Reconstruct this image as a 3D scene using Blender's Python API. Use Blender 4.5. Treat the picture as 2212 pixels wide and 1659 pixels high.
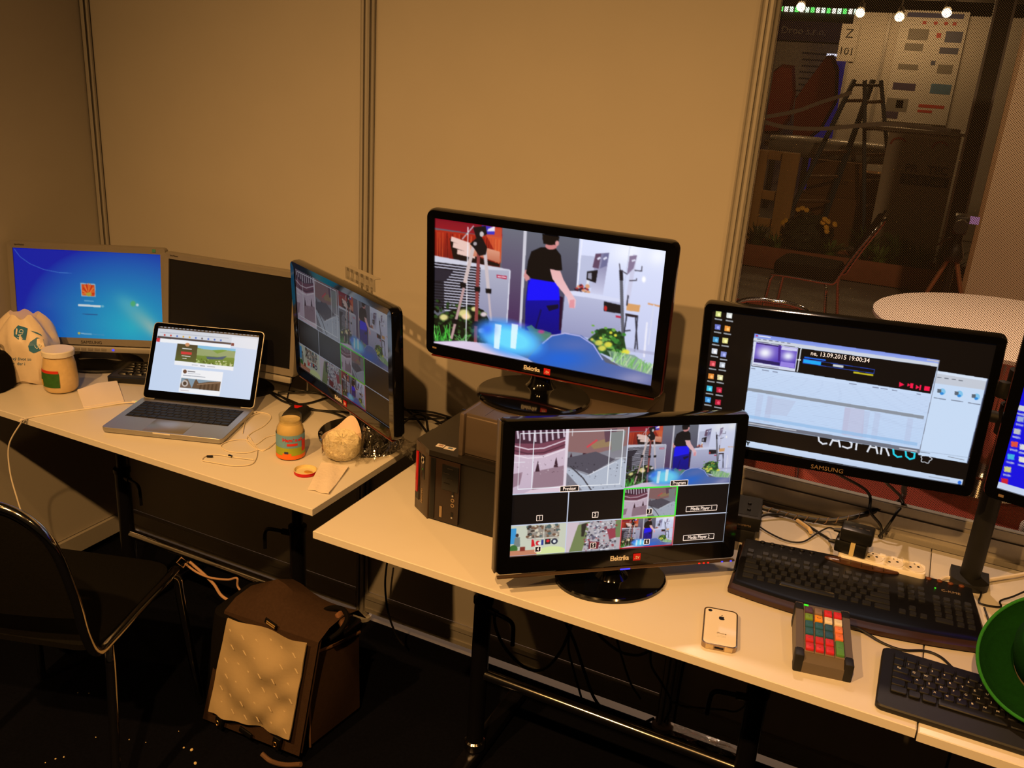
import bpy, bmesh, math, random
import numpy as np
from mathutils import Matrix, Vector, Euler
random.seed(7); RNG = np.random.default_rng(7)
PI = math.pi
for o in list(bpy.data.objects): bpy.data.objects.remove(o)
SC = bpy.context.scene
COL = SC.collection

# ---------------------------------------------------------------- camera
IMW, IMH = 2212.0, 1659.0
FPX, YAW, PITCH, ROLL, CAMH = 1942.27, math.radians(-24.477), math.radians(19.764), math.radians(4.001), 1.6891
_f = Vector((math.sin(YAW)*math.cos(PITCH), math.cos(YAW)*math.cos(PITCH), -math.sin(PITCH)))
_r0 = Vector((math.cos(YAW), -math.sin(YAW), 0)); _u0 = _r0.cross(_f)
_r = _r0*math.cos(ROLL) + _u0*math.sin(ROLL); _u = -_r0*math.sin(ROLL) + _u0*math.cos(ROLL)
EYE = Vector((0, 0, CAMH))
cam_d = bpy.data.cameras.new('camera'); cam = bpy.data.objects.new('camera', cam_d); COL.objects.link(cam)
cam_d.sensor_fit = 'HORIZONTAL'; cam_d.sensor_width = 36.0; cam_d.lens = FPX/IMW*36.0
cam_d.clip_start = 0.05; cam_d.clip_end = 100
cam.matrix_world = Matrix(((_r.x, _u.x, -_f.x, EYE.x), (_r.y, _u.y, -_f.y, EYE.y), (_r.z, _u.z, -_f.z, EYE.z), (0, 0, 0, 1)))
SC.camera = cam
def ray(u, v): return _f + _r*((u-IMW/2)/FPX) - _u*((v-IMH/2)/FPX)
def onz(u, v, z): d = ray(u, v); return EYE + d*((z-EYE.z)/d.z)
def ony(u, v, y): d = ray(u, v); return EYE + d*((y-EYE.y)/d.y)
def onx(u, v, x): d = ray(u, v); return EYE + d*((x-EYE.x)/d.x)

# ---------------------------------------------------------------- world, lamps, exposure
SC.view_settings.view_transform = 'Standard'; SC.view_settings.look = 'None'
SC.view_settings.exposure = 0.0; SC.view_settings.gamma = 1.0; SC.view_settings.use_curve_mapping = False
wd = bpy.data.worlds.new('hall_air'); SC.world = wd; wd.use_nodes = True
wd.node_tree.nodes['Background'].inputs[0].default_value = (1.0, 0.62, 0.34, 1)
wd.node_tree.nodes['Background'].inputs[1].default_value = 0.010
WARM = (1.0, 0.515, 0.16)
def spot(name, loc, aim, watts, size=60, blend=0.6, radius=0.05, color=WARM):
    d = bpy.data.lights.new(name, 'SPOT'); d.energy = watts; d.spot_size = math.radians(size); d.spot_blend = blend
    d.shadow_soft_size = radius; d.color = color
    o = bpy.data.objects.new(name, d); COL.objects.link(o); o.location = loc
    o.rotation_euler = (Vector(aim)-Vector(loc)).to_track_quat('-Z', 'Y').to_euler()
    return o
# lamps of this booth, above and behind the camera (two front, one left, one right: the shadows on table and wall)
spot('booth_spotlight_front_left_offscreen', (-1.25, -0.65, 3.10), (-1.10, 0.95, 0.60), 305, 86, 1.0, 0.03)
spot('booth_spotlight_front_right_offscreen', (-0.10, -0.65, 3.10), (-0.35, 0.95, 0.60), 305, 86, 1.0, 0.03)
spot('booth_spotlight_left_offscreen', (-2.0, 0.30, 3.1), (-1.60, 1.50, 0.90), 38, 135, 1.0, 0.03)
spot('booth_spotlight_right_offscreen', (1.3, 0.10, 3.1), (-0.15, 1.45, 0.70), 50, 66, 0.9, 0.03)
# lamps hanging over the hall aisle beyond the perforated bay, above the picture
spot('hall_lamp_over_table_offscreen', (0.9, 4.0, 3.6), (0.4, 5.2, 0.6), 300, 115, 0.8, 0.05, (1.0, 0.60, 0.30))
spot('hall_lamp_over_aisle_offscreen', (-0.6, 3.3, 3.4), (0.1, 2.9, 0.0), 230, 120, 0.8, 0.05, (1.0, 0.66, 0.45))

# ---------------------------------------------------------------- helpers: names, materials, meshes
def s2l(c):
    c = np.asarray(c, float)/255.0
    return np.where(c <= 0.04045, c/12.92, ((c+0.055)/1.055)**2.4)
def lin(c): return tuple(float(x) for x in s2l(c)) + (1.0,)
MATS = {}
def mat(name, col=(128, 128, 128), rough=0.5, metal=0.0, var=0.06, vscale=40.0, bump=0.0, bscale=200.0, coat=0.0,
        trans=0.0, alpha=1.0, emit=None, estr=1.0, sheen=0.0, ior=1.45, aniso=None, spec=None):
    if name in MATS: return MATS[name]
    m = bpy.data.materials.new(name); m.use_nodes = True; nt = m.node_tree; N = nt.nodes; L = nt.links
    b = N['Principled BSDF']
    b.inputs['Roughness'].default_value = rough; b.inputs['Metallic'].default_value = metal
    b.inputs['IOR'].default_value = ior
    if spec is not None: b.inputs['Specular IOR Level'].default_value = spec
    if coat: b.inputs['Coat Weight'].default_value = coat; b.inputs['Coat Roughness'].default_value = 0.05
    if trans: b.inputs['Transmission Weight'].default_value = trans
    if alpha < 1: b.inputs['Alpha'].default_value = alpha
    if sheen: b.inputs['Sheen Weight'].default_value = sheen
    tc = N.new('ShaderNodeTexCoord')
    mp = N.new('ShaderNodeMapping'); L.new(tc.outputs['Object'], mp.inputs['Vector'])
    if aniso: mp.inputs['Scale'].default_value = aniso
    nz = N.new('ShaderNodeTexNoise'); nz.inputs['Scale'].default_value = vscale; nz.inputs['Detail'].default_value = 4
    L.new(mp.outputs['Vector'], nz.inputs['Vector'])
    mx = N.new('ShaderNodeMix'); mx.data_type = 'RGBA'
    c = np.array(lin(col)[:3])
    mx.inputs['A'].default_value = (*np.clip(c*(1-var*2), 0, 1), 1); mx.inputs['B'].default_value = (*np.clip(c*(1+var*2), 0, 1), 1)
    L.new(nz.outputs['Fac'], mx.inputs['Factor']); L.new(mx.outputs['Result'], b.inputs['Base Color'])
    if bump:
        n2 = N.new('ShaderNodeTexNoise'); n2.inputs['Scale'].default_value = bscale; n2.inputs['Detail'].default_value = 3
        L.new(mp.outputs['Vector'], n2.inputs['Vector'])
        bp = N.new('ShaderNodeBump'); bp.inputs['Strength'].default_value = bump; bp.inputs['Distance'].default_value = 0.002
        L.new(n2.outputs['Fac'], bp.inputs['Height']); L.new(bp.outputs['Normal'], b.inputs['Normal'])
    if emit is not None:
        b.inputs['Emission Color'].default_value = lin(emit); b.inputs['Emission Strength'].default_value = estr
    MATS[name] = m; return m
def screen_mat(name, strength, rough=0.35):
    if name in MATS: return MATS[name]
    m = bpy.data.materials.new(name); m.use_nodes = True; N = m.node_tree.nodes; L = m.node_tree.links
    b = N['Principled BSDF']; b.inputs['Base Color'].default_value = (0.006, 0.006, 0.007, 1); b.inputs['Roughness'].default_value = rough
    a = N.new('ShaderNodeAttribute'); a.attribute_name = 'picture'
    L.new(a.outputs['Color'], b.inputs['Emission Color']); b.inputs['Emission Strength'].default_value = strength
    MATS[name] = m; return m

def rr(w, h, r, n=5, cx=0, cy=0):
    pts = []
    for (sx, sy, a0) in ((1, 1, 0), (-1, 1, 90), (-1, -1, 180), (1, -1, 270)):
        for i in range(n+1):
            a = math.radians(a0+90*i/n)
            pts.append((cx+sx*(w/2-r)+r*math.cos(a), cy+sy*(h/2-r)+r*math.sin(a)))
    return pts
def smooth_path(pts, n=8, closed=False):
    P = [Vector(p) for p in pts]; out = []
    m = len(P); rng = range(m) if closed else range(m-1)
    for i in rng:
        p1, p2 = P[i], P[(i+1) % m]
        p0 = P[i-1] if (i > 0 or closed) else p1*2-p2
        p3 = P[(i+2) % m] if (i+2 < m or closed) else p2*2-p1
        for k in range(n):
            t = k/n
            out.append(0.5*((2*p1)+(p2-p0)*t+(2*p0-5*p1+4*p2-p3)*t*t+(3*p1-p0-3*p2+p3)*t**3))
    if not closed: out.append(P[-1].copy())
    return out
class B:
    def __init__(s): s.bm = bmesh.new()
    def _v(s, pts): return [s.bm.verts.new(p) for p in pts]
    def face(s, pts):
        try: s.bm.faces.new(s._v(pts))
        except Exception: pass
        return s
    def box(s, c, d, bev=0.0, M=None, seg=2):
        t = bmesh.new(); bmesh.ops.create_cube(t, size=1)
        for v in t.verts: v.co = Vector((v.co.x*d[0], v.co.y*d[1], v.co.z*d[2]))
        if bev: bmesh.ops.bevel(t, geom=list(t.edges), offset=min(bev, min(d)*0.45), segments=seg, profile=0.5, affect='EDGES')
        for v in t.verts:
            p = v.co.copy()
            if M is not None: p = M @ p
            v.co = p + Vector(c)
        return s._merge(t)
    def _merge(s, t):
        mp = {}
        for v in t.verts: mp[v] = s.bm.verts.new(v.co)
        for f in t.faces:
            try:
                g = s.bm.faces.new([mp[v] for v in f.verts]); g.smooth = f.smooth
            except Exception: pass
        t.free(); return s
    def loft(s, rings, cap0=True, cap1=True, closed=True):
        R = [s._v(r) for r in rings]
        for a, b in zip(R[:-1], R[1:]):
            n = len(a)
            for i in range(n if closed else n-1):
                j = (i+1) % n
                try: s.bm.faces.new((a[i], a[j], b[j], b[i]))
                except Exception: pass
        if closed and cap0: s.bm.faces.new(R[0][::-1])
        if closed and cap1: s.bm.faces.new(R[-1])
        return s
    def cyl(s, p0, p1, r0, r1=None, seg=16):
        return s.tube([p0, p1], r0, seg, r1)
    def tube(s, pts, r, seg=8, r1=None, closed=False, caps=True):
        P = [Vector(p) for p in pts]; n = len(P); rings = []
        prev = None
        for i in range(n):
            if closed: t = P[(i+1) % n]-P[i-1]
            else: t = (P[min(i+1, n-1)]-P[max(i-1, 0)])
            if t.length < 1e-9: t = Vector((0, 0, 1))
            t.normalize()
            if prev is None:
                a = Vector((0, 0, 1)) if abs(t.z) < 0.9 else Vector((1, 0, 0)); a = (a-t*a.dot(t)).normalized()
            else:
                a = prev-t*prev.dot(t)
                a = a.normalized() if a.length > 1e-6 else t.orthogonal().normalized()
            prev = a; b = t.cross(a)
            rad = r if r1 is None else r+(r1-r)*i/(n-1)
            rings.append([P[i]+a*(rad*math.cos(2*PI*k/seg))+b*(rad*math.sin(2*PI*k/seg)) for k in range(seg)])
        if closed: rings.append(rings[0])
        return s.loft(rings, caps and not closed, caps and not closed)
    def lathe(s, prof, seg=32, c=(0, 0, 0), sx=1.0, sy=1.0):
        c = Vector(c)
        rings = [[c+Vector((max(r, 1e-5)*sx*math.cos(2*PI*k/seg), max(r, 1e-5)*sy*math.sin(2*PI*k/seg), z)) for k in range(seg)] for r, z in prof]
        return s.loft(rings)
    def prism(s, poly, z0, z1, M=None, bev=0.0):
        t = B(); t.loft([[Vector((x, y, z0)) for x, y in poly], [Vector((x, y, z1)) for x, y in poly]])
        if bev: bmesh.ops.bevel(t.bm, geom=[e for e in t.bm.edges if len(e.link_faces) == 2 and e.calc_face_angle(0) > 0.6], offset=bev, segments=2, profile=0.5, affect='EDGES')
        if M is not None:
            for v in t.bm.verts: v.co = M @ v.co
        return s._merge(t.bm)
    def xf(s, M):
        for v in s.bm.verts: v.co = M @ v.co
        return s
    def mesh(s, name, m, smooth=True, angle=35):
        bmesh.ops.recalc_face_normals(s.bm, faces=list(s.bm.faces))
        for f in s.bm.faces: f.smooth = smooth
        if smooth:
            for e in s.bm.edges:
                if len(e.link_faces) == 2 and e.calc_face_angle(0) > math.radians(angle): e.smooth = False
        me = bpy.data.meshes.new(name); s.bm.to_mesh(me); s.bm.free(); me.materials.append(m); return me
    def obj(s, name, m, parent=None, smooth=True, M=None, angle=35, label=None):
        if M is not None: s.xf(M)
        o = bpy.data.objects.new(name, s.mesh(name, m, smooth, angle)); COL.objects.link(o)
        if parent is not None: o.parent = parent
        if label: o['label'] = label
        return o
def tag(o, label, cat, group=None):
    o['label'] = label; o['category'] = cat
    if group: o['group'] = group
    return o
def thing(name, label, cat, loc=(0, 0, 0), rz=0.0, group=None, kind=None):
    o = bpy.data.objects.new(name, None); COL.objects.link(o); o.empty_display_size = 0.05
    o.location = loc; o.rotation_euler = (0, 0, rz)
    if label: tag(o, label, cat, group)
    if kind: o['kind'] = kind
    o['_m'] = 0; del o['_m']
    return o
def RM(o):      # inverse of a root's placement, for parts given in room coordinates
    return (Matrix.Translation(o.location) @ o.rotation_euler.to_matrix().to_4x4()).inverted()
def struct(name, b, m, parent=None, smooth=False):
    o = b.obj(name, m, parent, smooth)
    if parent is None: o['kind'] = 'structure'
    return o
def inst(name, me, parent, M):
    o = bpy.data.objects.new(name, me); COL.objects.link(o); o.parent = parent; o.matrix_local = M; return o
def text_mesh(txt, size, m, ext=0.0002, align='CENTER', sx=1.0, shear=0.0, bold=0.0):
    c = bpy.data.curves.new('lettering', 'FONT'); c.body = txt; c.size = size; c.extrude = ext; c.align_x = align; c.align_y = 'CENTER'
    c.resolution_u = 2; c.shear = shear; c.offset = bold
    o = bpy.data.objects.new('lettering', c); me = bpy.data.meshes.new_from_object(o)
    bpy.data.objects.remove(o); bpy.data.curves.remove(c)
    if sx != 1.0: me.transform(Matrix.Diagonal((sx, 1, 1, 1)))
    me.materials.clear(); me.materials.append(m); return me
def text(txt, size, m, parent, M, name='lettering', **k):
    return inst(name, text_mesh(txt, size, m, **k), parent, M)
T = Matrix.Translation
def RX(a): return Matrix.Rotation(a, 4, 'X')
def RY(a): return Matrix.Rotation(a, 4, 'Y')
def RZ(a): return Matrix.Rotation(a, 4, 'Z')

# ---------------------------------------------------------------- a small painter for pictures on screens
class Canvas:
    def __init__(s, w, h, ss=2, col=(0, 0, 0), tf=None):
        s.w, s.h, s.ss = w, h, ss
        s.a = np.zeros((h*ss, w*ss, 3)); s.a[:] = col; s.tf = tf
    def pts(s, P):
        if s.tf is not None: P = [s.tf(*q) for q in P]
        return np.array([(x*s.w*s.ss, y*s.h*s.ss) for x, y in P], float)
    def _mask(s, P):
        H, W = s.a.shape[:2]
        x0, y0 = np.floor(P.min(0)).astype(int); x1, y1 = np.ceil(P.max(0)).astype(int)+1
        x0, y0 = max(x0, 0), max(y0, 0); x1, y1 = min(x1, W), min(y1, H)
        if x1 <= x0 or y1 <= y0: return None
        X, Y = np.meshgrid(np.arange(x0, x1)+.5, np.arange(y0, y1)+.5)
        m = np.zeros(X.shape, bool); n = len(P)
        for i in range(n):
            ax, ay = P[i]; bx, by = P[(i+1) % n]
            if ay == by: continue
            c = ((ay > Y) != (by > Y)) & (X < (bx-ax)*(Y-ay)/(by-ay)+ax); m ^= c
        return x0, y0, x1, y1, m
    def poly(s, P, col, op=1.0, col2=None, vert=True, noise=0.0):
        r = s._mask(s.pts(P))
        if r is None: return s
        x0, y0, x1, y1, m = r; reg = s.a[y0:y1, x0:x1]
        c = np.zeros(reg.shape); c[:] = col
        if col2 is not None:
            t = np.linspace(0, 1, reg.shape[0 if vert else 1]); t = t[:, None, None] if vert else t[None, :, None]
            c = np.array(col, float)*(1-t)+np.array(col2, float)*t + c*0
        if noise: c = c + RNG.normal(0, noise, reg.shape[:2])[..., None]
        reg[m] = reg[m]*(1-op)+c[m]*op
        return s
    def rect(s, x0, y0, x1, y1, col, **k): return s.poly([(x0, y0), (x1, y0), (x1, y1), (x0, y1)], col, **k)
    def line(s, P, wd, col, op=1.0):
        Q = s.pts(P); tf, s.tf = s.tf, None; sw, sh = s.w*s.ss, s.h*s.ss; hw = wd*sh/2
        for a, b in zip(Q[:-1], Q[1:]):
            d = b-a; l = np.hypot(*d)
            if l < 1e-6: continue
            d = d/l; n = np.array([-d[1], d[0]])*hw; e = d*hw*0.6
            s.poly([((p[0])/sw, (p[1])/sh) for p in (a-e+n, b+e+n, b+e-n, a-e-n)], col, op)
        s.tf = tf; return s
    def blob(s, cx, cy, rx, ry, col, op=1.0, soft=0.0, ang=0.0):
        # centre in picture/photo coordinates, radii in the same units; soft=1 -> gaussian
        n = 28; P = []
        for k in range(n):
            a = 2*PI*k/n; x, y = rx*math.cos(a), ry*math.sin(a)
            P.append((cx+x*math.cos(ang)-y*math.sin(ang), cy+x*math.sin(ang)+y*math.cos(ang)))
        if not soft: return s.poly(P, col, op)
        Q = s.pts(P); c = Q.mean(0); ax = Q[0]-c; ay = Q[n//4]-c
        Mi = np.linalg.inv(np.array([ax, ay]).T)
        H, W = s.a.shape[:2]; k = 2.2
        x0, y0 = np.floor(c-np.abs(ax)*k-np.abs(ay)*k).astype(int); x1, y1 = np.ceil(c+np.abs(ax)*k+np.abs(ay)*k).astype(int)
        x0, y0 = max(x0, 0), max(y0, 0); x1, y1 = min(x1, W), min(y1, H)
        if x1 <= x0 or y1 <= y0: return s
        X, Y = np.meshgrid(np.arange(x0, x1)-c[0], np.arange(y0, y1)-c[1])
        q = np.einsum('ij,jhw->ihw', Mi, np.stack([X, Y])); d2 = q[0]**2+q[1]**2
        w = np.exp(-d2*1.6)*op if soft >= 1 else np.clip((1-np.sqrt(d2))/soft+0.5, 0, 1)*op
        reg = s.a[y0:y1, x0:x1]; reg[:] = reg*(1-w[..., None])+np.array(col, float)*w[..., None]
        return s
    def speck(s, P, n, cols, size=(0.004, 0.01), op=1.0):
        Q = np.array([s.tf(*q) for q in P] if s.tf else P); x0, y0 = Q.min(0); x1, y1 = Q.max(0)
        tf, s.tf = s.tf, None
        for _ in range(n):
            x, y = random.uniform(x0, x1), random.uniform(y0, y1); r = random.uniform(*size)
            s.blob(x, y, r*s.h/s.w, r*random.uniform(.5, 1), random.choice(cols), op)
        s.tf = tf; return s
    def paste(s, other, x0, y0, x1, y1, gain=1.0, add=0.0):
        o = other.img(); H, W = s.a.shape[:2]
        X0, Y0, X1, Y1 = [int(round(q)) for q in (x0*W, y0*H, x1*W, y1*H)]
        yi = ((np.arange(Y1-Y0)+.5)/(Y1-Y0)*o.shape[0]).astype(int); xi = ((np.arange(X1-X0)+.5)/(X1-X0)*o.shape[1]).astype(int)
        s.a[Y0:Y1, X0:X1] = o[yi][:, xi]*gain+add; return s
    def blur(s, n=1):
        for _ in range(n):
            p = np.pad(s.a, ((1, 1), (1, 1), (0, 0)), 'edge')
            s.a = (p[1:-1, 1:-1]*2+p[:-2, 1:-1]+p[2:, 1:-1]+p[1:-1, :-2]+p[1:-1, 2:])/6
        return s
    def img(s):
        H, W = s.a.shape[:2]
        return np.clip(s.a.reshape(s.h, s.ss, s.w, s.ss, 3).mean((1, 3)), 0, 255)
def picture_mesh(name, cv, w, h, m):
    """flat picture surface in the panel frame: x right, z up, facing -y; colours kept per vertex"""
    im = s2l(cv.img()); H, W = im.shape[:2]
    xs = (np.arange(W)/(W-1)-.5)*w; zs = (.5-np.arange(H)/(H-1))*h
    X, Z = np.meshgrid(xs, zs); co = np.stack([X, X*0, Z], -1).reshape(-1, 3)
    idx = np.arange(H*W).reshape(H, W)
    q = np.stack([idx[:-1, :-1], idx[1:, :-1], idx[1:, 1:], idx[:-1, 1:]], -1).reshape(-1, 4)
    me = bpy.data.meshes.new(name); me.vertices.add(len(co)); me.vertices.foreach_set('co', co.ravel())
    me.loops.add(q.size); me.loops.foreach_set('vertex_index', q.ravel().astype(np.int32))
    me.polygons.add(len(q)); me.polygons.foreach_set('loop_start', (np.arange(len(q))*4).astype(np.int32))
    me.update(calc_edges=True)
    at = me.color_attributes.new('picture', 'FLOAT_COLOR', 'POINT')
    at.data.foreach_set('color', np.concatenate([im.reshape(-1, 3), np.ones((H*W, 1))], 1).astype(np.float32).ravel())
    me.materials.append(m); me.validate(); return me
# ---------------------------------------------------------------- materials
DZ = 0.74; W = 2.0124
M_panel = mat('panel_laminate', (170, 164, 156), 0.55, var=0.02, vscale=6, bump=0.03, bscale=300)
M_alu = mat('brushed_aluminium', (166, 161, 154), 0.42, 0.25, var=0.05, vscale=30, aniso=(40, 40, 1))
M_carpet = mat('navy_carpet', (9, 10, 18), 0.95, var=0.25, vscale=120, bump=0.6, bscale=500, spec=0.05)
M_hallfloor = mat('grey_hall_floor', (108, 104, 100), 0.55, var=0.12, vscale=3, bump=0.1, bscale=60)
M_redcarpet = mat('red_carpet', (150, 64, 50), 0.9, var=0.10, vscale=4, bump=0.4, bscale=300)
M_desk = mat('white_table_laminate', (208, 203, 196), 0.33, var=0.015, vscale=10)
M_deskedge_lit = mat('white_edging_lit', (216, 211, 204), 0.45, var=0.02)  # lighter than the tabletop: front light on the edges put into the colour
M_chrome = mat('chrome_tube', (200, 198, 195), 0.12, 1.0, var=0.01)
M_darksteel = mat('dark_steel_tube', (30, 30, 38), 0.22, 0.7, var=0.02)
M_blk = mat('black_plastic', (12, 12, 13), 0.38, var=0.02)
M_blkgloss = mat('piano_black_plastic', (7, 7, 8), 0.10, var=0.0, coat=0.6)
M_blksoft = mat('matt_black_plastic', (17, 17, 18), 0.6, var=0.05, bump=0.15, bscale=900)
M_blkfabric = mat('black_seat_fabric', (14, 13, 12), 0.9, var=0.2, vscale=200, bump=0.4, bscale=700, spec=0.1)
M_silver = mat('silver_plastic', (150, 146, 140), 0.45, 0.15, var=0.02)
M_white = mat('white_plastic', (232, 226, 216), 0.4, var=0.01)
M_cable = mat('black_cable_rubber', (11, 11, 12), 0.5, var=0.03)
M_wcable = mat('white_cable', (226, 216, 200), 0.5, var=0.02)
M_beigecable = mat('beige_cable', (176, 140, 112), 0.6, var=0.05)
M_cork = mat('label_white_ink', (225, 222, 215), 0.6, var=0.0)
M_ledblue = mat('blue_indicator', (20, 20, 200), 0.4, emit=(60, 60, 255), estr=1.6)
M_ledgreen = mat('green_indicator', (20, 160, 20), 0.4, emit=(70, 230, 40), estr=1.0)
M_ledred = mat('red_indicator', (160, 10, 10), 0.4, emit=(255, 30, 20), estr=1.2)

# ---------------------------------------------------------------- the room
b = B(); b.box((-0.9, 0.1, -0.02), (5.6, 3.86, 0.04)); fl = struct('floor', b, M_carpet)
b = B(); b.box((0.5, 9.03, -0.025), (16, 14.0, 0.03)); struct('floor_hall', b, M_hallfloor)
b = B(); b.box((0.6, 4.65, -0.012), (4.4, 5.14, 0.02)); struct('floor_walkway', b, M_redcarpet)

wb = thing('wall_back', None, None, (0, 0, 0), kind='structure')
wl = thing('wall_left', None, None, (0, 0, 0), kind='structure')
XP = [-2.389, -1.387, -0.400, 0.590]; TOPZ = 2.50; R_P = 0.0205
def octa(cx, cy, r, z0, z1):
    return [[Vector((cx+r*math.cos(PI/8+k*PI/4)/math.cos(PI/8), cy+r*math.sin(PI/8+k*PI/4)/math.cos(PI/8), z)) for k in range(8)] for z in (z0, z1)]
YP = W+0.018
def post(parent, x, y):
    # eight-sided system post; a groove runs up the middle of every face
    b = B(); pr = []
    for k in range(8):
        a = k*PI/4; hw = R_P*math.tan(PI/8); g = 0.0028
        for (t, d) in ((-hw, 0), (-g, 0), (-g, -0.012), (g, -0.012), (g, 0)):
            pr.append((x+(R_P+d)*math.cos(a)-t*math.sin(a), y+(R_P+d)*math.sin(a)+t*math.cos(a)))
    b.prism(pr, 0.0, TOPZ)
    o = b.obj('post', M_alu, parent, smooth=False)
    c = B(); c.lathe([(0.030, 0.0), (0.030, 0.012), (0.016, 0.02), (0.016, 0.03)], 20, (x, y, 0)); c.obj('levelling_foot', M_alu, parent)
    return o
for x in XP: post(wb, x, YP)
PY = YP+0.004
for i in range(2):
    b = B(); b.box(((XP[i]+XP[i+1])/2, PY, (0.10+TOPZ-0.03)/2), (XP[i+1]-XP[i]-0.036, 0.004, TOPZ-0.13)); b.obj('panel', M_panel, wb, False)
for i in range(3):
    x0, x1 = XP[i]+0.018, XP[i+1]-0.018
    for zc, hh, nm in ((0.066, 0.062, 'bottom_rail'), (TOPZ-0.03, 0.06, 'top_rail')):
        b = B(); xm = (x0+x1)/2; w_ = x1-x0
        b.box((xm, YP, zc), (w_, 0.020, hh)); b.box((xm, YP-0.011, zc+hh/2-0.008), (w_, 0.006, 0.014)); b.box((xm, YP-0.011, zc-hh/2+0.008), (w_, 0.006, 0.014))
        b.obj(nm, M_alu, wb, False)
# fourth bay: low panel, rail at table height, perforated sheet above
x0, x1 = XP[2]+0.018, XP[3]-0.018; xm, w_ = (x0+x1)/2, x1-x0
b = B(); b.box((xm, PY, 0.42), (w_, 0.004, 0.645)); b.obj('panel', M_panel, wb, False)
b = B(); b.box((xm, YP, 0.772), (w_, 0.022, 0.078))
for zz, hh in ((0.738, 0.012), (0.773, 0.030), (0.806, 0.014)): b.box((xm, YP-0.012, zz), (w_, 0.008, hh))
b.obj('middle_rail', M_alu, wb, False)
b = B(); b.box((xm, YP-0.008, 0.8125), (w_, 0.012, 0.006)); b.obj('sheet_edge_strip', mat('pale_clip_strip', (190, 188, 180), 0.4, 0.4), wb, False)
# left wall, square to the first one
YL = [YP-0.99, YP-1.98]
for y in YL: post(wl, XP[0], y)
for (a, c) in ((YP-0.018, YL[0]+0.018), (YL[0]-0.018, YL[1]+0.018)):
    b = B(); b.box((XP[0]-0.004, (a+c)/2, (0.10+TOPZ-0.03)/2), (0.004, a-c, TOPZ-0.13)); b.obj('panel', M_panel, wl, False)
    for zc, hh, nm in ((0.066, 0.062, 'bottom_rail'), (TOPZ-0.03, 0.06, 'top_rail')):
        b = B(); b.box((XP[0], (a+c)/2, zc), (0.020, a-c, hh)); b.obj(nm, M_alu, wl, False)

# perforated sheet: a see-through dark film with a lattice of round holes
def perforated():
    m = bpy.data.materials.new('perforated_film'); m.use_nodes = True; nt = m.node_tree; N, L = nt.nodes, nt.links
    out = N['Material Output']; pr = N['Principled BSDF']
    pr.inputs['Base Color'].default_value = (0.030, 0.020, 0.015, 1); pr.inputs['Roughness'].default_value = 0.5
    tc = N.new('ShaderNodeTexCoord'); sp = N.new('ShaderNodeSeparateXYZ'); L.new(tc.outputs['Object'], sp.inputs[0])
    def mth(op, a, bv=None):
        n = N.new('ShaderNodeMath'); n.operation = op
        for i, q in enumerate((a, bv)):
            if q is None: continue
            if isinstance(q, (int, float)): n.inputs[i].default_value = q
            else: L.new(q, n.inputs[i])
        return n.outputs[0]
    k = 2*PI/0.0032
    s1 = mth('ADD', sp.outputs['X'], sp.outputs['Z']); s2 = mth('SUBTRACT', sp.outputs['X'], sp.outputs['Z'])
    c1 = mth('COSINE', mth('MULTIPLY', s1, k*0.7071)); c2 = mth('COSINE', mth('MULTIPLY', s2, k*0.7071))
    hole = mth('GREATER_THAN', mth('ADD', c1, c2), -0.42)
    tr = N.new('ShaderNodeBsdfTransparent'); mx = N.new('ShaderNodeMixShader')
    L.new(hole, mx.inputs[0]); L.new(pr.outputs[0], mx.inputs[1]); L.new(tr.outputs[0], mx.inputs[2]); L.new(mx.outputs[0], out.inputs['Surface'])
    return m
b = B(); b.face([(x0-0.002, PY, 0.812), (x1+0.002, PY, 0.812), (x1+0.002, PY, TOPZ-0.05), (x0-0.002, PY, TOPZ-0.05)])
b.obj('perforated_sheet', perforated(), wb, False, label='dark see-through perforated film stretched in the last wall bay')

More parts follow.
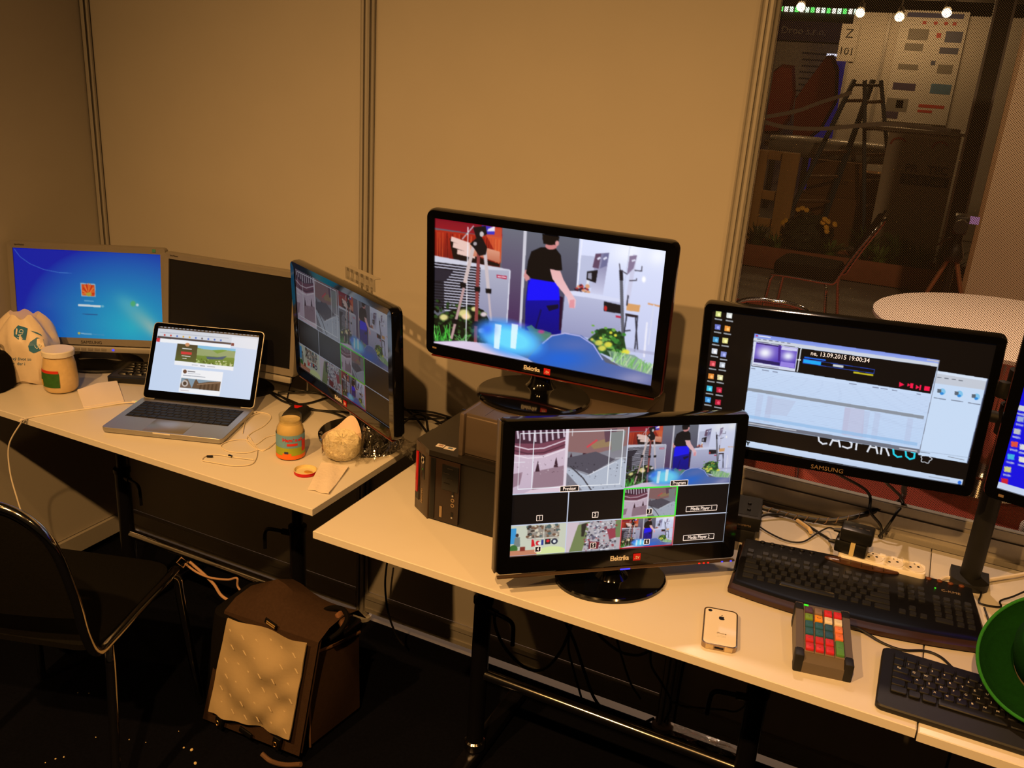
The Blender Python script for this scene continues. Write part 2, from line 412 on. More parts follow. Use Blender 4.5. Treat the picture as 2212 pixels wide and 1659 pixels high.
# ---------------------------------------------------------------- tables
def table(label, x0, x1, yf, yb, zt, legs, yc, handles, group):
    t = thing('folding_table', label, 'table', ((x0+x1)/2, yc, 0), 0, group); I = RM(t)
    b = B(); b.box(((x0+x1)/2, (yf+yb)/2, zt-0.009), (x1-x0-.002, yb-yf-.002, 0.018), 0.0012); b.obj('tabletop', M_desk, t, True, I, 60)
    b = B(); o4 = [(x0, yf), (x1, yf), (x1, yb), (x0, yb)]; i4 = [(x0+.0012, yf+.0012), (x1-.0012, yf+.0012), (x1-.0012, yb-.0012), (x0+.0012, yb-.0012)]; b.loft([[Vector((x, y, z)) for x, y in q] for q, z in ((i4, zt-.0177), (o4, zt-.0168), (o4, zt-.0010), (i4, zt-.0002))], False, False); b.obj('edge_band', M_deskedge_lit, t, False, I)
    for lx, hd in zip(legs, handles):
        b = B(); b.cyl((lx, yc, 0.045), (lx, yc, 0.475), 0.0215, seg=24); b.obj('leg', M_darksteel, t, True, I)
        b = B(); b.cyl((lx, yc, 0.46), (lx, yc, zt-0.02), 0.0145, seg=20); b.obj('telescopic_tube', M_darksteel, t, True, I)
        b = B(); b.lathe([(0.0145, 0.472), (0.0245, 0.474), (0.0245, 0.486), (0.0145, 0.49)], 24, (lx, yc, 0)); b.obj('collar', M_darksteel, t, True, I)
        b = B(); b.lathe([(0.0215, 0.042), (0.026, 0.046), (0.0265, 0.056), (0.026, 0.066), (0.0215, 0.07)], 24, (lx, yc, 0)); b.obj('chrome_ring', M_chrome, t, True, I)
        b = B(); b.box((lx, yc+0.005, 0.026), (0.045, 0.54, 0.032), 0.008); b.obj('foot', M_darksteel, t, True, I)
        b = B(); b.box((lx, yc, zt-0.022), (0.06, 0.40, 0.012), 0.003); b.obj('top_bracket', M_darksteel, t, True, I)
        s = hd; b = B(); b.cyl((lx+s*0.018, yc-0.006, 0.462), (lx+s*0.042, yc-0.012, 0.462), 0.0085, seg=12); b.obj('clamp_boss', M_darksteel, t, True, I)
        b = B(); b.tube(smooth_path([(lx+s*0.038, yc-0.012, 0.463), (lx+s*0.075, yc-0.02, 0.463), (lx+s*0.088, yc-0.022, 0.456), (lx+s*0.092, yc-0.023, 0.44), (lx+s*0.093, yc-0.023, 0.40)], 4), 0.0052, 10); b.obj('clamp_handle', M_darksteel, t, True, I)
    b = B(); b.cyl((legs[0]+0.018, yc, 0.272), (legs[1]-0.018, yc, 0.272), 0.0135, seg=20); b.obj('crossbar', M_chrome, t, True, I)
    return t
table('white table with one end in the wall corner, holding the open laptop', -2.355, -1.101, 1.4155, 1.990, DZ, (-2.015, -1.372), 1.70, (1, -1), 'white tables along the wall')
table('white table in front of the perforated bay, holding the white-backed phone', -1.042, 0.131, 1.3405, 1.998, DZ, (-0.790, -0.140), 1.66, (1, -1), 'white tables along the wall')
table('white table butted on, under the black flat keyboard and green hat', 0.1335, 1.30, 1.3355, 1.998, DZ-0.0004, (0.42, 1.06), 1.66, (1, -1), 'white tables along the wall')
# ---------------------------------------------------------------- pictures shown on the screens
def hom(px):      # picture coordinates (0..1, y down) from four photo corners TL,TR,BR,BL
    src = np.array(px, float); dst = np.array([(0, 0), (1, 0), (1, 1), (0, 1)], float); A = []; y = []
    for (u, v), (x, w) in zip(src, dst):
        A.append([u, v, 1, 0, 0, 0, -u*x, -v*x]); y.append(x); A.append([0, 0, 0, u, v, 1, -u*w, -v*w]); y.append(w)
    h = np.append(np.linalg.solve(np.array(A), np.array(y)), 1).reshape(3, 3)
    def f(u, v):
        q = h @ np.array([u, v, 1.0]); return q[0]/q[2], q[1]/q[2]
    return f
def crop(o, s, P): return [(o[0]+x/s, o[1]+y/s) for x, y in P]
# --- the camera picture (studio set with a man walking past)
c3 = hom([(212, 175), (1935, 430), (1825, 1425), (195, 1100)])
PRG = Canvas(420, 236, 2, (95, 97, 110), c3)
c = PRG
c.poly([(690, 200), (890, 250), (840, 1010), (730, 960)], (108, 110, 124), col2=(70, 40, 84))
c.poly([(895, 250), (1300, 320), (1250, 1060), (850, 1000)], (100, 103, 116), col2=(60, 55, 84))
c.poly([(876, 250), (900, 255), (853, 1000), (835, 995)], (205, 203, 215))
c.poly([(1290, 320), (1950, 420), (1830, 1430), (1240, 1060)], (222, 228, 255), col2=(190, 196, 232))
c.blob(1650, 440, 160, 110, (245, 248, 255), 0.9, 1); c.blob(1870, 470, 90, 90, (250, 252, 255), 0.8, 1)
c.poly([(1300, 460), (1400, 470), (1380, 700), (1270, 700)], (170, 175, 205), 0.6)
c.line([(1310, 330), (1270, 720)], 0.008, (240, 240, 255)); c.line([(1665, 390), (1590, 900)], 0.004, (190, 195, 225))
# left: red banner, picture of a hand, counter and louvres
c.poly([(205, 165), (715, 245), (712, 330), (205, 250)], (128, 16, 32), col2=(150, 20, 34))
c.poly([(205, 262), (712, 330), (695, 545), (205, 470)], (176, 42, 24), col2=(120, 28, 20))
for k in range(26):
    x = 215+k*19; c.line([(x+random.uniform(-8, 8), 280+k*2.5), (x-8, 470+k*2)], 0.008, random.choice([(205, 80, 40), (120, 20, 18), (225, 120, 70), (90, 14, 14)]), 0.7)
c.poly([(600, 245), (712, 255), (705, 520), (590, 300)], (236, 110, 60), 0.6)
c.poly([(560, 236), (660, 250), (655, 305), (570, 300)], (60, 50, 190)); c.poly([(610, 262), (660, 240), (658, 280), (600, 280)], (235, 225, 240))
c.poly([(320, 330), (450, 380), (560, 480), (690, 520), (690, 540), (350, 490), (330, 400)], (26, 14, 14))
for (a, bb, w_) in (((340, 335), (480, 385), .038), ((355, 380), (480, 420), .040), ((385, 430), (500, 460), .036)):
    c.line([a, bb], w_, (232, 196, 186))
c.poly([(470, 370), (590, 400), (695, 430), (695, 515), (560, 470), (480, 460)], (226, 160, 132), col2=(190, 110, 84))
c.poly([(205, 455), (770, 562), (768, 600), (205, 500)], (206, 206, 222))
c.poly([(200, 500), (550, 545), (540, 900), (195, 840)], (20, 18, 26))
for k in range(17): c.line([(200, 515+k*21), (545, 560+k*20)], 0.0085, (214, 212, 232))
c.poly([(200, 545), (345, 570), (290, 640), (200, 660)], (40, 36, 48)); c.poly([(198, 640), (275, 640), (275, 860), (198, 860)], (24, 22, 30), 0.85)
c.poly([(550, 560), (772, 570), (745, 960), (530, 920)], (176, 178, 198), col2=(140, 140, 172)); c.line([(770, 570), (745, 950)], 0.010, (220, 220, 235))
c.poly([(670, 598), (746, 610), (744, 634), (670, 622)], (176, 30, 62)); c.line([(678, 612), (738, 620)], 0.008, (240, 220, 230))
# flowers bottom left
c.poly([(195, 920), (260, 880), (360, 850), (470, 820), (570, 860), (610, 930), (600, 1100), (195, 1100)], (16, 24, 14))
c.speck([(200, 860), (600, 850), (590, 1080), (200, 1080)], 160, [(40, 70, 30), (20, 36, 18), (60, 96, 40), (10, 14, 10)], (.006, .02))
for (x, y, r) in ((270, 910, 32), (420, 880, 40), (440, 905, 34), (500, 850, 24), (570, 890, 24), (555, 1010, 26)):
    c.blob(x, y, r, r*.7, (240, 226, 150) if x < 550 else (236, 214, 224), 0.9, 0.6)
c.blob(435, 905, 26, 18, (246, 206, 170), .9, .5)
for k in range(26):
    x = random.uniform(200, 330); c.line([(x, 1085), (x+random.uniform(-40, 60), random.uniform(960, 1050))], 0.006, random.choice([(70, 190, 60), (120, 220, 100), (40, 130, 40)]))
for k in range(12): c.line([(380+k*6, 1085), (400+random.uniform(-60, 90), 1040)], 0.005, (90, 160, 80))
# tripod
c.line([(458, 250), (436, 1092)], 0.008, (236, 232, 240))
c.line([(500, 380), (432, 650)], 0.030, (206, 186, 184)); c.line([(425, 690), (328, 1065)], 0.022, (186, 150, 150))
c.line([(536, 420), (508, 1090)], 0.028, (140, 62, 62)); c.line([(580, 390), (606, 700)], 0.028, (204, 190, 194)); c.line([(608, 730), (626, 935)], 0.018, (196, 180, 188))
for (x, y) in ((418, 675), (525, 704), (608, 718), (352, 942), (508, 958)): c.poly([(x-22, y-18), (x+22, y-14), (x+20, y+20), (x-20, y+16)], (14, 12, 16))
c.poly([(495, 250), (590, 240), (600, 300), (560, 320), (600, 400), (590, 450), (540, 460), (500, 400), (470, 370), (520, 330)], (18, 14, 18)); c.blob(510, 370, 14, 14, (170, 160, 165)); c.blob(560, 300, 16, 20, (200, 190, 190)); c.line([(500, 240), (415, 335)], 0.008, (190, 190, 200))
# shelf stand and stools at the right
c.poly([(1410, 450), (1510, 444), (1462, 752), (1370, 740)], (120, 116, 152), col2=(206, 208, 236)); c.poly([(1408, 452), (1450, 450), (1430, 560), (1385, 550)], (96, 70, 96)); c.poly([(1470, 450), (1508, 446), (1490, 540), (1440, 560)], (110, 110, 150))
c.line([(1425, 490), (1440, 480)], .014, (225, 225, 245)); c.line([(1470, 490), (1488, 480)], .014, (225, 225, 245))
c.poly([(1345, 580), (1425, 570), (1410, 665), (1340, 640)], (24, 22, 28)); c.poly([(1352, 592), (1380, 590), (1378, 640), (1350, 630)], (150, 150, 170)); c.line([(1352, 650), (1340, 710)], .02, (230, 230, 240)); c.speck([(1260, 690), (1370, 690), (1370, 740), (1260, 740)], 26, [(60, 30, 40), (180, 60, 60), (40, 40, 60), (220, 160, 120)], (.008, .018))
c.poly([(1180, 730), (1260, 728), (1600, 790), (1590, 1100), (1148, 1040)], (186, 190, 220), col2=(150, 152, 190)); c.poly([(1180, 722), (1260, 722), (1605, 785), (1600, 812), (1180, 745)], (216, 220, 246))
c.poly([(1470, 800), (1600, 830), (1595, 892), (1468, 872)], (22, 20, 26)); c.blob(1482, 852, 12, 20, (190, 40, 40)); c.poly([(1558, 905), (1595, 910), (1594, 926), (1558, 920)], (190, 40, 70))
c.line([(1597, 590), (1612, 1080)], 0.024, (96, 96, 108)); c.line([(1597, 580), (1600, 640)], 0.026, (30, 28, 36)); c.line([(1700, 470), (1640, 830)], 0.030, (206, 206, 232)); c.poly([(1660, 470), (1716, 464), (1690, 560), (1640, 610)], (136, 120, 150)); c.line([(1680, 505), (1700, 500)], .012, (226, 226, 245))
for P in ([(1640, 600), (1590, 570), (1585, 525)], [(1700, 575), (1750, 580), (1752, 545)], [(1660, 650), (1712, 648), (1712, 635)]): c.line(P, 0.007, (70, 66, 80))
c.poly([(1640, 815), (1740, 830), (1732, 880), (1636, 868)], (216, 160, 104)); c.poly([(1630, 890), (1725, 905), (1722, 922), (1630, 910)], (40, 28, 34))
for P in ([(1640, 900), (1612, 1090)], [(1705, 920), (1720, 1160)], [(1720, 915), (1698, 1170)], [(1650, 760), (1640, 830)], [(1620, 1020), (1665, 1015)]): c.line(P, 0.010, (56, 56, 70))
c.line([(1800, 820), (1890, 840)], 0.012, (220, 160, 110)); c.line([(1790, 960), (1768, 1210)], 0.014, (236, 236, 250)); c.line([(1840, 830), (1800, 1120)], .01, (214, 218, 240)); c.blob(1765, 640, 14, 22, (255, 255, 255), 1, .6); c.poly([(1580, 1130), (1860, 1180), (1850, 1200), (1600, 1160)], (176, 178, 210), .8)
# man
c.poly([(905, 640), (1130, 670), (1145, 800), (1150, 1050), (880, 1010), (885, 800)], (6, 6, 170), col2=(4, 4, 120)); c.poly([(928, 620), (1130, 660), (1142, 790), (895, 790), (905, 680)], (14, 12, 250)); c.poly([(1040, 830), (1130, 820), (1130, 850), (1060, 870)], (6, 6, 40)); c.line([(1000, 860), (960, 1000)], .012, (4, 4, 80)); c.poly([(1140, 760), (1165, 770), (1150, 1010), (1135, 1010)], (40, 10, 40))
c.poly([(884, 565), (920, 560), (915, 635), (888, 650), (872, 610)], (206, 140, 140)); c.poly([(905, 500), (930, 430), (1000, 400), (1105, 400), (1150, 460), (1160, 570), (1068, 575), (1118, 660), (1050, 650), (930, 630), (890, 590)], (8, 8, 12))
c.poly([(1068, 560), (1145, 575), (1170, 640), (1215, 720), (1262, 790), (1255, 850), (1215, 848), (1195, 770), (1120, 680), (1085, 630)], (232, 178, 178), col2=(236, 196, 206)); c.poly([(1215, 790), (1250, 785), (1250, 850), (1210, 845)], (226, 150, 160))
c.blob(1078, 392, 44, 26, (206, 130, 130)); c.blob(1075, 335, 62, 50, (10, 8, 10)); c.poly([(1012, 300), (1140, 320), (1128, 385), (1020, 375)], (10, 8, 10)); c.blob(1122, 372, 14, 20, (216, 150, 150))
# plants right, blurred blue foreground
c.poly([(1350, 1080), (1450, 1000), (1540, 1000), (1620, 1070), (1640, 1180), (1540, 1220), (1400, 1160)], (34, 66, 30)); c.speck([(1380, 1020), (1620, 1020), (1620, 1180), (1400, 1180)], 90, [(60, 130, 50), (24, 50, 24), (110, 170, 70), (30, 80, 36)], (.008, .02))
for (x, y) in ((1430, 1105), (1455, 1145), (1500, 1118), (1445, 1070), (1630, 1175), (1520, 1030), (1555, 1050), (1380, 1080)): c.blob(x, y, 30 if y > 1080 else 12, 20 if y > 1080 else 10, (236, 226, 70), .95, .5)
c.poly([(1490, 1160), (1700, 1200), (1840, 1300), (1830, 1400), (1560, 1260)], (120, 150, 130), .8)
for k in range(60):
    x = random.uniform(1520, 1800); y = 1180+(x-1520)*.35; c.line([(x, y+60), (x+random.uniform(-10, 70), y-10)], 0.006, random.choice([(150, 210, 130), (110, 180, 90), (200, 226, 170)]), .8)
c.poly([(195, 1090), (420, 1086), (620, 1110), (900, 1220), (1000, 1290), (190, 1110)], (216, 200, 226)); c.blob(330, 1110, 160, 22, (226, 210, 236), .8, 1)
c.poly([(890, 985), (930, 970), (960, 1000), (1010, 1010), (1080, 1030), (1040, 1100), (960, 1080)], (80, 140, 110), .8); c.blob(1000, 1020, 24, 14, (200, 60, 140), .8, .8); c.blob(790, 970, 90, 16, (220, 60, 220), .8, 1)
c.poly([(1000, 1110), (1080, 1050), (1180, 1030), (1300, 1050), (1400, 1120), (1480, 1250), (1840, 1350), (1825, 1430), (1000, 1270), (900, 1220)], (40, 96, 190), col2=(96, 106, 160), vert=False)
c.blob(1150, 1220, 260, 90, (20, 100, 220), .8, 1); c.blob(1700, 1370, 160, 60, (150, 150, 190), .8, 1); c.blob(1250, 1120, 200, 60, (90, 110, 180), .6, 1)
c.line([(1010, 1110), (1080, 1052), (1180, 1034), (1290, 1055), (1390, 1120), (1460, 1230)], .008, (190, 186, 236))
c.blob(760, 1070, 250, 120, (60, 150, 250), .95, .5, .28); c.blob(770, 1075, 190, 84, (110, 226, 255), .9, .7, .28)
for x in (675, 800): c.poly([(x-20, 960), (x+30, 970), (x+10, 1150), (x-30, 1140)], (236, 252, 255), .85)
c.blob(600, 1000, 70, 60, (40, 90, 240), .7, 1)
PRG.blur(5); PRG.tf = None
# --- square seen from a tower (preview source)
PV = Canvas(300, 168, 2, (196, 178, 196)); c = PV
c.rect(0, 0, .46, 1, (214, 192, 206), col2=(196, 176, 196)); c.rect(.46, 0, 1, 1, (120, 112, 120), col2=(150, 156, 170))
c.poly([(0, .06), (.44, .0), (.44, .30), (.25, .40), (.0, .38)], (120, 66, 84)); c.poly([(0, .0), (.44, 0), (.44, .14), (.22, .22), (0, .2)], (70, 40, 56))
for k in range(9): c.line([(.02+k*.05, .0), (.03+k*.05, .2-.02*abs(k-4))], .03, (206, 190, 204))
for k, yy in enumerate((.24, .31, .38)): c.line([(0, yy), (.12, yy+.06), (.26, yy+.05), (.44, yy-.06)], .018, [(226, 208, 220), (80, 44, 60), (236, 220, 230)][k])
c.poly([(.18, .66), (.44, .58), (.45, .92), (.17, .95)], (150, 122, 136)); c.poly([(0, .68), (.08, .66), (.06, .86), (0, .9)], (150, 120, 136)); c.poly([(.16, .95), (.46, .9), (.46, 1), (.1, 1)], (222, 200, 214))
for (x, y, h) in ((.21, .66, .18), (.37, .60, .16), (.62, .42, .08), (.5, .50, .12)): c.poly([(x-.02, y), (x, y-h), (x+.02, y)], (60, 34, 46))
c.rect(.445, 0, .47, 1, (226, 214, 226))
c.poly([(.47, 0), (1, 0), (1, .3), (.7, .42), (.47, .36)], (140, 104, 104)); c.poly([(.66, .26), (.76, .2), (.86, .16), (.85, .30), (.7, .34)], (150, 124, 92)); c.line([(.64, .3), (.72, .2)], .03, (206, 70, 80)); c.poly([(.78, .04), (.9, .02), (.88, .2), (.8, .24)], (100, 70, 84)); c.poly([(.84, .08), (.98, .06), (.96, .36), (.86, .4)], (130, 134, 134))
c.poly([(.47, .46), (.72, .38), (.90, .52), (.68, .74), (.47, .60)], (84, 80, 92)); c.poly([(.47, .62), (.66, .76), (.96, .5), (1, .56), (1, 1), (.47, 1)], (176, 184, 200)); c.poly([(.47, .70), (.62, 1), (.47, 1)], (120, 118, 130))
c.speck([(.47, .55), (1, .55), (1, 1), (.47, 1)], 60, [(40, 38, 46), (90, 90, 104), (220, 224, 236)], (.004, .014), .7); c.speck([(0, .4), (.44, .4), (.44, .7), (0, .7)], 40, [(60, 40, 50), (236, 224, 232)], (.004, .009), .7)
c.line([(.5, .6), (.62, .8), (.7, 1)], .02, (60, 58, 66)); c.line([(.66, .76), (.9, .56)], .012, (230, 232, 240))
PV.blur(3)
# --- small pictures of the bottom row
ST = Canvas(140, 80, 2, (200, 204, 186)); c = ST
c.rect(.30, .03, .88, .5, (150, 140, 130)); c.speck([(.3, .03), (.88, .03), (.88, .42), (.3, .42)], 70, [(60, 50, 44), (210, 200, 180), (120, 90, 70), (80, 100, 100)], (.02, .07)); c.line([(.6, .02), (.6, .5)], .03, (214, 214, 200)); c.line([(.3, .48), (.88, .46)], .03, (220, 220, 206))
c.rect(0, .08, .1, .6, (60, 150, 210)); c.poly([(.08, .4), (.17, .38), (.18, .7), (.12, .72), (.1, .9), (.06, .8)], (120, 130, 128)); c.blob(.12, .32, .03, .06, (70, 50, 44)); c.blob(.06, .78, .08, .14, (60, 110, 50)); c.rect(.0, .84, .5, 1, (196, 130, 100)); c.rect(.18, .72, .27, .86, (130, 50, 40))
c.poly([(.38, .72), (.42, .5), (.45, .72)], (206, 30, 40)); c.line([(.40, .72), (.40, .5)], .05, (206, 30, 40)); c.blob(.5, .62, .04, .08, (206, 40, 50)); c.blob(.53, .63, .03, .05, (230, 230, 230)); c.rect(.56, .52, .60, .7, (40, 60, 140)); c.rect(.63, .5, .73, .68, (40, 34, 36)); c.blob(.68, .57, .03, .05, (220, 40, 50)); c.blob(.80, .6, .06, .1, (30, 36, 60)); c.blob(.8, .6, .03, .05, (226, 230, 230))
c.blob(.75, .96, .27, .20, (214, 226, 160)); ST.blur(1)
AE = Canvas(140, 80, 2, (176, 172, 178)); c = AE
c.poly([(0, 0), (.22, 0), (.1, 1), (0, 1)], (206, 190, 200)); c.poly([(.2, .1), (.42, 0), (.36, .6), (.3, 1), (.06, 1)], (116, 130, 84)); c.poly([(.26, .08), (.36, .05), (.32, .5), (.27, .5)], (46, 44, 40)); c.rect(.9, 0, 1, .6, (110, 130, 84))
c.speck([(.4, 0), (.92, 0), (.92, 1), (.34, 1)], 240, [(226, 224, 230), (60, 56, 66), (130, 130, 144), (200, 196, 206), (150, 60, 70), (90, 90, 110)], (.012, .045)); c.poly([(.42, .7), (.62, .72), (.60, .96), (.42, .94)], (110, 30, 44)); c.poly([(.74, .3), (.9, .28), (.92, .6), (.80, .66)], (150, 60, 76)); AE.blur(2)
# --- the multiview (eight inputs)
SEP = (198, 206, 226)
MV = Canvas(440, 248, 2, SEP); c = MV
g = .0045
def cell(i0, j0, i1, j1): return (i0*.25+g*.56, j0*.25+g, i1*.25-g*.56, j1*.25-g)
MV.paste(PV, *cell(0, 0, 2, 2)); MV.paste(PRG, *cell(2, 0, 4, 2), gain=.86, add=14)
for q in (cell(0, 2, 1, 3), cell(1, 2, 2, 3), cell(3, 2, 4, 3), cell(3, 3, 4, 4)): c.rect(*q, (9, 9, 12))
MV.paste(PV, *cell(2, 2, 3, 3), gain=.9); MV.paste(ST, *cell(0, 3, 1, 4)); MV.paste(AE, *cell(1, 3, 2, 4)); MV.paste(PRG, *cell(2, 3, 3, 4), gain=.9, add=8)
def frame(q, wd, col): c.line([(q[0], q[1]), (q[2], q[1]), (q[2], q[3]), (q[0], q[3]), (q[0], q[1])], wd, col)
frame((.5+.001, .5+.002, .75-.001, .75-.002), .013, (60, 230, 60)); frame((.5+.001, .75+.002, .75-.001, 1-.004), .009, (206, 40, 50)); c.line([(.5, .752), (.75, .752)], .008, (180, 200, 60))
frame((.025, .03, .478, .46), .006, (236, 240, 246)); c.line([(.085, .03), (.085, .46)], .006, (236, 240, 246)); c.line([(.42, .02), (.42, .46)], .006, (236, 240, 246)); c.line([(.25, .0), (.25, .06)], .006, (236, 240, 246)); c.line([(.0, .25), (.05, .25)], .005, (236, 240, 246)); c.line([(.45, .25), (.5, .25)], .005, (236, 240, 246))
# --- log-in screen
tf1 = hom(crop((0, 500), 3.318, [(95, 110), (1145, 165), (1175, 785), (140, 755)])); L1 = lambda P: crop((0, 500), 3.318, P)
LG = Canvas(230, 144, 2, (10, 40, 170), tf1); c = LG
yy, xx = np.mgrid[0:288, 0:460]; xx = xx/460; yy = yy/288
t = np.clip(1-np.hypot((xx-.78)/.75, (yy-.85)/.95), 0, 1)[..., None]**.62
c.a[:] = np.array((16, 34, 178.))*(1-t)+np.array((30, 186, 214.))*t
def lblob(x, y, rx, ry, col, op, soft, ang=0): q = L1([(x, y)])[0]; c.blob(q[0], q[1], rx/3.318, ry/3.318, col, op, soft, ang)
lblob(1010, 620, 190, 80, (120, 190, 196), .75, 1, .75); lblob(1100, 700, 120, 50, (170, 200, 190), .8, 1, .8); lblob(920, 520, 110, 60, (90, 190, 210), .5, 1, .6); lblob(250, 640, 240, 130, (14, 60, 180), .5, 1)
c.line(L1([(108, 125), (150, 180), (220, 230), (320, 272), (430, 294), (520, 300)]), .006, (90, 150, 230), .8)
c.poly(L1([(583, 368), (690, 376), (692, 470), (590, 464)]), (150, 196, 220)); c.poly(L1([(590, 376), (684, 384), (686, 464), (596, 458)]), (226, 84, 34))
for k in range(11):
    a = PI+PI*k/10; c.line(L1([(640, 448), (640+60*math.cos(a)*.75, 448+75*math.sin(a))]), .010, random.choice([(240, 120, 50), (206, 40, 20), (250, 150, 70)]))
lblob(644, 450, 20, 14, (190, 170, 60), 1, 0)
c.poly(L1([(568, 520), (730, 530), (728, 544), (568, 536)]), (226, 236, 240)); lblob(742, 536, 10, 9, (110, 190, 220), 1, 0); c.line(L1([(600, 592), (705, 597)]), .010, (40, 90, 150)); c.line(L1([(612, 496), (676, 500)]), .012, (130, 190, 226), .8)
lblob(575, 732, 9, 9, (200, 190, 90), 1, 0); c.line(L1([(592, 734), (662, 738)]), .014, (150, 196, 226), .9); c.line(L1([(668, 738), (755, 744)]), .008, (100, 160, 206), .7); lblob(955, 515, 18, 20, (90, 190, 110), .8, .6); lblob(985, 524, 10, 10, (220, 240, 250), .9, .6)
LG.blur(1); LG.tf = None
# ---------------------------------------------------------------- monitors
def prj(P):
    d = Vector(P)-EYE; z = d.dot(_f); return (IMW/2+FPX*d.dot(_r)/z, IMH/2-FPX*d.dot(_u)/z)
def panel_frame(c, yaw, tilt, roll=0.0):
    # x right, y towards the back of the monitor, z up
    r = Vector((math.cos(yaw), math.sin(yaw), 0)); bk = Vector((-math.sin(yaw), math.cos(yaw), 0))
    u = Vector((0, 0, 1))*math.cos(tilt)+bk*math.sin(tilt)
    r, u = r*math.cos(roll)+u*math.sin(roll), u*math.cos(roll)-r*math.sin(roll)
    y = u.cross(r)
    return Matrix(((r.x, y.x, u.x, c[0]), (r.y, y.y, u.y, c[1]), (r.z, y.z, u.z, c[2]), (0, 0, 0, 1)))
def xz(pts, y): return [Vector((x, y, z)) for x, z in pts]
def monitor(label, group, c, yaw, tilt, w, h, bez, cv, smat, roll=0.0, mats=(None, None, None), depth=0.045, rad=0.012, base=None, bulge=0.7, proud=0.004):
    """bez = left, right, top, bottom; base = dict(z, kind, ...)"""
    Mw = panel_frame(c, yaw, tilt, roll); bl, br, bt, bb = bez
    mf, ms, mb = mats
    bk = Vector((-math.sin(yaw), math.cos(yaw), 0))
    off = base.get('off', 0.05) if base else 0.0
    loc = Vector((c[0], c[1], 0))+bk*off
    loc.z = base['z'] if base else c[2]-h/2-bb
    t = thing('monitor', label, 'monitor', loc, yaw, group); I = RM(t); Mp = I @ Mw
    ox, oz, ow, oh = (br-bl)/2, (bt-bb)/2, w+bl+br, h+bt+bb
    out = rr(ow, oh, rad, 6, ox, oz); inn = rr(w, h, 0.0008, 6)
    out2 = rr(ow-0.006, oh-0.006, max(rad-.003, .002), 6, ox, oz)
    b = B(); b.loft([xz(inn, 0.001), xz(inn, -proud), xz(out2, -proud-0.0015), xz(out, 0.002), xz(out, 0.016)], False, False); b.obj('bezel', mf, t, True, Mp, 28)
    b = B(); mid = [(ox+(x-ox)*.985, oz+(z-oz)*.985) for x, z in out]; sm = [(ox+(x-ox)*bulge, oz+(z-oz)*bulge) for x, z in out]
    b.loft([xz(out, 0.0155), xz(mid, 0.024), xz(sm, depth)], True, True); b.obj('back_shell', mb or mf, t, True, Mp, 40)
    sc = inst('screen', picture_mesh('screen', cv, w, h, smat), t, Mp @ T((0, 0.0, 0)))
    if base:
        k = base['kind']; z0 = base['z']; br_ = base.get('r', (0.12, 0.1)); Lc = T((0, 0, 0))
        zc = c[2]-h/2-bb            # lower edge of the panel
        prof = {'disc': [(1.0, 0.0), (1.0, 0.004), (0.96, 0.008), (0.6, 0.014), (0.25, 0.020), (0.0, 0.022)], 'flat': [(1.0, 0), (1.0, 0.006), (0.97, 0.009), (0.3, 0.012), (0, 0.012)]}[base.get('prof', 'disc')]
        b = B(); b.lathe([(r_, z_) for r_, z_ in prof], 48, (0, base.get('by', 0.0), 0), br_[0], br_[1]); b.obj('base', mats[2] or mf, t, True)
        nk = base.get('neck', 'round'); top = zc-z0+base.get('up', 0.06)
        yb = -off+0.036; ys = base.get('ny', base.get('by', 0.0))
        if nk == 'round':
            b = B(); b.loft([[Vector((r_*math.cos(2*PI*q/24), y_+r_*math.sin(2*PI*q/24), z_)) for q in range(24)] for r_, y_, z_ in ((0.036, ys, 0.010), (0.027, ys, 0.02), (0.023, ys, 0.03), (0.0225, ys*.6+yb*.4, 0.03+(top-0.03)*.4), (0.022, yb, top))]); b.obj('neck', mf, t, True)
        else:
            b = B(); b.loft([[Vector((x*s_, y_+(y*s_), z_)) for x, y in rr(0.12, 0.035, 0.012, 4)] for s_, y_, z_ in ((1.15, ys, 0.01), (1.0, ys, 0.02), (.85, ys*.5+yb*.5, top*.5), (.85, yb, top))]); b.obj('neck', mf, t, True)
    t['_p'] = 0; del t['_p']
    return t, Mp, sc
M_sbez = mat('silver_bezel', (128, 122, 114), 0.42, 0.1, var=0.02)
M_logo_e = mat('pale_logo_ink', (225, 220, 210), 0.5, var=0)
M_logo_r = mat('red_logo_patch', (196, 24, 28), 0.5, var=0)
M_logo_s = mat('grey_logo_ink', (150, 128, 100), 0.4, 0.3, var=0)
M_logo_d = mat('dark_logo_ink', (60, 54, 50), 0.5, var=0)
def front(Mp, x, z, y=-0.0062): return Mp @ T((x, y, z)) @ RX(PI/2)
def elektrika(t, Mp, z, x=0.0):
    text('Elektrika', 0.0135, M_logo_e, t, front(Mp, x-0.011, z), 'logo_lettering', bold=0.0004, sx=0.8)
    b = B(); b.box((x+0.0245, -0.0058, z), (0.015, 0.0008, 0.014)); b.obj('logo_patch', M_logo_r, t, False, Mp)
    text('.tv', 0.012, M_logo_e, t, front(Mp, x+0.0245, z, -0.0066), 'logo_lettering', sx=0.9)
def slotted_bracket(t, Mp, w, zc, y):
    # slotted steel cross bar bolted to the back of the screen
    for (z0_, hh, nm) in ((zc, 0.030, 'mount_bar'), (zc-0.060, 0.030, 'mount_bar')):
        b = B(); n = 5; pitch = w/n
        b.box((0, y, z0_+hh*.5-0.004), (w, 0.002, 0.008)); b.box((0, y, z0_-hh*.5+0.004), (w, 0.002, 0.008))
        for k in range(n+1): b.box((-w/2+k*pitch, y, z0_), (0.014 if 0 < k < n else 0.02, 0.002, hh))
        b.box((0, y+0.008, z0_+hh*.5), (w+.02, 0.016, 0.0018)); b.obj(nm, M_alu, t, False, Mp)
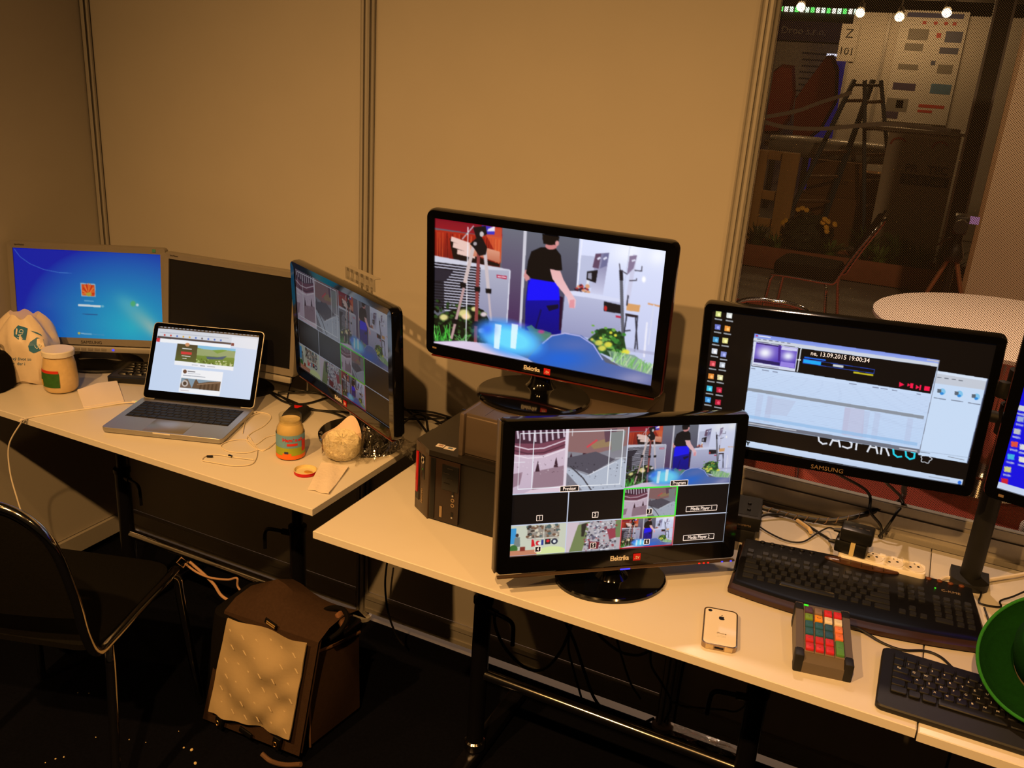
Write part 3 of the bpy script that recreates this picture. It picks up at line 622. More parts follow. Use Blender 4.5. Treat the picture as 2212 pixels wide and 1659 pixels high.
# 1, 2: silver pair in the corner
sil = (M_sbez, None, M_blk)
t, Mp, sc = monitor('silver-framed monitor with a bright blue log-in screen, in the wall corner', 'silver monitors', (-2.181, 1.782, 0.965), 0.525, 0.107, 0.410, 0.25625, (0.017, 0.017, 0.019, 0.022), LG, screen_mat('login_picture', 0.72), mats=sil, depth=0.05, rad=0.010, base=dict(z=DZ, kind='disc', r=(0.12, 0.095), off=0.055, neck='flat', by=-0.01))
text('SAMSUNG', 0.0125, M_logo_d, t, front(Mp, 0, -0.1395), 'logo_lettering', sx=1.05); text('SyncMaster', 0.006, M_logo_d, t, front(Mp, -0.185, 0.1385), 'lettering')
b = B(); b.box((0, -0.003, -0.1595), (0.424, 0.010, 0.018), 0.004); b.obj('button_strip', M_silver, t, True, Mp)
for k in range(6):
    b = B(); b.box((-0.06+k*0.019, -0.0085, -0.1595), (0.014, 0.002, 0.008), 0.0008); b.obj('button', M_sbez, t, True, Mp)
b = B(); b.lathe([(0.0035, 0), (0.0035, 0.001)], 10, (0, 0, 0)); b.obj('power_light', M_ledblue, t, False, front(Mp, 0.062, -0.1595, -0.0082))
b = B(); b.box((0.188, -0.0056, 0.1385), (0.010, 0.0006, 0.009)); b.obj('energy_sticker', mat('teal_sticker', (60, 130, 110), .5), t, False, Mp)
DK = Canvas(16, 10, 1, (4, 4, 4))
t, Mp, sc = monitor('silver-framed monitor with a black switched-off screen, behind the laptop', 'silver monitors', (-1.750, 1.885, 0.965), 0.107, 0.101, 0.410, 0.25625, (0.017, 0.017, 0.019, 0.022), DK, screen_mat('blank_picture', 0.2, 0.3), mats=sil, depth=0.05, rad=0.010, base=dict(z=DZ, kind='disc', r=(0.12, 0.085), off=0.045, neck='flat', by=-0.03))
text('SyncMaster', 0.006, M_logo_d, t, front(Mp, -0.185, 0.1385), 'lettering'); text('SAMSUNG', 0.0125, M_logo_d, t, front(Mp, 0, -0.1395), 'logo_lettering', sx=1.05)
b = B(); b.box((0, -0.003, -0.1595), (0.424, 0.010, 0.018), 0.004); b.obj('button_strip', M_silver, t, True, Mp)
# 3: turned black monitor
blk = (M_blkgloss, None, M_blkgloss)
M_clear = mat('clear_red_rim', (90, 30, 24), 0.1, var=0, coat=0.5)
def rim(t, Mp, w, h, bez):
    bl, br, bt, bb = bez; b = B(); b.box(((br-bl)/2, 0.002, -h/2-bb-0.002), (w+bl+br-0.03, 0.012, 0.0035), 0.001); b.obj('lower_rim', M_clear, t, True, Mp)
bz3 = (0.020, 0.024, 0.019, 0.026)
t, Mp, sc = monitor('glossy black monitor turned sideways, dim multi-picture screen, beside the laptop', 'black multi-picture monitors', (-1.2646, 1.7414, 1.0060), -0.475, -0.045, 0.4908, 0.2761, bz3, MV, screen_mat('turned_multiview_picture', 0.25), mats=blk, depth=0.05, rad=0.017, base=dict(z=DZ, kind='disc', r=(0.128, 0.105), off=0.06, prof='flat', up=0.05))
elektrika(t, Mp, -0.2761/2-0.0125); rim(t, Mp, .4908, .2761, bz3); slotted_bracket(t, Mp, 0.13, 0.155, 0.060)
# 4: black monitor on the computers
bz4 = (0.020, 0.024, 0.020, 0.027); ZG = 1.002
t, Mp, sc = monitor('glossy black monitor showing a man in blue trousers, raised on stacked computers', None, (-0.7195, 1.700, 1.2181), 0.044, -0.058, 0.5076, 0.2855, bz4, PRG, screen_mat('programme_picture', 1.0), mats=blk, depth=0.05, rad=0.018, base=dict(z=ZG, kind='disc', r=(0.125, 0.115), off=0.040, prof='flat', up=0.05, by=-0.045, ny=0.0))
elektrika(t, Mp, -0.2855/2-0.0135); rim(t, Mp, .5076, .2855, bz4); slotted_bracket(t, Mp, 0.44, 0.11, 0.075)
b = B(); b.box((-0.25, -0.0056, -0.152), (0.010, 0.0005, 0.004)); b.obj('corner_mark', M_logo_s, t, False, Mp)
# 5: black monitor at the front of the table
bz5 = (0.026, 0.026, 0.021, 0.036)
t, Mp, sc = monitor('glossy black monitor with a bright multi-picture screen, at the table front', 'black multi-picture monitors', (-0.4303, 1.487, 0.9456), 0.692, 0.097, 0.436, 0.24525, bz5, MV, screen_mat('multiview_picture', 0.98), mats=blk, depth=0.05, rad=0.010, base=dict(z=DZ, kind='disc', r=(0.112, 0.088), off=0.022, prof='flat', up=0.05, by=-0.006))
elektrika(t, Mp, -0.24525/2-0.017, 0.01)
M_sedge = mat('side_shell_grey', (96, 88, 80), 0.35, 0.3, var=0.02)
b = B(); b.box((-0.2445, 0.010, -0.0075), (0.004, 0.020, 0.296), 0.0015); b.obj('side_trim', M_sedge, t, True, Mp)
b = B(); b.box((0, -0.006, -0.1605), (0.484, 0.010, 0.004), 0.0015); b.obj('lower_rim', mat('smoked_lower_rim', (120, 100, 84), 0.12, 0.7, var=0), t, True, Mp)
for k, (x, m_) in enumerate(((0.165, M_ledred), (0.1745, M_ledred), (0.184, M_ledred), (0.214, M_ledblue), (0.233, M_ledblue), (0.01, M_ledblue))):
    b = B(); b.box((x, -0.0115, -0.1605), (0.0035 if k < 5 else 0.02, 0.0012, 0.0022)); b.obj('indicator_light', m_, t, False, Mp)
M_cap = mat('caption_grey', (20, 20, 22), .5, emit=(24, 24, 28), estr=.8); M_capw = mat('caption_white', (220, 224, 230), .5, emit=(220, 226, 236), estr=.75)
def caption(t, Mp, txt, u, v, w, h, size, hh):
    x, z = (u-.5)*w, (.5-v)*h; wd = hh*0.47*len(txt)+hh*.8
    for (dx, dz, sx_, sz_) in ((0, hh*.6, wd, hh*.09), (0, -hh*.6, wd, hh*.09), (-wd/2, 0, hh*.09, hh*1.2), (wd/2, 0, hh*.09, hh*1.2)):
        b = B(); b.box((x+dx, -0.0010, z+dz), (sx_, 0.0004, sz_)); b.obj('caption_border', M_capw, t, False, Mp)
    b = B(); b.box((x, -0.0006, z), (wd, 0.0004, hh*1.2)); b.obj('caption_plate', M_cap, t, False, Mp)
    text(txt, size, M_capw, t, Mp @ T((x, -0.0011, z)) @ RX(PI/2), 'caption', sx=.80, ext=0.0001)
for txt, u, v in (('Preview', .25, .475), ('Program', .755, .475), ('1', .125, .70), ('2', .375, .70), ('3', .625, .70), ('4', .125, .955), ('5', .375, .955), ('6', .625, .955), ('Media Player 1', .875, .70), ('Media Player 2', .875, .945)):
    caption(t, Mp, txt, u, v, .436, .24525, 0.0098, 0.0088)
# 6: wide black monitor on the pole, desktop with windows
w6, h6 = 0.510, 0.287; bz6 = (0.0175, 0.0175, 0.016, 0.024)
C6 = (-0.1115, 1.779, 1.1135); Y6, T6, R6 = 0.090, -0.040, 0.032
M6 = panel_frame(C6, Y6, T6, R6)
tf6 = hom([prj(M6 @ Vector(q)) for q in ((-w6/2, 0, h6/2), (w6/2, 0, h6/2), (w6/2, 0, -h6/2), (-w6/2, 0, -h6/2))])
CG = Canvas(560, 315, 2, (4, 4, 6), tf6); c = CG
def A(*P): return crop((1600, 700), 4.022, P)
def D(*P): return crop((1480, 620), 2.963, P)
# wallpaper lettering C A S P A R C G, upper half hidden by the window
e_, u_, o_ = Vector((1, .175)), Vector((.13, -1)), Vector((668, 1032))
STK = {'C': [[(.9, .08), (.5, 0), (.12, .15), (0, .5), (.12, .85), (.5, 1), (.9, .92)]], 'A': [[(0, 0), (.5, 1), (1, 0)], [(.2, .36), (.8, .36)]], 'S': [[(0, .06), (.5, 0), (.85, .12), (.85, .38), (.5, .52), (.15, .65), (.15, .9), (.5, 1), (.85, .94)]],
       'P': [[(.1, 0), (.1, 1), (.6, 1), (.9, .8), (.6, .5), (.1, .5)]], 'R': [[(.1, 0), (.1, 1), (.6, 1), (.9, .8), (.6, .5), (.1, .5)], [(.5, .5), (.9, 0)]], 'G': [[(.9, .92), (.5, 1), (.12, .85), (0, .5), (.12, .15), (.5, 0), (.9, .12), (.9, .5), (.55, .5)]]}
for k, ch in enumerate('CASPARCG'):
    for S in STK[ch]:
        P = [o_+e_*(k*108+x*88)+u_*(y*125) for x, y in S]
        c.line(A(*[(q.x, q.y) for q in P]), .012, (226, 230, 240) if k < 6 else (30, 214, 236))
P = [(1610+44*math.cos(a)*(1+.18*math.cos(5*a)), 1170+34*math.sin(a)*(1+.18*math.cos(5*a))) for a in np.linspace(0, 2*PI, 26)]; c.line(A(*P), .005, (220, 224, 232))
# explorer window behind, then the player window
c.poly(A((1690, 405), (2148, 476), (1968, 1208), (1540, 1135)), (200, 220, 246)); c.poly(A((1700, 405), (2148, 476), (2125, 575), (1660, 510)), (196, 202, 214)); c.poly(A((1700, 405), (2148, 476), (2142, 500), (1700, 430)), (214, 226, 244))
for (x, y) in ((1738, 588), (1888, 608), (2036, 632)):
    q = A((x, y))[0]; c.blob(q[0]+3, q[1], 7, 7, (130, 196, 236)); c.poly(A((x-30, y-24), (x+4, y-20), (x+2, y+12), (x-32, y+8)), (90, 100, 112)); c.blob(q[0]+2, q[1]+4, 4, 3, (50, 140, 220)); c.line(A((x-60, y+52), (x+40, y+68)), .006, (120, 130, 150))
for k in range(4): c.line(A((1708+k*62, 462+k*9), (1740+k*62, 466+k*9)), .006, (110, 116, 128))
c.line(A((1560, 1100), (1985, 1160)), .004, (170, 186, 210)); c.line(A((1560, 1110), (1640, 1122)), .006, (130, 140, 156)); c.line(A((1800, 1150), (1940, 1180)), .006, (150, 160, 176)); c.line(A((2144, 478), (1966, 1204)), .006, (90, 100, 130))
c.poly(A((122, 84), (1726, 314), (1550, 1122), (20, 872)), (206, 222, 248), col2=(190, 214, 246)); c.poly(A((122, 84), (1726, 314), (1720, 345), (116, 120)), (120, 140, 226), col2=(150, 170, 240)); c.line(A((160, 104), (260, 119)), .008, (226, 230, 246)); c.poly(A((134, 96), (150, 98), (148, 110), (132, 108)), (206, 40, 80)); c.poly(A((116, 120), (1720, 345), (1708, 372), (110, 146)), (206, 212, 224)); c.line(A((1620, 312), (1715, 326)), .010, (190, 190, 200))
for k in range(6): c.line(A((146+k*52, 131+k*7), (172+k*52, 134+k*7)), .006, (120, 124, 140))
c.poly(A((500, 208), (1706, 372), (1648, 606), (472, 418)), (5, 6, 9)); c.poly(A((108, 146), (504, 204), (476, 420), (94, 366)), (20, 20, 26)); c.poly(A((112, 150), (500, 207), (474, 414), (98, 362)), (214, 220, 240)); c.poly(A((136, 158), (496, 214), (470, 388), (112, 330)), (110, 84, 200), col2=(70, 50, 170))
q = A((212, 250))[0]; c.blob(q[0], q[1], 22, 17, (246, 246, 255), 1, 1); q = A((412, 278))[0]; c.blob(q[0], q[1], 16, 12, (236, 240, 255), 1, 1); c.poly(A((140, 160), (330, 188), (326, 200), (138, 172)), (60, 44, 110)); c.poly(A((360, 196), (494, 216), (490, 240), (352, 224)), (206, 206, 240)); c.poly(A((120, 300), (340, 336), (340, 362), (114, 330)), (40, 30, 90)); c.poly(A((350, 326), (470, 344), (466, 384), (340, 366)), (150, 130, 226)); c.line(A((340, 190), (334, 320)), .016, (70, 40, 140)); c.line(A((110, 352), (330, 384)), .006, (150, 150, 170))
c.line(A((526, 212), (492, 412)), .008, (206, 210, 214)); c.poly(A((496, 304), (524, 308), (522, 320), (494, 316)), (226, 226, 226))
c.poly(A((545, 304), (700, 328), (696, 360), (542, 336)), (24, 170, 246)); c.line(A((545, 304), (1162, 396), (1156, 430), (540, 338), (545, 304)), .004, (40, 80, 200)); c.line(A((556, 290), (735, 316)), .010, (30, 100, 220)); c.line(A((984, 421), (1146, 445)), .012, (214, 200, 40), .9); c.line(A((808, 360), (886, 371)), .016, (226, 232, 236), .9)
RED = (250, 24, 76)
c.poly(A((1378, 502), (1422, 528), (1374, 546)), RED); c.poly(A((1450, 514), (1474, 530), (1446, 544)), RED); c.line(A((1480, 518), (1476, 552)), .010, RED); c.line(A((1492, 520), (1488, 556)), .010, RED); c.poly(A((1522, 528), (1552, 550), (1518, 568)), RED); c.line(A((1562, 534), (1556, 570)), .010, RED); c.poly(A((1596, 538), (1644, 544), (1638, 584), (1590, 578)), RED)
for k in range(34):
    tt = k/34; a_ = (90-70*tt, 400+450*tt); b__ = (1640-90*tt, 640+440*tt)
    if not (.34 < tt < .38): c.line(A(a_, b__), .0018, (170, 186, 216), .7)
for (x, l) in ((95, 30), (188, 56), (280, 40), (944, 60), (1146, 50), (1216, 56), (1316, 40), (1530, 30)):
    y = 385+(x-95)*.155; c.line(A((x, y), (x+l, y+l*.155)), .007, (130, 140, 166))
for x in (150, 235, 905, 1075, 1165, 1450): c.poly(A((x, 590+(x-60)*.16), (x+50, 600+(x-60)*.16), (x+14, 830+(x-60)*.16), (x-36, 820+(x-60)*.16)), (176, 176, 206), .25)
c.poly(A((240, 630), (480, 670), (400, 800), (210, 780)), (180, 180, 206), .3); c.poly(A((905, 720), (1075, 745), (1060, 990), (880, 960)), (190, 180, 206), .45)
c.poly(A((66, 552), (1592, 798), (1586, 826), (58, 578)), (140, 148, 160)); c.poly(A((44, 784), (1536, 1030), (1530, 1058), (38, 810)), (150, 190, 232), .8); c.poly(A((20, 838), (1552, 1086), (1548, 1120), (20, 868)), (110, 114, 128)); c.line(A((50, 856), (480, 924)), .008, (190, 194, 204)); c.line(A((1380, 1078), (1530, 1102)), .008, (206, 210, 216)); c.line(A((1726, 316), (1550, 1120)), .004, (120, 124, 140))
# task bar and desktop icons
c.poly(D((150, 938), (1778, 1232), (1770, 1272), (140, 974)), (206, 222, 244), col2=(190, 208, 236)); c.line(D((394, 988), (404, 1000), (412, 992)), .010, (40, 46, 50)); c.line(D((404, 998), (402, 1010)), .010, (40, 46, 50)); c.blob(*D((1755, 1250))[0], 4, 4, (40, 110, 220)); c.line(D((1560, 1212), (1690, 1234)), .007, (160, 170, 186))
IC = [(215, 175, (206, 214, 130)), (285, 185, (226, 230, 226)), (210, 258, (110, 120, 200)), (272, 268, (236, 150, 60)), (198, 338, (70, 150, 200)), (258, 345, (222, 214, 130)), (190, 412, (210, 214, 224)), (248, 432, (130, 140, 206)), (178, 492, (206, 70, 80)), (240, 500, (190, 196, 206)), (168, 572, (226, 140, 60)), (226, 580, (222, 214, 160)), (158, 650, (60, 190, 226)), (220, 660, (190, 30, 60)), (148, 722, (70, 150, 220)), (212, 738, (190, 30, 60))]
for (x, y, col) in IC:
    q = D((x, y))[0]; c.poly(D((x-17, y-20), (x+19, y-15), (x+15, y+19), (x-20, y+14)), col); c.blob(q[0]+1, q[1]+1, 3, 3.4, tuple(min(255, v+50) for v in col)); c.line(D((x-22, y+30), (x+20, y+37)), .010, (190, 194, 200), .8)
CG.blur(1); CG.tf = None
t, Mp, sc = monitor('wide black monitor on the pole showing a player window on a black desktop', None, C6, Y6, T6, w6, h6, bz6, CG, screen_mat('desktop_picture', 0.98), R6, mats=(M_blkgloss, None, M_blk), depth=0.05, rad=0.013)
text('SAMSUNG', 0.0125, M_logo_s, t, front(Mp, 0.005, -h6/2-0.013), 'logo_lettering', sx=1.1)
text('ne, 13.09.2015 19:00:34', 0.0125, M_capw, t, Mp @ T(Vector(((tf6(*A((862, 285))[0])[0]-.5)*w6, -0.0012, (.5-tf6(*A((862, 285))[0])[1])*h6))) @ RX(PI/2) @ RZ(-0.0), 'clock_lettering', ext=0.0001, sx=.9)
MON6, MP6 = t, Mp
# 7: blue desktop, cut by the picture edge
w7, h7 = 0.51, 0.287; C7 = (0.444, 1.700, 1.149); Y7, T7 = -0.221, -0.045
M7 = panel_frame(C7, Y7, T7); tf7 = hom([prj(M7 @ Vector(q)) for q in ((-w7/2, 0, h7/2), (w7/2, 0, h7/2), (w7/2, 0, -h7/2), (-w7/2, 0, -h7/2))])
BL = Canvas(320, 180, 2, (8, 8, 226), tf7); c = BL
def E_(*P): return crop((1980, 560), 2.81, P)
for (x, y, col) in ((640, 905, (206, 210, 214)), (634, 970, (150, 170, 214)), (614, 1045, (190, 194, 200)), (597, 1122, (226, 80, 60)), (576, 1198, (60, 180, 226)), (556, 1274, (206, 206, 130)), (538, 1345, (206, 30, 50)), (650, 1140, (220, 220, 220)), (645, 1215, (226, 226, 210))):
    c.poly(E_((x-20, y-18), (x+22, y-12), (x+18, y+20), (x-22, y+14)), col); c.line(E_((x-24, y+32), (x+14, y+40)), .012, (200, 206, 226), .8)
c.tf = None; c.rect(0, .955, 1, 1, (200, 214, 240))
for k in range(5):
    for j in range(2): c.rect(.12+j*.06, .1+k*.12, .145+j*.06, .15+k*.12, (206, 200, 190))
t, Mp, sc = monitor('glossy black monitor with a plain blue desktop, right of the black pole', None, C7, Y7, T7, w7, h7, (0.022, 0.022, 0.018, 0.024), BL, screen_mat('blue_desktop_picture', 0.95), mats=(M_blkgloss, None, M_blk), depth=0.05, rad=0.017)
MON7, MP7 = t, Mp
b = B(); b.box((-0.245, -0.0056, -0.155), (0.009, 0.0005, 0.005)); b.obj('corner_mark', M_logo_s, t, False, Mp)
# pole with its arms, standing on the table
PX, PYY = 0.205, 1.886
t = thing('monitor_pole', 'black steel pole with foot plate carrying two monitors', 'pole', (PX, PYY, DZ)); I = RM(t)
b = B(); b.cyl((PX, PYY, DZ+0.01), (PX, PYY, 1.42), 0.0195, seg=24); b.obj('pole', M_blksoft, t, True, I)
b = B(); b.prism([(PX-.036, PYY+.028), (PX+.036, PYY+.028), (PX+.036, PYY-.018)]+[(PX+.036*math.cos(a), PYY-.018-.026*math.sin(a)) for a in np.linspace(.3, PI-.3, 8)]+[(PX-.036, PYY-.018)], DZ, DZ+0.016, bev=.002); b.obj('foot_plate', M_blksoft, t, True, I)
def arm(name_m, Mw, z):
    c0 = Mw @ Vector((0, 0.050, 0)); b = B()
    b.box((0, 0.052, 0), (0.10, 0.006, 0.10), 0.004); b.obj('vesa_plate', M_blksoft, t, True, I @ Mw)
    b = B(); b.tube([Vector((PX, PYY, z)), Vector(((PX*.6+c0.x*.4), PYY+.005, z)), Vector((c0.x, c0.y+.028, z)), c0+Vector((0, 0.004, 0))], 0.012, 12); b.obj('arm', M_blksoft, t, True, I)
    b = B(); b.cyl((PX, PYY, z-0.03), (PX, PYY, z+0.03), 0.027, seg=20); b.obj('arm_collar', M_blksoft, t, True, I)
arm('a', M6, 1.10); arm('b', M7, 1.17)
b = B(); b.lathe([(0.012, 0), (0.014, 0.01), (0.010, 0.03), (0, .032)], 12, (0.172, 1.842, 1.155)); b.obj('arm_knob', M_blksoft, t, True, I)
# ---------------------------------------------------------------- laptop
def keyset(parent, rows, pitch, kw, kh, m, z, x0, y0, Mt=None, gap=0.003, name='key', legends=None, lmat=None, lsize=0.006, taper=0.82):
    """rows from the back: list of (list of widths in units, negative = gap)"""
    cache = {}; Mt = Mt or Matrix()
    for j, row in enumerate(rows):
        x = x0; y = y0-j*pitch[1]; n = 0
        for u in row:
            if u < 0: x += -u*pitch[0]; continue
            w_ = u*pitch[0]-gap; d_ = pitch[1]-gap
            if round(u, 2) not in cache:
                b = B(); bo = rr(w_, d_, min(w_, d_)*.16, 2); tp = [(px*(1-(1-taper)*d_/w_), py*taper) for px, py in bo]
                b.loft([[Vector((px, py, 0)) for px, py in bo], [Vector((px, py, kh*.85)) for px, py in tp], [Vector((px*.96, py*.96, kh)) for px, py in tp]], False, True)
                cache[round(u, 2)] = b.mesh('key', m)
            k = inst(name, cache[round(u, 2)], parent, Mt @ T((x+u*pitch[0]/2, y, z)))
            if legends and j < len(legends) and n < len(legends[j]) and legends[j][n] != ' ':
                inst('legend', text_mesh(legends[j][n], lsize, lmat, 0.0001), k, T((-0.003 if len(legends[j][n]) == 1 else 0, 0.002, kh+0.0002)))
            n += 1; x += u*pitch[0]
M_mac = mat('brushed_aluminium_laptop', (170, 168, 165), 0.38, 0.75, var=0.01)
M_glass_b = mat('black_glass', (5, 5, 6), 0.08, var=0, coat=.3)
tfm = hom(crop((0, 500), 3.318, [(1135, 705), (1860, 770), (1800, 1225), (1065, 1160)]))
MC = Canvas(250, 156, 2, (196, 216, 244), tfm); c = MC
def L2(*P): return crop((0, 500), 3.318, P)
c.poly(L2((1130, 700), (1866, 766), (1862, 784), (1128, 722)), (16, 18, 22))
for k in range(26):
    x = 1150+k*27; c.line(L2((x, 712+k*2.4), (x+14, 713+k*2.4)), .012, (190, 196, 206), .8)
c.poly(L2((1134, 722), (1862, 784), (1852, 838), (1126, 776)), (206, 214, 226)); c.poly(L2((1128, 776), (1660, 824), (1656, 836), (1126, 790)), (50, 52, 62)); c.line(L2((1145, 750), (1640, 792)), .010, (170, 180, 196)); c.poly(L2((1122, 790), (1148, 792), (1144, 820), (1120, 816)), (206, 40, 60)); c.poly(L2((1150, 792), (1656, 838), (1654, 860), (1148, 820)), (240, 244, 250))
c.poly(L2((1664, 780), (1846, 796), (1842, 872), (1656, 850)), (220, 228, 240)); c.poly(L2((1660, 824), (1680, 826), (1678, 846), (1658, 844)), (110, 40, 50))
for k in range(10): q = L2((1180+k*45, 770+k*4))[0]; c.blob(q[0], q[1], 2, 2, random.choice([(206, 60, 60), (60, 110, 200), (90, 90, 100), (220, 170, 60)]))
c.poly(L2((1274, 830), (1420, 842), (1408, 966), (1256, 950)), (46, 50, 36), col2=(70, 90, 40)); c.blob(*L2((1345, 838))[0], 5, 4, (200, 140, 100)); c.poly(L2((1300, 886), (1378, 892), (1376, 910), (1298, 904)), (206, 40, 54)); c.line(L2((1310, 864), (1376, 870)), .012, (226, 226, 226)); c.line(L2((1306, 916), (1366, 922)), .012, (220, 220, 220)); c.line(L2((1312, 934), (1340, 936)), .010, (220, 220, 220))
c.poly(L2((1420, 842), (1692, 866), (1678, 992), (1408, 966)), (120, 160, 70), col2=(84, 116, 40)); c.poly(L2((1420, 842), (1692, 866), (1690, 884), (1600, 872), (1500, 876), (1418, 860)), (120, 190, 226)); c.poly(L2((1418, 866), (1520, 874), (1560, 900), (1640, 876), (1690, 890), (1684, 930), (1412, 912)), (140, 160, 110)); c.poly(L2((1480, 920), (1560, 926), (1630, 916), (1600, 942), (1490, 940)), (30, 80, 110)); c.speck(L2((1412, 940), (1680, 960), (1678, 992), (1410, 968)), 40, [(160, 180, 110), (60, 90, 30), (200, 200, 160)], (.008, .02))
c.poly(L2((1254, 950), (1678, 992), (1676, 1020), (1252, 980)), (238, 242, 248)); c.line(L2((1440, 985), (1472, 988)), .010, (90, 90, 100)); c.line(L2((1380, 980), (1420, 983)), .008, (160, 166, 180)); c.line(L2((1490, 990), (1545, 995)), .008, (160, 166, 180))
c.poly(L2((1310, 1008), (1606, 1030), (1580, 1200), (1286, 1172)), (240, 244, 250)); c.blob(*L2((1330, 1028))[0], 4.2, 4.2, (90, 60, 50)); c.line(L2((1352, 1026), (1402, 1030)), .012, (70, 76, 90)); c.line(L2((1318, 1054), (1476, 1068)), .010, (150, 160, 176)); c.line(L2((1352, 1040), (1440, 1047)), .008, (180, 186, 200))
c.poly(L2((1304, 1072), (1588, 1098), (1580, 1166), (1294, 1142)), (120, 150, 170)); c.poly(L2((1300, 1110), (1330, 1084), (1350, 1080), (1360, 1100), (1380, 1146), (1294, 1142)), (100, 84, 76)); c.poly(L2((1380, 1146), (1400, 1096), (1412, 1080), (1430, 1110), (1500, 1100), (1588, 1098), (1580, 1166)), (84, 66, 54)); c.blob(*L2((1330, 1112))[0], 7, 7, (190, 184, 180)); c.blob(*L2((1330, 1112))[0], 4, 4, (60, 50, 46))
for k in range(5): c.line(L2((1440+k*28, 1150+k*2), (1446+k*28, 1120)), .03, (50, 38, 34))
c.line(L2((1420, 1120), (1580, 1104)), .012, (150, 120, 96)); c.line(L2((1298, 1160), (1358, 1166)), .008, (190, 170, 180))
MC.blur(1); MC.tf = None
lx, ly, lyaw = -1.676, 1.612, math.radians(19.9)
t = thing('laptop', 'open silver aluminium laptop with black keys showing a web page', 'laptop', (lx, ly, DZ), lyaw)
b = B(); b.loft([[Vector((x, y, z)) for x, y in rr(w_, d_, 0.010, 5)] for w_, d_, z in ((.304, .209, .001), (.312, .217, .004), (.314, .219, .010), (.314, .219, .0158), (.313, .218, .0165))]); b.obj('body', M_mac, t)
b = B(); b.box((0, -0.1092, 0.0145), (0.045, 0.0014, 0.004), 0.0008); b.obj('notch_highlight', mat('pale_notch_highlight', (226, 222, 214), .4, .2), t)  # pale strip painted in for the highlight along the notch
b = B(); b.box((0, 0.028, 0.0166), (0.276, 0.108, 0.0006)); b.obj('keyboard_well', M_blksoft, t, False)
PK = (0.0189, 0.0178)
keyset(t, [[1.0]+[.965]*14, [1]*13+[1.5], [1.5]+[1]*12+[1], [1.8]+[1]*11+[1.7], [2.3]+[1]*10+[2.2], [1, 1, 1, 1.25, 4.9, 1.25, 1, 1, 1, 1.1]], PK, None, 0.0014, M_blksoft, 0.0168, -0.1372, 0.0725, gap=0.0028, taper=.96)
b = B(); b.box((0, -0.066, 0.01655), (0.105, 0.075, 0.0006), 0.0002); b.obj('trackpad', mat('laptop_trackpad', (156, 154, 151), .3, .6, var=.01), t)
b = B(); b.cyl((-0.12, 0.1005, 0.0145), (0.12, 0.1005, 0.0145), 0.0052, seg=12); b.obj('hinge', M_blk, t)
ML = T((0, 0.1035, 0.0165)) @ RX(-math.radians(27.5)) @ T((0, 0, 0.1065))
lid = B(); lid.loft([[Vector((x, y, z)) for x, z in rr(w_, h_, 0.011, 5)] for w_, h_, y in ((.313, .212, 0), (.314, .213, .001), (.314, .213, .004), (.309, .208, .0062))]); lid.obj('lid', M_mac, t, M=ML)
b = B(); b.loft([[Vector((x, y, z)) for x, z in rr(.310, .209, 0.010, 5)] for y in (-0.0006, 0.0002)]); b.obj('screen_glass', M_glass_b, t, M=ML)
inst('screen', picture_mesh('screen', MC, .286, .178, screen_mat('web_page_picture', 0.92)), t, ML @ T((0, -0.0011, 0.006)))
# charger plug and cord
def onD(u, v, dz=0.0): return onz(u, v, DZ+dz)
def cord(name, label, pts, r, m, cat='cable', group=None, n=8, seg=8, extra=None):
    P = smooth_path(pts, n); t = thing(name, label, cat, Vector(pts[0]) if extra else (0, 0, 0), 0, group) if extra else None
    b = B(); b.tube(P, r, seg)
    if t is None:
        o = b.obj(name, m); tag(o, label, cat, group); return o
    b.obj('cord', m, t, True, RM(t)); extra(t); return t
def plug(t):
    I = RM(t); p = onD(292, 868, .008); b = B(); b.box((0, 0, 0), (0.018, 0.009, 0.006), 0.002); b.obj('magnetic_plug', M_white, t, True, I @ T(p) @ RZ(lyaw))
    b = B(); b.box((0.004, -0.002, 0.0032), (0.002, 0.002, 0.0006)); b.obj('charge_light', M_ledgreen, t, False, I @ T(p) @ RZ(lyaw))
q = [onD(288, 869, .007), onD(262, 871, .003), onD(220, 878, .002), onD(180, 884, .002), onD(120, 893, .002), onD(70, 901, .002), onD(44, 909, .0025)]
e0 = onD(38, 905, .002); e0.y = 1.4135
q += [Vector((q[-1].x-.012, 1.409, DZ-.004)), ony(20, 960, 1.402), ony(22, 1020, 1.400), ony(38, 1080, 1.40), ony(52, 1125, 1.402), ony(54, 1150, 1.405)]
cord('charger_cord', 'white charger cord from the laptop hanging over the table edge', q, 0.0021, M_wcable, extra=plug)

# ---------------------------------------------------------------- things on the corner table
# keyboard behind the laptop
p0, p1 = onD(230, 826), onD(300, 772); yk = math.atan2(p1.y-p0.y, p1.x-p0.x)-PI/2
t = thing('keyboard', 'black keyboard pushed in behind the laptop', 'keyboard', p0, yk)
b = B(); b.prism(rr(.30, .150, .012, 4, .15, .075), 0.0, 0.016, bev=.003); b.obj('body', M_blksoft, t)
b = B(); b.box((.15, .075, .0165), (.285, .132, .0012)); b.obj('inner_frame', mat('dark_grey_plastic', (44, 42, 40), .45), t, False)
keyset(t, [[1]*14, [1.5]+[1]*11+[1.5], [1.8]+[1]*10+[2.2], [2.3]+[1]*9+[2.7], [1.5, 1, 1.5, 5, 1.5, 1, 1, 1.5]], (.0185, .0215), None, .004, M_blk, .017, .02, .122)
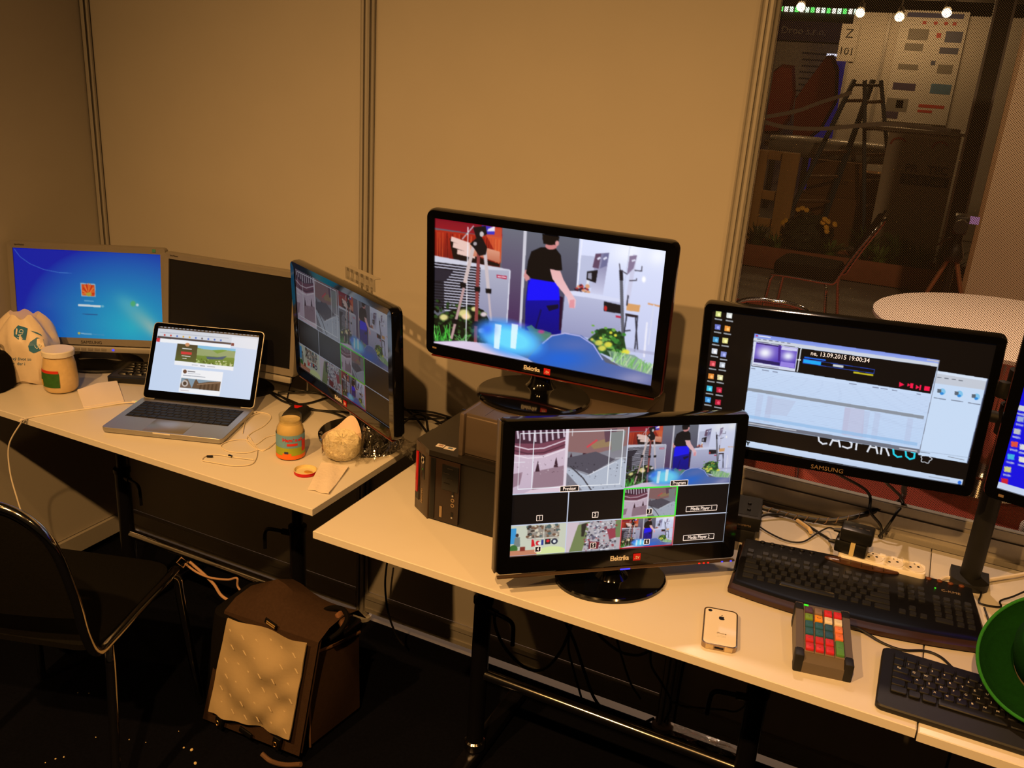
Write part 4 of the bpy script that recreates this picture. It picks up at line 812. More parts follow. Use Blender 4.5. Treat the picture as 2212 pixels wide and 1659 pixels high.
# jar with a white lid
def glass(name, col, rough=0.06, mixf=0.18):
    if name in MATS: return MATS[name]
    m = bpy.data.materials.new(name); m.use_nodes = True; N, L = m.node_tree.nodes, m.node_tree.links
    N.remove(N['Principled BSDF']); tr = N.new('ShaderNodeBsdfTransparent'); gl = N.new('ShaderNodeBsdfGlossy'); gl.inputs['Roughness'].default_value = rough
    tr.inputs['Color'].default_value = lin(col); mx = N.new('ShaderNodeMixShader'); fr = N.new('ShaderNodeLayerWeight'); fr.inputs['Blend'].default_value = 0.25; pw = N.new('ShaderNodeMath'); pw.operation = 'POWER'; pw.inputs[1].default_value = 3.0; L.new(fr.outputs['Facing'], pw.inputs[0])
    ad = N.new('ShaderNodeMath'); ad.operation = 'ADD'; ad.inputs[1].default_value = mixf; ad.use_clamp = True
    tc = N.new('ShaderNodeTexCoord'); nz = N.new('ShaderNodeTexNoise'); nz.inputs['Scale'].default_value = 60; L.new(tc.outputs['Object'], nz.inputs['Vector'])
    ml = N.new('ShaderNodeMath'); ml.operation = 'MULTIPLY'; ml.inputs[1].default_value = 0.02; L.new(nz.outputs['Fac'], ml.inputs[0]); a2 = N.new('ShaderNodeMath'); a2.operation = 'ADD'; L.new(pw.outputs[0], a2.inputs[0]); L.new(ml.outputs[0], a2.inputs[1])
    L.new(a2.outputs[0], ad.inputs[0]); L.new(ad.outputs[0], mx.inputs[0]); L.new(tr.outputs[0], mx.inputs[1]); L.new(gl.outputs[0], mx.inputs[2]); L.new(mx.outputs[0], N['Material Output'].inputs['Surface'])
    MATS[name] = m; return m
M_glass = glass('clear_jar_glass', (246, 246, 240), 0.04, 0.03)
def band(t, name, m, r, z0, z1, a0, a1, n=24, prof=None):
    rf = prof or (lambda z: r); b = B(); k = 6
    g = [[Vector((rf(z0+(z1-z0)*j/k)*math.cos(a0+(a1-a0)*i/n), rf(z0+(z1-z0)*j/k)*math.sin(a0+(a1-a0)*i/n), z0+(z1-z0)*j/k)) for i in range(n+1)] for j in range(k+1)]
    b.loft(g, closed=False); return b.obj(name, m, t)
j1 = onD(134, 842)
t = thing('jar', 'big jar of pale orange spread with a white lid', 'jar', j1)
pf = [(0.030, 0.0), (0.040, 0.002), (0.0455, 0.010), (0.0465, 0.04), (0.0440, 0.075), (0.0390, 0.098), (0.0370, 0.108)]
b = B(); b.lathe([(r-.0018, z+.0015) for r, z in pf], 40); b.obj('spread', mat('orange_spread', (240, 208, 160), .5, var=.08, vscale=60, bump=.2), t)
b = B(); b.lathe(pf, 40); b.obj('glass', M_glass, t)
b = B(); b.lathe([(0.0375, 0.104), (0.0415, 0.105), (0.042, 0.118), (0.040, 0.1205), (0.02, 0.1195), (0, 0.1195)], 40); b.obj('lid', M_white, t)
pr1 = lambda z: float(np.interp(z, [q[1] for q in pf], [q[0] for q in pf]))+.0006
band(t, 'label', mat('green_jar_label', (44, 96, 34), .6, var=.2, vscale=90), 0, .022, .062, math.radians(228), math.radians(318), prof=pr1)
band(t, 'label_stripe', mat('red_label_stripe', (206, 52, 30), .5), 0, .062, .070, math.radians(228), math.radians(316), prof=pr1)
band(t, 'label_potato', mat('tan_label_print', (206, 170, 96), .6, var=.1), 0, .024, .042, math.radians(236), math.radians(256), prof=lambda z: pr1(z)+.0006)
# opened baby food jar
j2 = onD(628, 984)
t = thing('jar', 'small open jar of baby food with a colourful label', 'jar', j2)
pf2 = [(0.024, 0.0), (0.031, 0.002), (0.0335, 0.008), (0.0338, 0.02), (0.0338, 0.068), (0.0320, 0.078), (0.0275, 0.086), (0.0262, 0.092), (0.0268, 0.096), (0.0268, 0.110)]
b = B(); b.loft([[Vector((r*math.cos(2*PI*k/40), r*math.sin(2*PI*k/40), z)) for k in range(40)] for r, z in pf2+[(.0255, .1105), (.0245, .108), (.0245, .093)]], True, False); b.obj('glass', M_glass, t)
b = B(); b.lathe([(r-.0018, z+.002) for r, z in pf2[:7]], 40); b.obj('puree', mat('carrot_puree', (212, 186, 128), .5, var=.08), t)
b = B(); b.lathe([(r-.0022, z) for r, z in ((.0275, .086), (.0262, .092), (.0266, .098))], 30); b.obj('puree_smear', mat('pale_puree_smear', (228, 206, 150), .5, alpha=.75), t)
RL = 0.0345; A0, A1 = math.radians(175), math.radians(430)
band(t, 'label', mat('blue_label_paper', (106, 156, 190), .55, var=.05), RL, .030, .066, A0, A1)
band(t, 'label_meadow', mat('green_label_print', (150, 168, 40), .55, var=.08), RL+.0003, .012, .034, A0, A1)
band(t, 'label_fruit', mat('orange_label_print', (226, 110, 30), .55, var=.05), RL+.0006, .004, .014, A0, A1)
band(t, 'label_fruit', MATS['orange_label_print'], RL+.0006, .010, .020, math.radians(276), math.radians(312))
band(t, 'label_badge', mat('red_label_print', (206, 44, 30), .55), RL+.0006, .040, .046, math.radians(295), math.radians(338))
band(t, 'label_figure', MATS['red_label_print'], RL+.0006, .022, .052, math.radians(358), math.radians(384)); band(t, 'label_plum', mat('plum_label_print', (50, 50, 90), .55), RL+.0008, .019, .025, math.radians(284), math.radians(300))
for k, ch in enumerate('Hamánek'):
    a = math.radians(284+k*12); inst('label_lettering', text_mesh(ch, .012, mat('label_lettering_red', (206, 36, 36), .5), .0002, bold=.0004), t, T((math.cos(a)*(RL+.0008), math.sin(a)*(RL+.0008), .055)) @ RZ(a+PI/2) @ RX(PI/2))
# its lid
p = onD(660, 1022)
t = thing('screw_cap', 'red rimmed jar lid lying upside down by the napkin', 'jar lid', p)
b = B(); b.loft([[Vector((r*math.cos(2*PI*k/36), r*math.sin(2*PI*k/36), z)) for k in range(36)] for r, z in ((.024, 0), (.0268, .0015), (.0272, .0095))], True, False); b.obj('rim', mat('red_lid_enamel', (190, 16, 26), .35, var=.02), t)
b = B(); b.loft([[Vector((r*math.cos(2*PI*k/36), r*math.sin(2*PI*k/36), z)) for k in range(36)] for r, z in ((.0272, .0095), (.0258, .0100), (.0250, .003))], False, True); b.obj('inner_face', mat('cream_lid_lining', (222, 204, 150), .5, var=.05), t)
b = B(); b.lathe([(.013, .0031), (.011, .0045), (0, .005)], 16, (.008, .002, 0), 1, .6); b.obj('puree_smear', mat('puree_on_lid', (196, 140, 50), .5), t)
# napkin and folded paper
def sheet(name, label, cat, corners, m, thick=0.0012, bow=0.0, nx=8, ny=8, lift=None, m2=None):
    """thin sheet spanned by four room points, sagging onto the table"""
    a, b_, c_, d_ = [Vector(q) for q in corners]; rows = []
    for j in range(ny+1):
        v = j/ny; r = []
        for i in range(nx+1):
            u = i/nx; p = a*(1-u)*(1-v)+b_*u*(1-v)+c_*u*v+d_*(1-u)*v
            p = p+Vector((0, 0, bow*math.sin(PI*u)*math.sin(PI*v)+(lift(u, v) if lift else 0))); r.append(p)
        rows.append(r)
    b = B(); n0 = [[b.bm.verts.new(p+Vector((0, 0, thick))) for p in r] for r in rows]; n1 = [[b.bm.verts.new(p) for p in r] for r in rows]
    for j in range(ny):
        for i in range(nx):
            b.bm.faces.new((n0[j][i], n0[j][i+1], n0[j+1][i+1], n0[j+1][i])); b.bm.faces.new((n1[j][i], n1[j+1][i], n1[j+1][i+1], n1[j][i+1]))
    for i in range(nx): b.bm.faces.new((n0[0][i], n1[0][i], n1[0][i+1], n0[0][i+1])); b.bm.faces.new((n0[ny][i], n0[ny][i+1], n1[ny][i+1], n1[ny][i]))
    for j in range(ny): b.bm.faces.new((n0[j][0], n0[j+1][0], n1[j+1][0], n1[j][0])); b.bm.faces.new((n0[j][nx], n1[j][nx], n1[j+1][nx], n0[j+1][nx]))
    o = b.obj(name, m)
    if label: tag(o, label, cat)
    return o
M_paper = mat('white_paper', (232, 222, 214), .7, var=.02, vscale=8)
t = sheet('napkin', 'crumpled white paper napkin at the table corner', 'napkin', [onD(665, 1058, .001), onD(710, 1069, .001), onD(753, 1012, .001), onD(694, 1006, .001)], mat('napkin_tissue', (226, 214, 204), .9, var=.03, vscale=30, bump=.5, bscale=120), .003, .004, lift=lambda u, v: .006*v*v*(1-u)+.004*u*(1-v)*0+.003*math.sin(5*u+3*v)**2)
t = sheet('folded_paper', 'folded sheet of white paper beside the laptop', 'paper', [onD(180, 880, .001), onD(268, 866, .001), onD(253, 826, .001), onD(167, 846, .001)], M_paper, .0016, .0, lift=lambda u, v: .010*v*(1-abs(2*u-1))*.6+.004*v)
t2 = sheet('folded_paper', 'lower leaf of the folded paper beside the laptop', 'paper', [onD(182, 883, .0), onD(269, 872, .0), onD(256, 832, .0), onD(170, 852, .0)], M_paper, .0009)
# mouse with red wheel
p = onD(640, 903)
t = thing('computer_mouse', 'black computer mouse with red trim, behind the baby food jar', 'mouse', p, math.radians(18))
b = B(); rings = []
for z, s_ in ((0, .94), (.004, 1), (.014, .98), (.022, .85), (.028, .55), (.030, .2)): rings.append([Vector((x*s_, y*(s_*.5+.5) if s_ < .9 else y*s_, z)) for x, y in rr(.060, .102, .024, 6)])
b.loft(rings); b.obj('shell', M_blksoft, t)
b = B(); b.prism([(-.012, .018), (.012, .018), (.004, -.002), (-.004, -.002)], .0275, .0302); b.obj('red_inlay', mat('red_mouse_inlay', (206, 24, 30), .4), t)
b = B(); b.cyl((-.004, .046, .012), (.004, .046, .012), .006, seg=10); b.obj('cable_guard', MATS['red_mouse_inlay'], t)
M0 = t
cord('mouse_cable', 'thin black mouse cable running back from the red-trimmed mouse', [p+RZ(math.radians(18)) @ Vector((0, .05, .012)), onD(622, 870, .006), onD(624, 845, .004), onD(632, 820, .02), onD(640, 810, .03)], .0017, M_cable)
# earphones
M_ear = mat('white_earphone_cord', (224, 212, 190), .45, var=.01)
t = thing('earphones', 'tangled white earphone cord lying in front of the laptop', 'earphones', onD(555, 970)); I = RM(t)
for k, P in enumerate(([(552, 889), (578, 894), (585, 903), (570, 920), (542, 936), (533, 950), (543, 962), (556, 972)], [(556, 972), (532, 978), (494, 975), (477, 963), (497, 952), (532, 950), (552, 966)], [(556, 972), (553, 990), (541, 1003), (505, 1006), (460, 999), (437, 994), (446, 984), (468, 982), (500, 987), (548, 993)], [(540, 945), (552, 960), (575, 945), (600, 938)], [(545, 958), (560, 972), (580, 968), (600, 950)], [(524, 935), (530, 910), (545, 897), (560, 892)], [(535, 940), (548, 957), (566, 974), (585, 962), (602, 946)])):
    b = B(); b.tube(smooth_path([onD(u, v, .0016+.0006*(k % 3)) for u, v in P], 6), .0013, 6); b.obj('cord', M_ear, t, True, I)
for (u, v, r_) in ((453, 986, .5), (498, 985, -.2)):
    b = B(); b.box((0, 0, 0), (.015, .005, .005), .0015); b.obj('remote', M_blk, t, True, I @ T(onD(u, v, .003)) @ RZ(r_))
b = B(); b.box((0, 0, 0), (.013, .006, .005), .0015); b.obj('jack', M_white, t, True, I @ T(onD(548, 890, .006)) @ RZ(.2))
# rice cake pack with torn paper and wrapper
p = onD(738, 985)
t = thing('rice_cake', 'round puffed grain cake inside torn paper wrapping', 'food', p)
b = B(); rings = []
for r_, z in ((.036, 0), (.044, .004), (.046, .014), (.046, .026), (.041, .034), (.02, .036), (0, .036)): rings.append([Vector(((r_*(1+.010*math.sin(9*a)+.012*math.sin(23*a))+.0001)*math.cos(a), (r_*(1+.010*math.sin(9*a)+.012*math.sin(23*a))+.0001)*math.sin(a), z+.0016*math.sin(29*a+z*900)*min(1, z*60))) for a in np.linspace(0, 2*PI, 40, endpoint=False)])
b.loft(rings); CT = T((0, 0, .017)) @ Matrix.Rotation(math.radians(20), 4, Vector((math.cos(math.radians(39)), math.sin(math.radians(39)), 0))); b.obj('cake', mat('puffed_grain', (234, 210, 176), .9, var=.22, vscale=160, bump=1.0, bscale=260), t, M=CT)
b = B(); g = []
for j in range(7):
    v = j/6; r = []
    for i in range(25):
        a = math.radians(36+i*7.6); top = .048+.040*math.exp(-((i-7.5)/5.0)**2); r.append(Vector((.0478*math.cos(a), .0478*math.sin(a), .004+top*v)))
    g.append(r)
b.loft(g, closed=False); b.obj('paper_sleeve', mat('cream_paper_sleeve', (236, 216, 200), .7, var=.03), t)
def cello(name):
    if name in MATS: return MATS[name]
    m = glass(name, (252, 250, 244), .09, .26); N, L = m.node_tree.nodes, m.node_tree.links
    gl = [n for n in N if n.type == 'BSDF_GLOSSY'][0]; bp = N.new('ShaderNodeBump'); nz = N.new('ShaderNodeTexNoise'); nz.inputs['Scale'].default_value = 45; nz.inputs['Detail'].default_value = 3
    tc = N.new('ShaderNodeTexCoord'); L.new(tc.outputs['Object'], nz.inputs['Vector']); L.new(nz.outputs['Fac'], bp.inputs['Height']); bp.inputs['Distance'].default_value = .01; bp.inputs['Strength'].default_value = .8; L.new(bp.outputs[0], gl.inputs['Normal']); return m
M_cello = cello('crinkled_cellophane')
b = B(); g = []
rnd = np.random.default_rng(3)
for j in range(9):
    z = .002+.075*j/8; g.append([Vector(((.0495+.004*rnd.random()+.010*(j/8)**2*rnd.random())*math.cos(a), (.0495+.004*rnd.random()+.010*(j/8)**2*rnd.random())*math.sin(a), z)) for a in np.linspace(math.radians(-120), math.radians(60), 26)])
b.loft(g, closed=False); b.obj('clear_wrapper', M_cello, t, smooth=True, angle=20)
def crumple(label, P, h, nx, ny, amp, seed, name='cellophane_wrapper'):
    rnd = np.random.default_rng(seed); a, b_, c_, d_ = [Vector(q) for q in P]; b = B(); g = []
    for j in range(ny+1):
        v = j/ny; r = []
        for i in range(nx+1):
            u = i/nx; p = a*(1-u)*(1-v)+b_*u*(1-v)+c_*u*v+d_*(1-u)*v; e = math.sin(PI*u)*math.sin(PI*v)
            r.append(p+Vector(((rnd.random()-.5)*amp, (rnd.random()-.5)*amp, .002+h*e*(.45+.75*rnd.random())+.012*rnd.random())))
        g.append(r)
    b.loft(g, closed=False); o = b.obj(name, M_cello, smooth=False); tag(o, label, 'wrapper'); return o
crumple('shiny crumpled clear cellophane beside the turned black monitor', [onD(765, 1012), onD(850, 985), onD(868, 935), onD(785, 950)], .10, 14, 12, .012, 5)
cr2 = crumple('crumpled clear cellophane tail hanging over the table gap', [onD(830, 985, .004), onD(892, 1000, .006), onD(896, 960, .01), onD(845, 955, .01)], .03, 8, 7, .012, 9)
# white carrier bag, lumpy, with blue print
bc = Vector((-2.268, 1.628, DZ))
t = thing('carrier_bag', 'white plastic carrier bag with blue print, by the big jar', 'bag', bc)
def bagr(a, v):
    return (.102*math.sqrt(max(.02, 1-((v-.34)/.72)**2)))*(1+.07*math.sin(3*a+1+4*v)+.05*math.sin(7*a-5*v)+.025*math.sin(13*a+9*v))
b = B(); rings = []
for j in range(19):
    v = j/18; z = .004+.185*v-.02*math.sin(v*9)*.3; rings.append([Vector((bagr(a, v)*math.cos(a)*1.0, bagr(a, v)*math.sin(a)*.8, z+.006*math.sin(5*a+3*v))) for a in np.linspace(0, 2*PI, 48, endpoint=False)])
b.loft(rings); bagm = b.mesh('bag_film', mat('white_bag_film', (226, 210, 190), .42, var=.03, vscale=12, bump=.5, bscale=40)); BAG = inst('bag_film', bagm, t, Matrix())
from mathutils.bvhtree import BVHTree
tmp = bmesh.new(); tmp.from_mesh(bagm); bv = BVHTree.FromBMesh(tmp); tmp.free()
def decal(name, m, px_polys, bv, root, lift=.0012):
    """printed shapes laid onto a curved surface; outlines given as photo directions"""
    I = RM(root); b = B(); o = I @ EYE
    for P in px_polys:
        pts = []
        for (u, v) in P:
            d = (I.to_3x3() @ ray(u, v)).normalized(); h, n, i_, ds = bv.ray_cast(o, d)
            if h is None: break
            pts.append(h-d*lift)
        else:
            b.face(pts)
    return b.obj(name, m, root, False)
M_bprint = mat('blue_bag_print', (20, 104, 150), .5, var=.05)
def C8(P): return crop((0, 650), 5.531, P)
def tri(P):     # fan into small triangles so the print follows the folds
    c_ = (sum(p[0] for p in P)/len(P), sum(p[1] for p in P)/len(P)); return [[P[i], P[(i+1) % len(P)], c_] for i in range(len(P))]
decal('blue_print', M_bprint, tri(C8([(215, 290), (330, 325), (305, 470), (215, 460), (165, 420), (165, 350)]))+tri(C8([(335, 540), (360, 490), (440, 435), (520, 460), (540, 530), (500, 590), (400, 625), (350, 600)])), bv, t)
decal('blue_print', M_bprint, tri(C8([(360, 355), (430, 370), (490, 400), (510, 425), (480, 410), (420, 385)])), bv, t)
def glyph_decal(name, m, txt, org, ex, ey, size, bv, root, lift):
    me = text_mesh(txt, 1.0, m, 0, 'LEFT'); polys = [[me.vertices[i].co.copy() for i in p.vertices] for p in me.polygons if abs(p.normal.z) > .5]; bpy.data.meshes.remove(me)
    decal(name, m, [C8([(org[0]+(q.x*ex[0]+q.y*ey[0])*size, org[1]+(q.x*ex[1]+q.y*ey[1])*size) for q in P]) for P in polys], bv, root, lift)
glyph_decal('white_print', mat('pale_bag_print', (214, 226, 226), .5), 'IAD', (232, 452), (.26, -.92), (-.98, -.2), 76, bv, t, .0022)
glyph_decal('white_print', MATS['pale_bag_print'], 'Ub', (418, 560), (.75, -.45), (-.5, -.85), 78, bv, t, .0022)
for k, (txt, o_) in enumerate((('vý život so', (150, 690)), ('mor  der i', (85, 745)))): glyph_decal('blue_lettering', M_bprint, txt, o_, (.99, .04), (.05, -1), 52, bv, t, .0018)
# black pouch at the very edge
t = thing('camera_pouch', 'black soft pouch in front of the carrier bag', 'pouch', Vector((-2.275, 1.505, DZ)), .3)
b = B(); rings = []
for z, s_ in ((0, .9), (.006, 1), (.05, 1.0), (.085, .93), (.102, .75), (.108, .3)): rings.append([Vector((x*s_, y*s_, z)) for x, y in rr(.125, .09, .025, 5)])
b.loft(rings); b.obj('body', M_blkfabric, t); b = B(); b.box((0, -.046, .06), (.09, .004, .05), .002); b.obj('flap', M_blkfabric, t); b = B(); b.tube(smooth_path([(-.03, .02, .1), (-.02, .02, .135), (.02, .02, .135), (.03, .02, .1)], 5), .004, 8); b.obj('strap', M_blkfabric, t)
# cables behind the monitors of the corner table
for k, P in enumerate(([(585, 846, .004), (620, 862, .004), (680, 885, .004), (745, 890, .004), (800, 905, .004)], [(575, 842, .006), (615, 868, .004), (660, 872, .004), (712, 858, .006), (760, 852, .02)], [(600, 848, .01), (640, 846, .01), (690, 850, .006), (745, 876, .004)], [(600, 852, .004), (650, 880, .004), (720, 892, .004), (790, 922, .004)])):
    cord('display_cable', ['black cable behind the turned monitor, ending at its round base', 'black cable rising behind the turned monitor towards the wall', 'black cable nearest the silver monitor foot', 'black cable looping lowest in front of the turned monitor base'][k], [onD(*q) for q in P], .003, M_cable, group='cables behind the turned monitor')
# ---------------------------------------------------------------- computers under the raised monitor
LX0, LY0, LZ = -0.920, 1.513, 0.166
t = thing('desktop_computer', 'black tower computer lying on its side with a red stripe and chamfered end', 'computer', (-0.70, 1.72, DZ), math.radians(2)); I = RM(t)
M_case = mat('dark_case_plastic', (30, 27, 25), .35, var=.03); M_caseblk = mat('black_case_panel', (17, 14, 13), .5, var=.08, vscale=300)
x0, x1, y0, y1 = -.918, -.500, 1.513, 1.930
b = B(); b.prism([(x0+.052, y0+.004), (x1, y0+.004), (x1, y1), (x0, y1), (x0, y0+.038)], DZ+.001, DZ+LZ-.004, bev=.002); b.obj('case', M_caseblk, t, True, I)
b = B(); b.prism([(x0+.050, y0-.003), (x1, y0-.003), (x1, y0+.10), (x0-.002, y0+.10), (x0-.002, y0+.034)], DZ+LZ-.012, DZ+LZ, bev=.002); b.obj('top_lip', M_case, t, True, I)
b = B(); b.prism([(x0-.001, y0+.10), (x1, y0+.10), (x1, y1), (x0-.001, y1)], DZ+LZ-.006, DZ+LZ-.001); b.obj('side_panel', M_case, t, False, I)
# chamfer face frame: x along the chamfer, y outward
ca, cb = Vector((x0-.001, y0+.036, 0)), Vector((x0+.051, y0+.002, 0)); cd = (cb-ca).normalized(); cn = Vector((cd.y, -cd.x, 0)); MCH = Matrix(((cd.x, -cn.x, 0, ca.x), (cd.y, -cn.y, 0, ca.y), (0, 0, 1, DZ), (0, 0, 0, 1)))
clen = (cb-ca).length
b = B(); b.box((clen/2, -.001, LZ/2), (clen, .006, LZ-.004), .001); b.obj('bezel_end', mat('grey_bezel_plastic', (70, 58, 48), .35, .2, var=.03), t, True, I @ MCH)
b = B(); b.box((.014, -.0042, .085), (.017, .003, .112)); b.obj('stripe_slot', M_blk, t, False, I @ MCH)
b = B(); b.box((.0125, -.006, .094), (.009, .004, .096), .0015); b.obj('red_stripe', mat('red_stripe_plastic', (168, 12, 22), .3), t, True, I @ MCH)
b = B(); b.box((.038, -.0044, .115), (.016, .002, .055), .001); b.obj('power_panel', M_blk, t, True, I @ MCH)
b = B(); b.tube([Vector((.038+.005*math.cos(a), -.006, .132+.008*math.sin(a))) for a in np.linspace(0, 2*PI, 20, endpoint=False)], .0011, 6, closed=True); b.obj('power_button', M_chrome, t, True, I @ MCH)
b = B(); b.box((.038, -.0058, .110), (.003, .001, .003)); b.obj('power_light', mat('dim_green_light', (30, 90, 20), .5, emit=(40, 120, 20), estr=.4), t, False, I @ MCH)
text('lenovo', .013, M_logo_s, t, I @ MCH @ T((.034, -.0046, .045)) @ RX(PI/2) @ RZ(PI/2), 'logo_lettering', bold=.0003)
yf = y0+.003
b = B(); b.box((x0+.088, yf-.001, DZ+.078), (.072, .004, .146), .001); b.obj('port_panel', mat('brown_smoked_plastic', (40, 29, 24), .28, var=.03), t, True, I)
b = B(); b.box((x0+.060, yf-.002, DZ+.078), (.012, .005, .142), .001); b.obj('dark_groove', M_blk, t, True, I)
b = B(); b.box((x0+.102, yf-.0035, DZ+.112), (.040, .003, .058), .001); b.obj('card_reader', M_blk, t, True, I)
for k in range(4):
    b = B(); b.box((x0+.094+.008*(k % 2), yf-.0055, DZ+.098+.012*k), (.014, .0012, .002)); b.obj('card_slot', M_case, t, False, I)
for z_ in (.062, .050):
    b = B(); b.tube([Vector((x0+.110+.0035*math.cos(a), yf-.0035, DZ+z_+.0035*math.sin(a))) for a in np.linspace(0, 2*PI, 14, endpoint=False)], .0010, 6, closed=True); b.obj('audio_socket', M_logo_s, t, True, I)
for z_ in (.078, .026):
    b = B(); b.box((x0+.110, yf-.003, DZ+z_), (.0055, .002, .014)); b.obj('usb_socket', M_blk, t, False, I); b = B(); b.box((x0+.110, yf-.0042, DZ+z_-.005), (.004, .001, .004)); b.obj('usb_contact', M_chrome, t, False, I)
b = B(); b.box((x0+.082, yf-.0036, DZ+.028), (.006, .001, .026)); b.obj('spec_label', M_logo_s, t, False, I)
for k, col in enumerate(((150, 120, 110), (84, 110, 140))):
    q = onz(952+k*20, 963+k*6, DZ+LZ); b = B(); b.box((0, 0, .0004), (.018 if k == 0 else .024, .014, .0008)); b.obj('sticker', mat('case_sticker_%s' % 'ab'[k], (206, 200, 196), .4, var=.02), t, False, I @ T(q) @ RZ(.1)); b = B(); b.box((0.001, 0, .0010), (.010, .007, .0004)); b.obj('sticker_print', mat('sticker_print_%s' % 'ab'[k], col, .4), t, False, I @ T(q) @ RZ(.1))
M_greycase = mat('grey_sheet_steel', (104, 92, 82), .42, .55, var=.03, vscale=20)
t = thing('desktop_computer', 'grey steel computer case lying on top of the black computer', 'computer', (-.65, 1.72, DZ+LZ-.001), math.radians(2)); I = RM(t)
gx0, gx1, gy0, gy1, gz0, gz1 = -.806, -.480, 1.528, 1.905, DZ+LZ-.001, 1.001
b = B(); b.box(((gx0+gx1)/2+.004, (gy0+gy1)/2, (gz0+gz1)/2), (gx1-gx0-.008, gy1-gy0-.004, gz1-gz0-.001), .003); b.obj('case', M_greycase, t, True, I)
b = B(); b.box((gx0+.006, (gy0+gy1)/2-.004, (gz0+gz1)/2), (.012, gy1-gy0+.008, gz1-gz0), .004); b.obj('end_flange', M_greycase, t, True, I)
b = B(); b.box(((gx0+gx1)/2+.006, gy0+.002, (gz0+gz1)/2), (gx1-gx0-.012, .008, gz1-gz0-.010), .005, seg=3); b.obj('front_cover', M_greycase, t, True, I)
b = B(); b.box((gx0+.05, (gy0+gy1)/2, gz1-.0005), (.0012, gy1-gy0-.02, .0012)); b.obj('lid_seam', M_greycase, t, False, I)
for (u, v) in ((1002, 885), (1095, 815)):
    q = onz(u, v, gz1); b = B(); b.lathe([(.004, 0), (.004, .0012), (.002, .0018), (0, .0018)], 12); b.obj('screw', M_darksteel, t, True, I @ T(q))
b = B(); b.box((gx0+.045, gy1-.03, gz1+.001), (.07, .05, .002), .0008); b.obj('corner_plate', M_greycase, t, True, I)

# ---------------------------------------------------------------- small black converter boxes
for k in range(2):
    z0 = DZ+k*.0315; t = thing('converter_box', ['lower black converter box beside the wide keyboard, under another box', 'upper black converter box resting on another box beside the keyboard'][k], 'box', (-.262+.003*k, 1.842, z0), math.radians(4+5*k))
    b = B(); b.box((0, 0, .0158), (.080, .110, .0318), .003); b.obj('case', M_blksoft, t)
    b = B(); b.box((.0, 0, .0320), (.066, .09, .0006)); b.obj('top_plate', M_blk, t, False)
    text(['TOLA', 'comorate'][k] if False else ['T0 LA', 'converte'][k], .010, M_logo_s, t, T((.0402, 0, .014)) @ RZ(PI/2) @ RX(PI/2), 'lettering')
    text(['', 'converte'][k] or ' ', .009, M_logo_s, t, T((0.005, -.0553, .012)) @ RX(PI/2), 'lettering') if k else None
    if k:
        for j in range(2):
            b = B(); b.lathe([(.004, 0), (.004, .004), (0, .0045)], 10, (.012, -.02+.03*j, .032)); b.obj('toggle', M_blk, t)

# ---------------------------------------------------------------- wide curved keyboard
kx, ky, kyaw = -0.003, 1.688, math.radians(6.0)
t = thing('keyboard', 'wide curved black keyboard with media buttons and brown palm edge', 'keyboard', (kx, ky, DZ), kyaw)
def kb_outline(w_, yb, yf, bow, bowb, n=16):
    P = []
    for i in range(n+1):
        s_ = -1+2*i/n; P.append((s_*w_/2, yf-bow*(1-s_*s_)))
    for i in range(n+1):
        s_ = 1-2*i/n; P.append((s_*w_/2*.97, yb+bowb*(1-s_*s_)))
    return P
def kb_loft(specs):
    return [[Vector((x, y, z+tl*(y+.1))) for x, y in kb_outline(w_, yb, yf, bow, bowb)] for w_, yb, yf, bow, bowb, z, tl in specs]
M_kbrim = mat('brown_gloss_rim', (58, 40, 30), .25, .1, var=.03); M_kbblk = mat('keyboard_black_plastic', (13, 13, 15), .32, var=.03)
b = B(); b.loft(kb_loft([(.452, .096, -.088, .026, .010, 0, 0), (.464, .100, -.092, .028, .012, .004, 0), (.466, .101, -.092, .028, .012, .013, 0), (.456, .098, -.084, .026, .012, .016, .02)])); b.obj('lower_rim', M_kbrim, t)
b = B(); b.loft(kb_loft([(.456, .097, -.080, .026, .012, .013, .02), (.452, .096, -.074, .025, .012, .018, .05), (.440, .090, -.066, .022, .010, .020, .05)])); b.obj('body', M_kbblk, t)
TL = RX(math.atan(.05)) ; zt = .0215
KK = (.0187, .0187)
rows = [[1, -.6, 1, 1, 1, 1, -.35, 1, 1, 1, 1, -.35, 1, 1, 1, 1], [1]*13+[2.05], [1.5]+[1]*12+[1.55], [1.8]+[1]*11+[2.25], [2.3]+[1]*10+[2.75], [1.5, 1.1, 1.2, 5.9, 1.2, 1.1, 1.2, 1.85]]
keyset(t, rows, KK, None, .0065, mat('key_black_plastic', (36, 38, 44), .34, var=.02, coat=.2), zt, -.214, .047, TL, taper=.74)
for rws, xx, yy in (([[1, 1, 1]], .0760, .047), ([[1, 1, 1], [1, 1, 1]], .0760, .047-.0187), ([[-1, 1], [1, 1, 1]], .0760, .047-.0187*4), ([[1]*4]*4+[[2, 1, 1]], .1400, .047-.0187)): keyset(t, rws, KK, None, .0065, MATS['key_black_plastic'], zt, xx, yy, TL, taper=.74)
b = B(); b.lathe([(1, 0), (1, .002), (.96, .0032), (0, .0035)], 36, (0, 0, 0), .072, .0135); b.obj('media_panel', mat('brown_media_panel', (74, 46, 30), .3, var=.06), t, True, T((.012, .0865, .0296)) @ RX(.05))
for k in range(5):
    b = B(); b.box((-.030+k*.021, .0865, .0332), (.0008, .022, .0008)); b.obj('panel_split', M_blk, t, False)
for k, x in enumerate([-.185, -.165, -.145, -.125, -.105, -.085, .100, .120, .140, .160, .180, .200]):
    b = B(); b.lathe([(1, 0), (1, .002), (.7, .0034), (0, .0036)], 14, (0, 0, 0), .0055, .0045); b.obj('media_button', mat('copper_button', (120, 70, 44), .3, .4) if k > 5 else M_kbblk, t, True, T((x, .090+.004*(1-(x/.23)**2), .0292)))
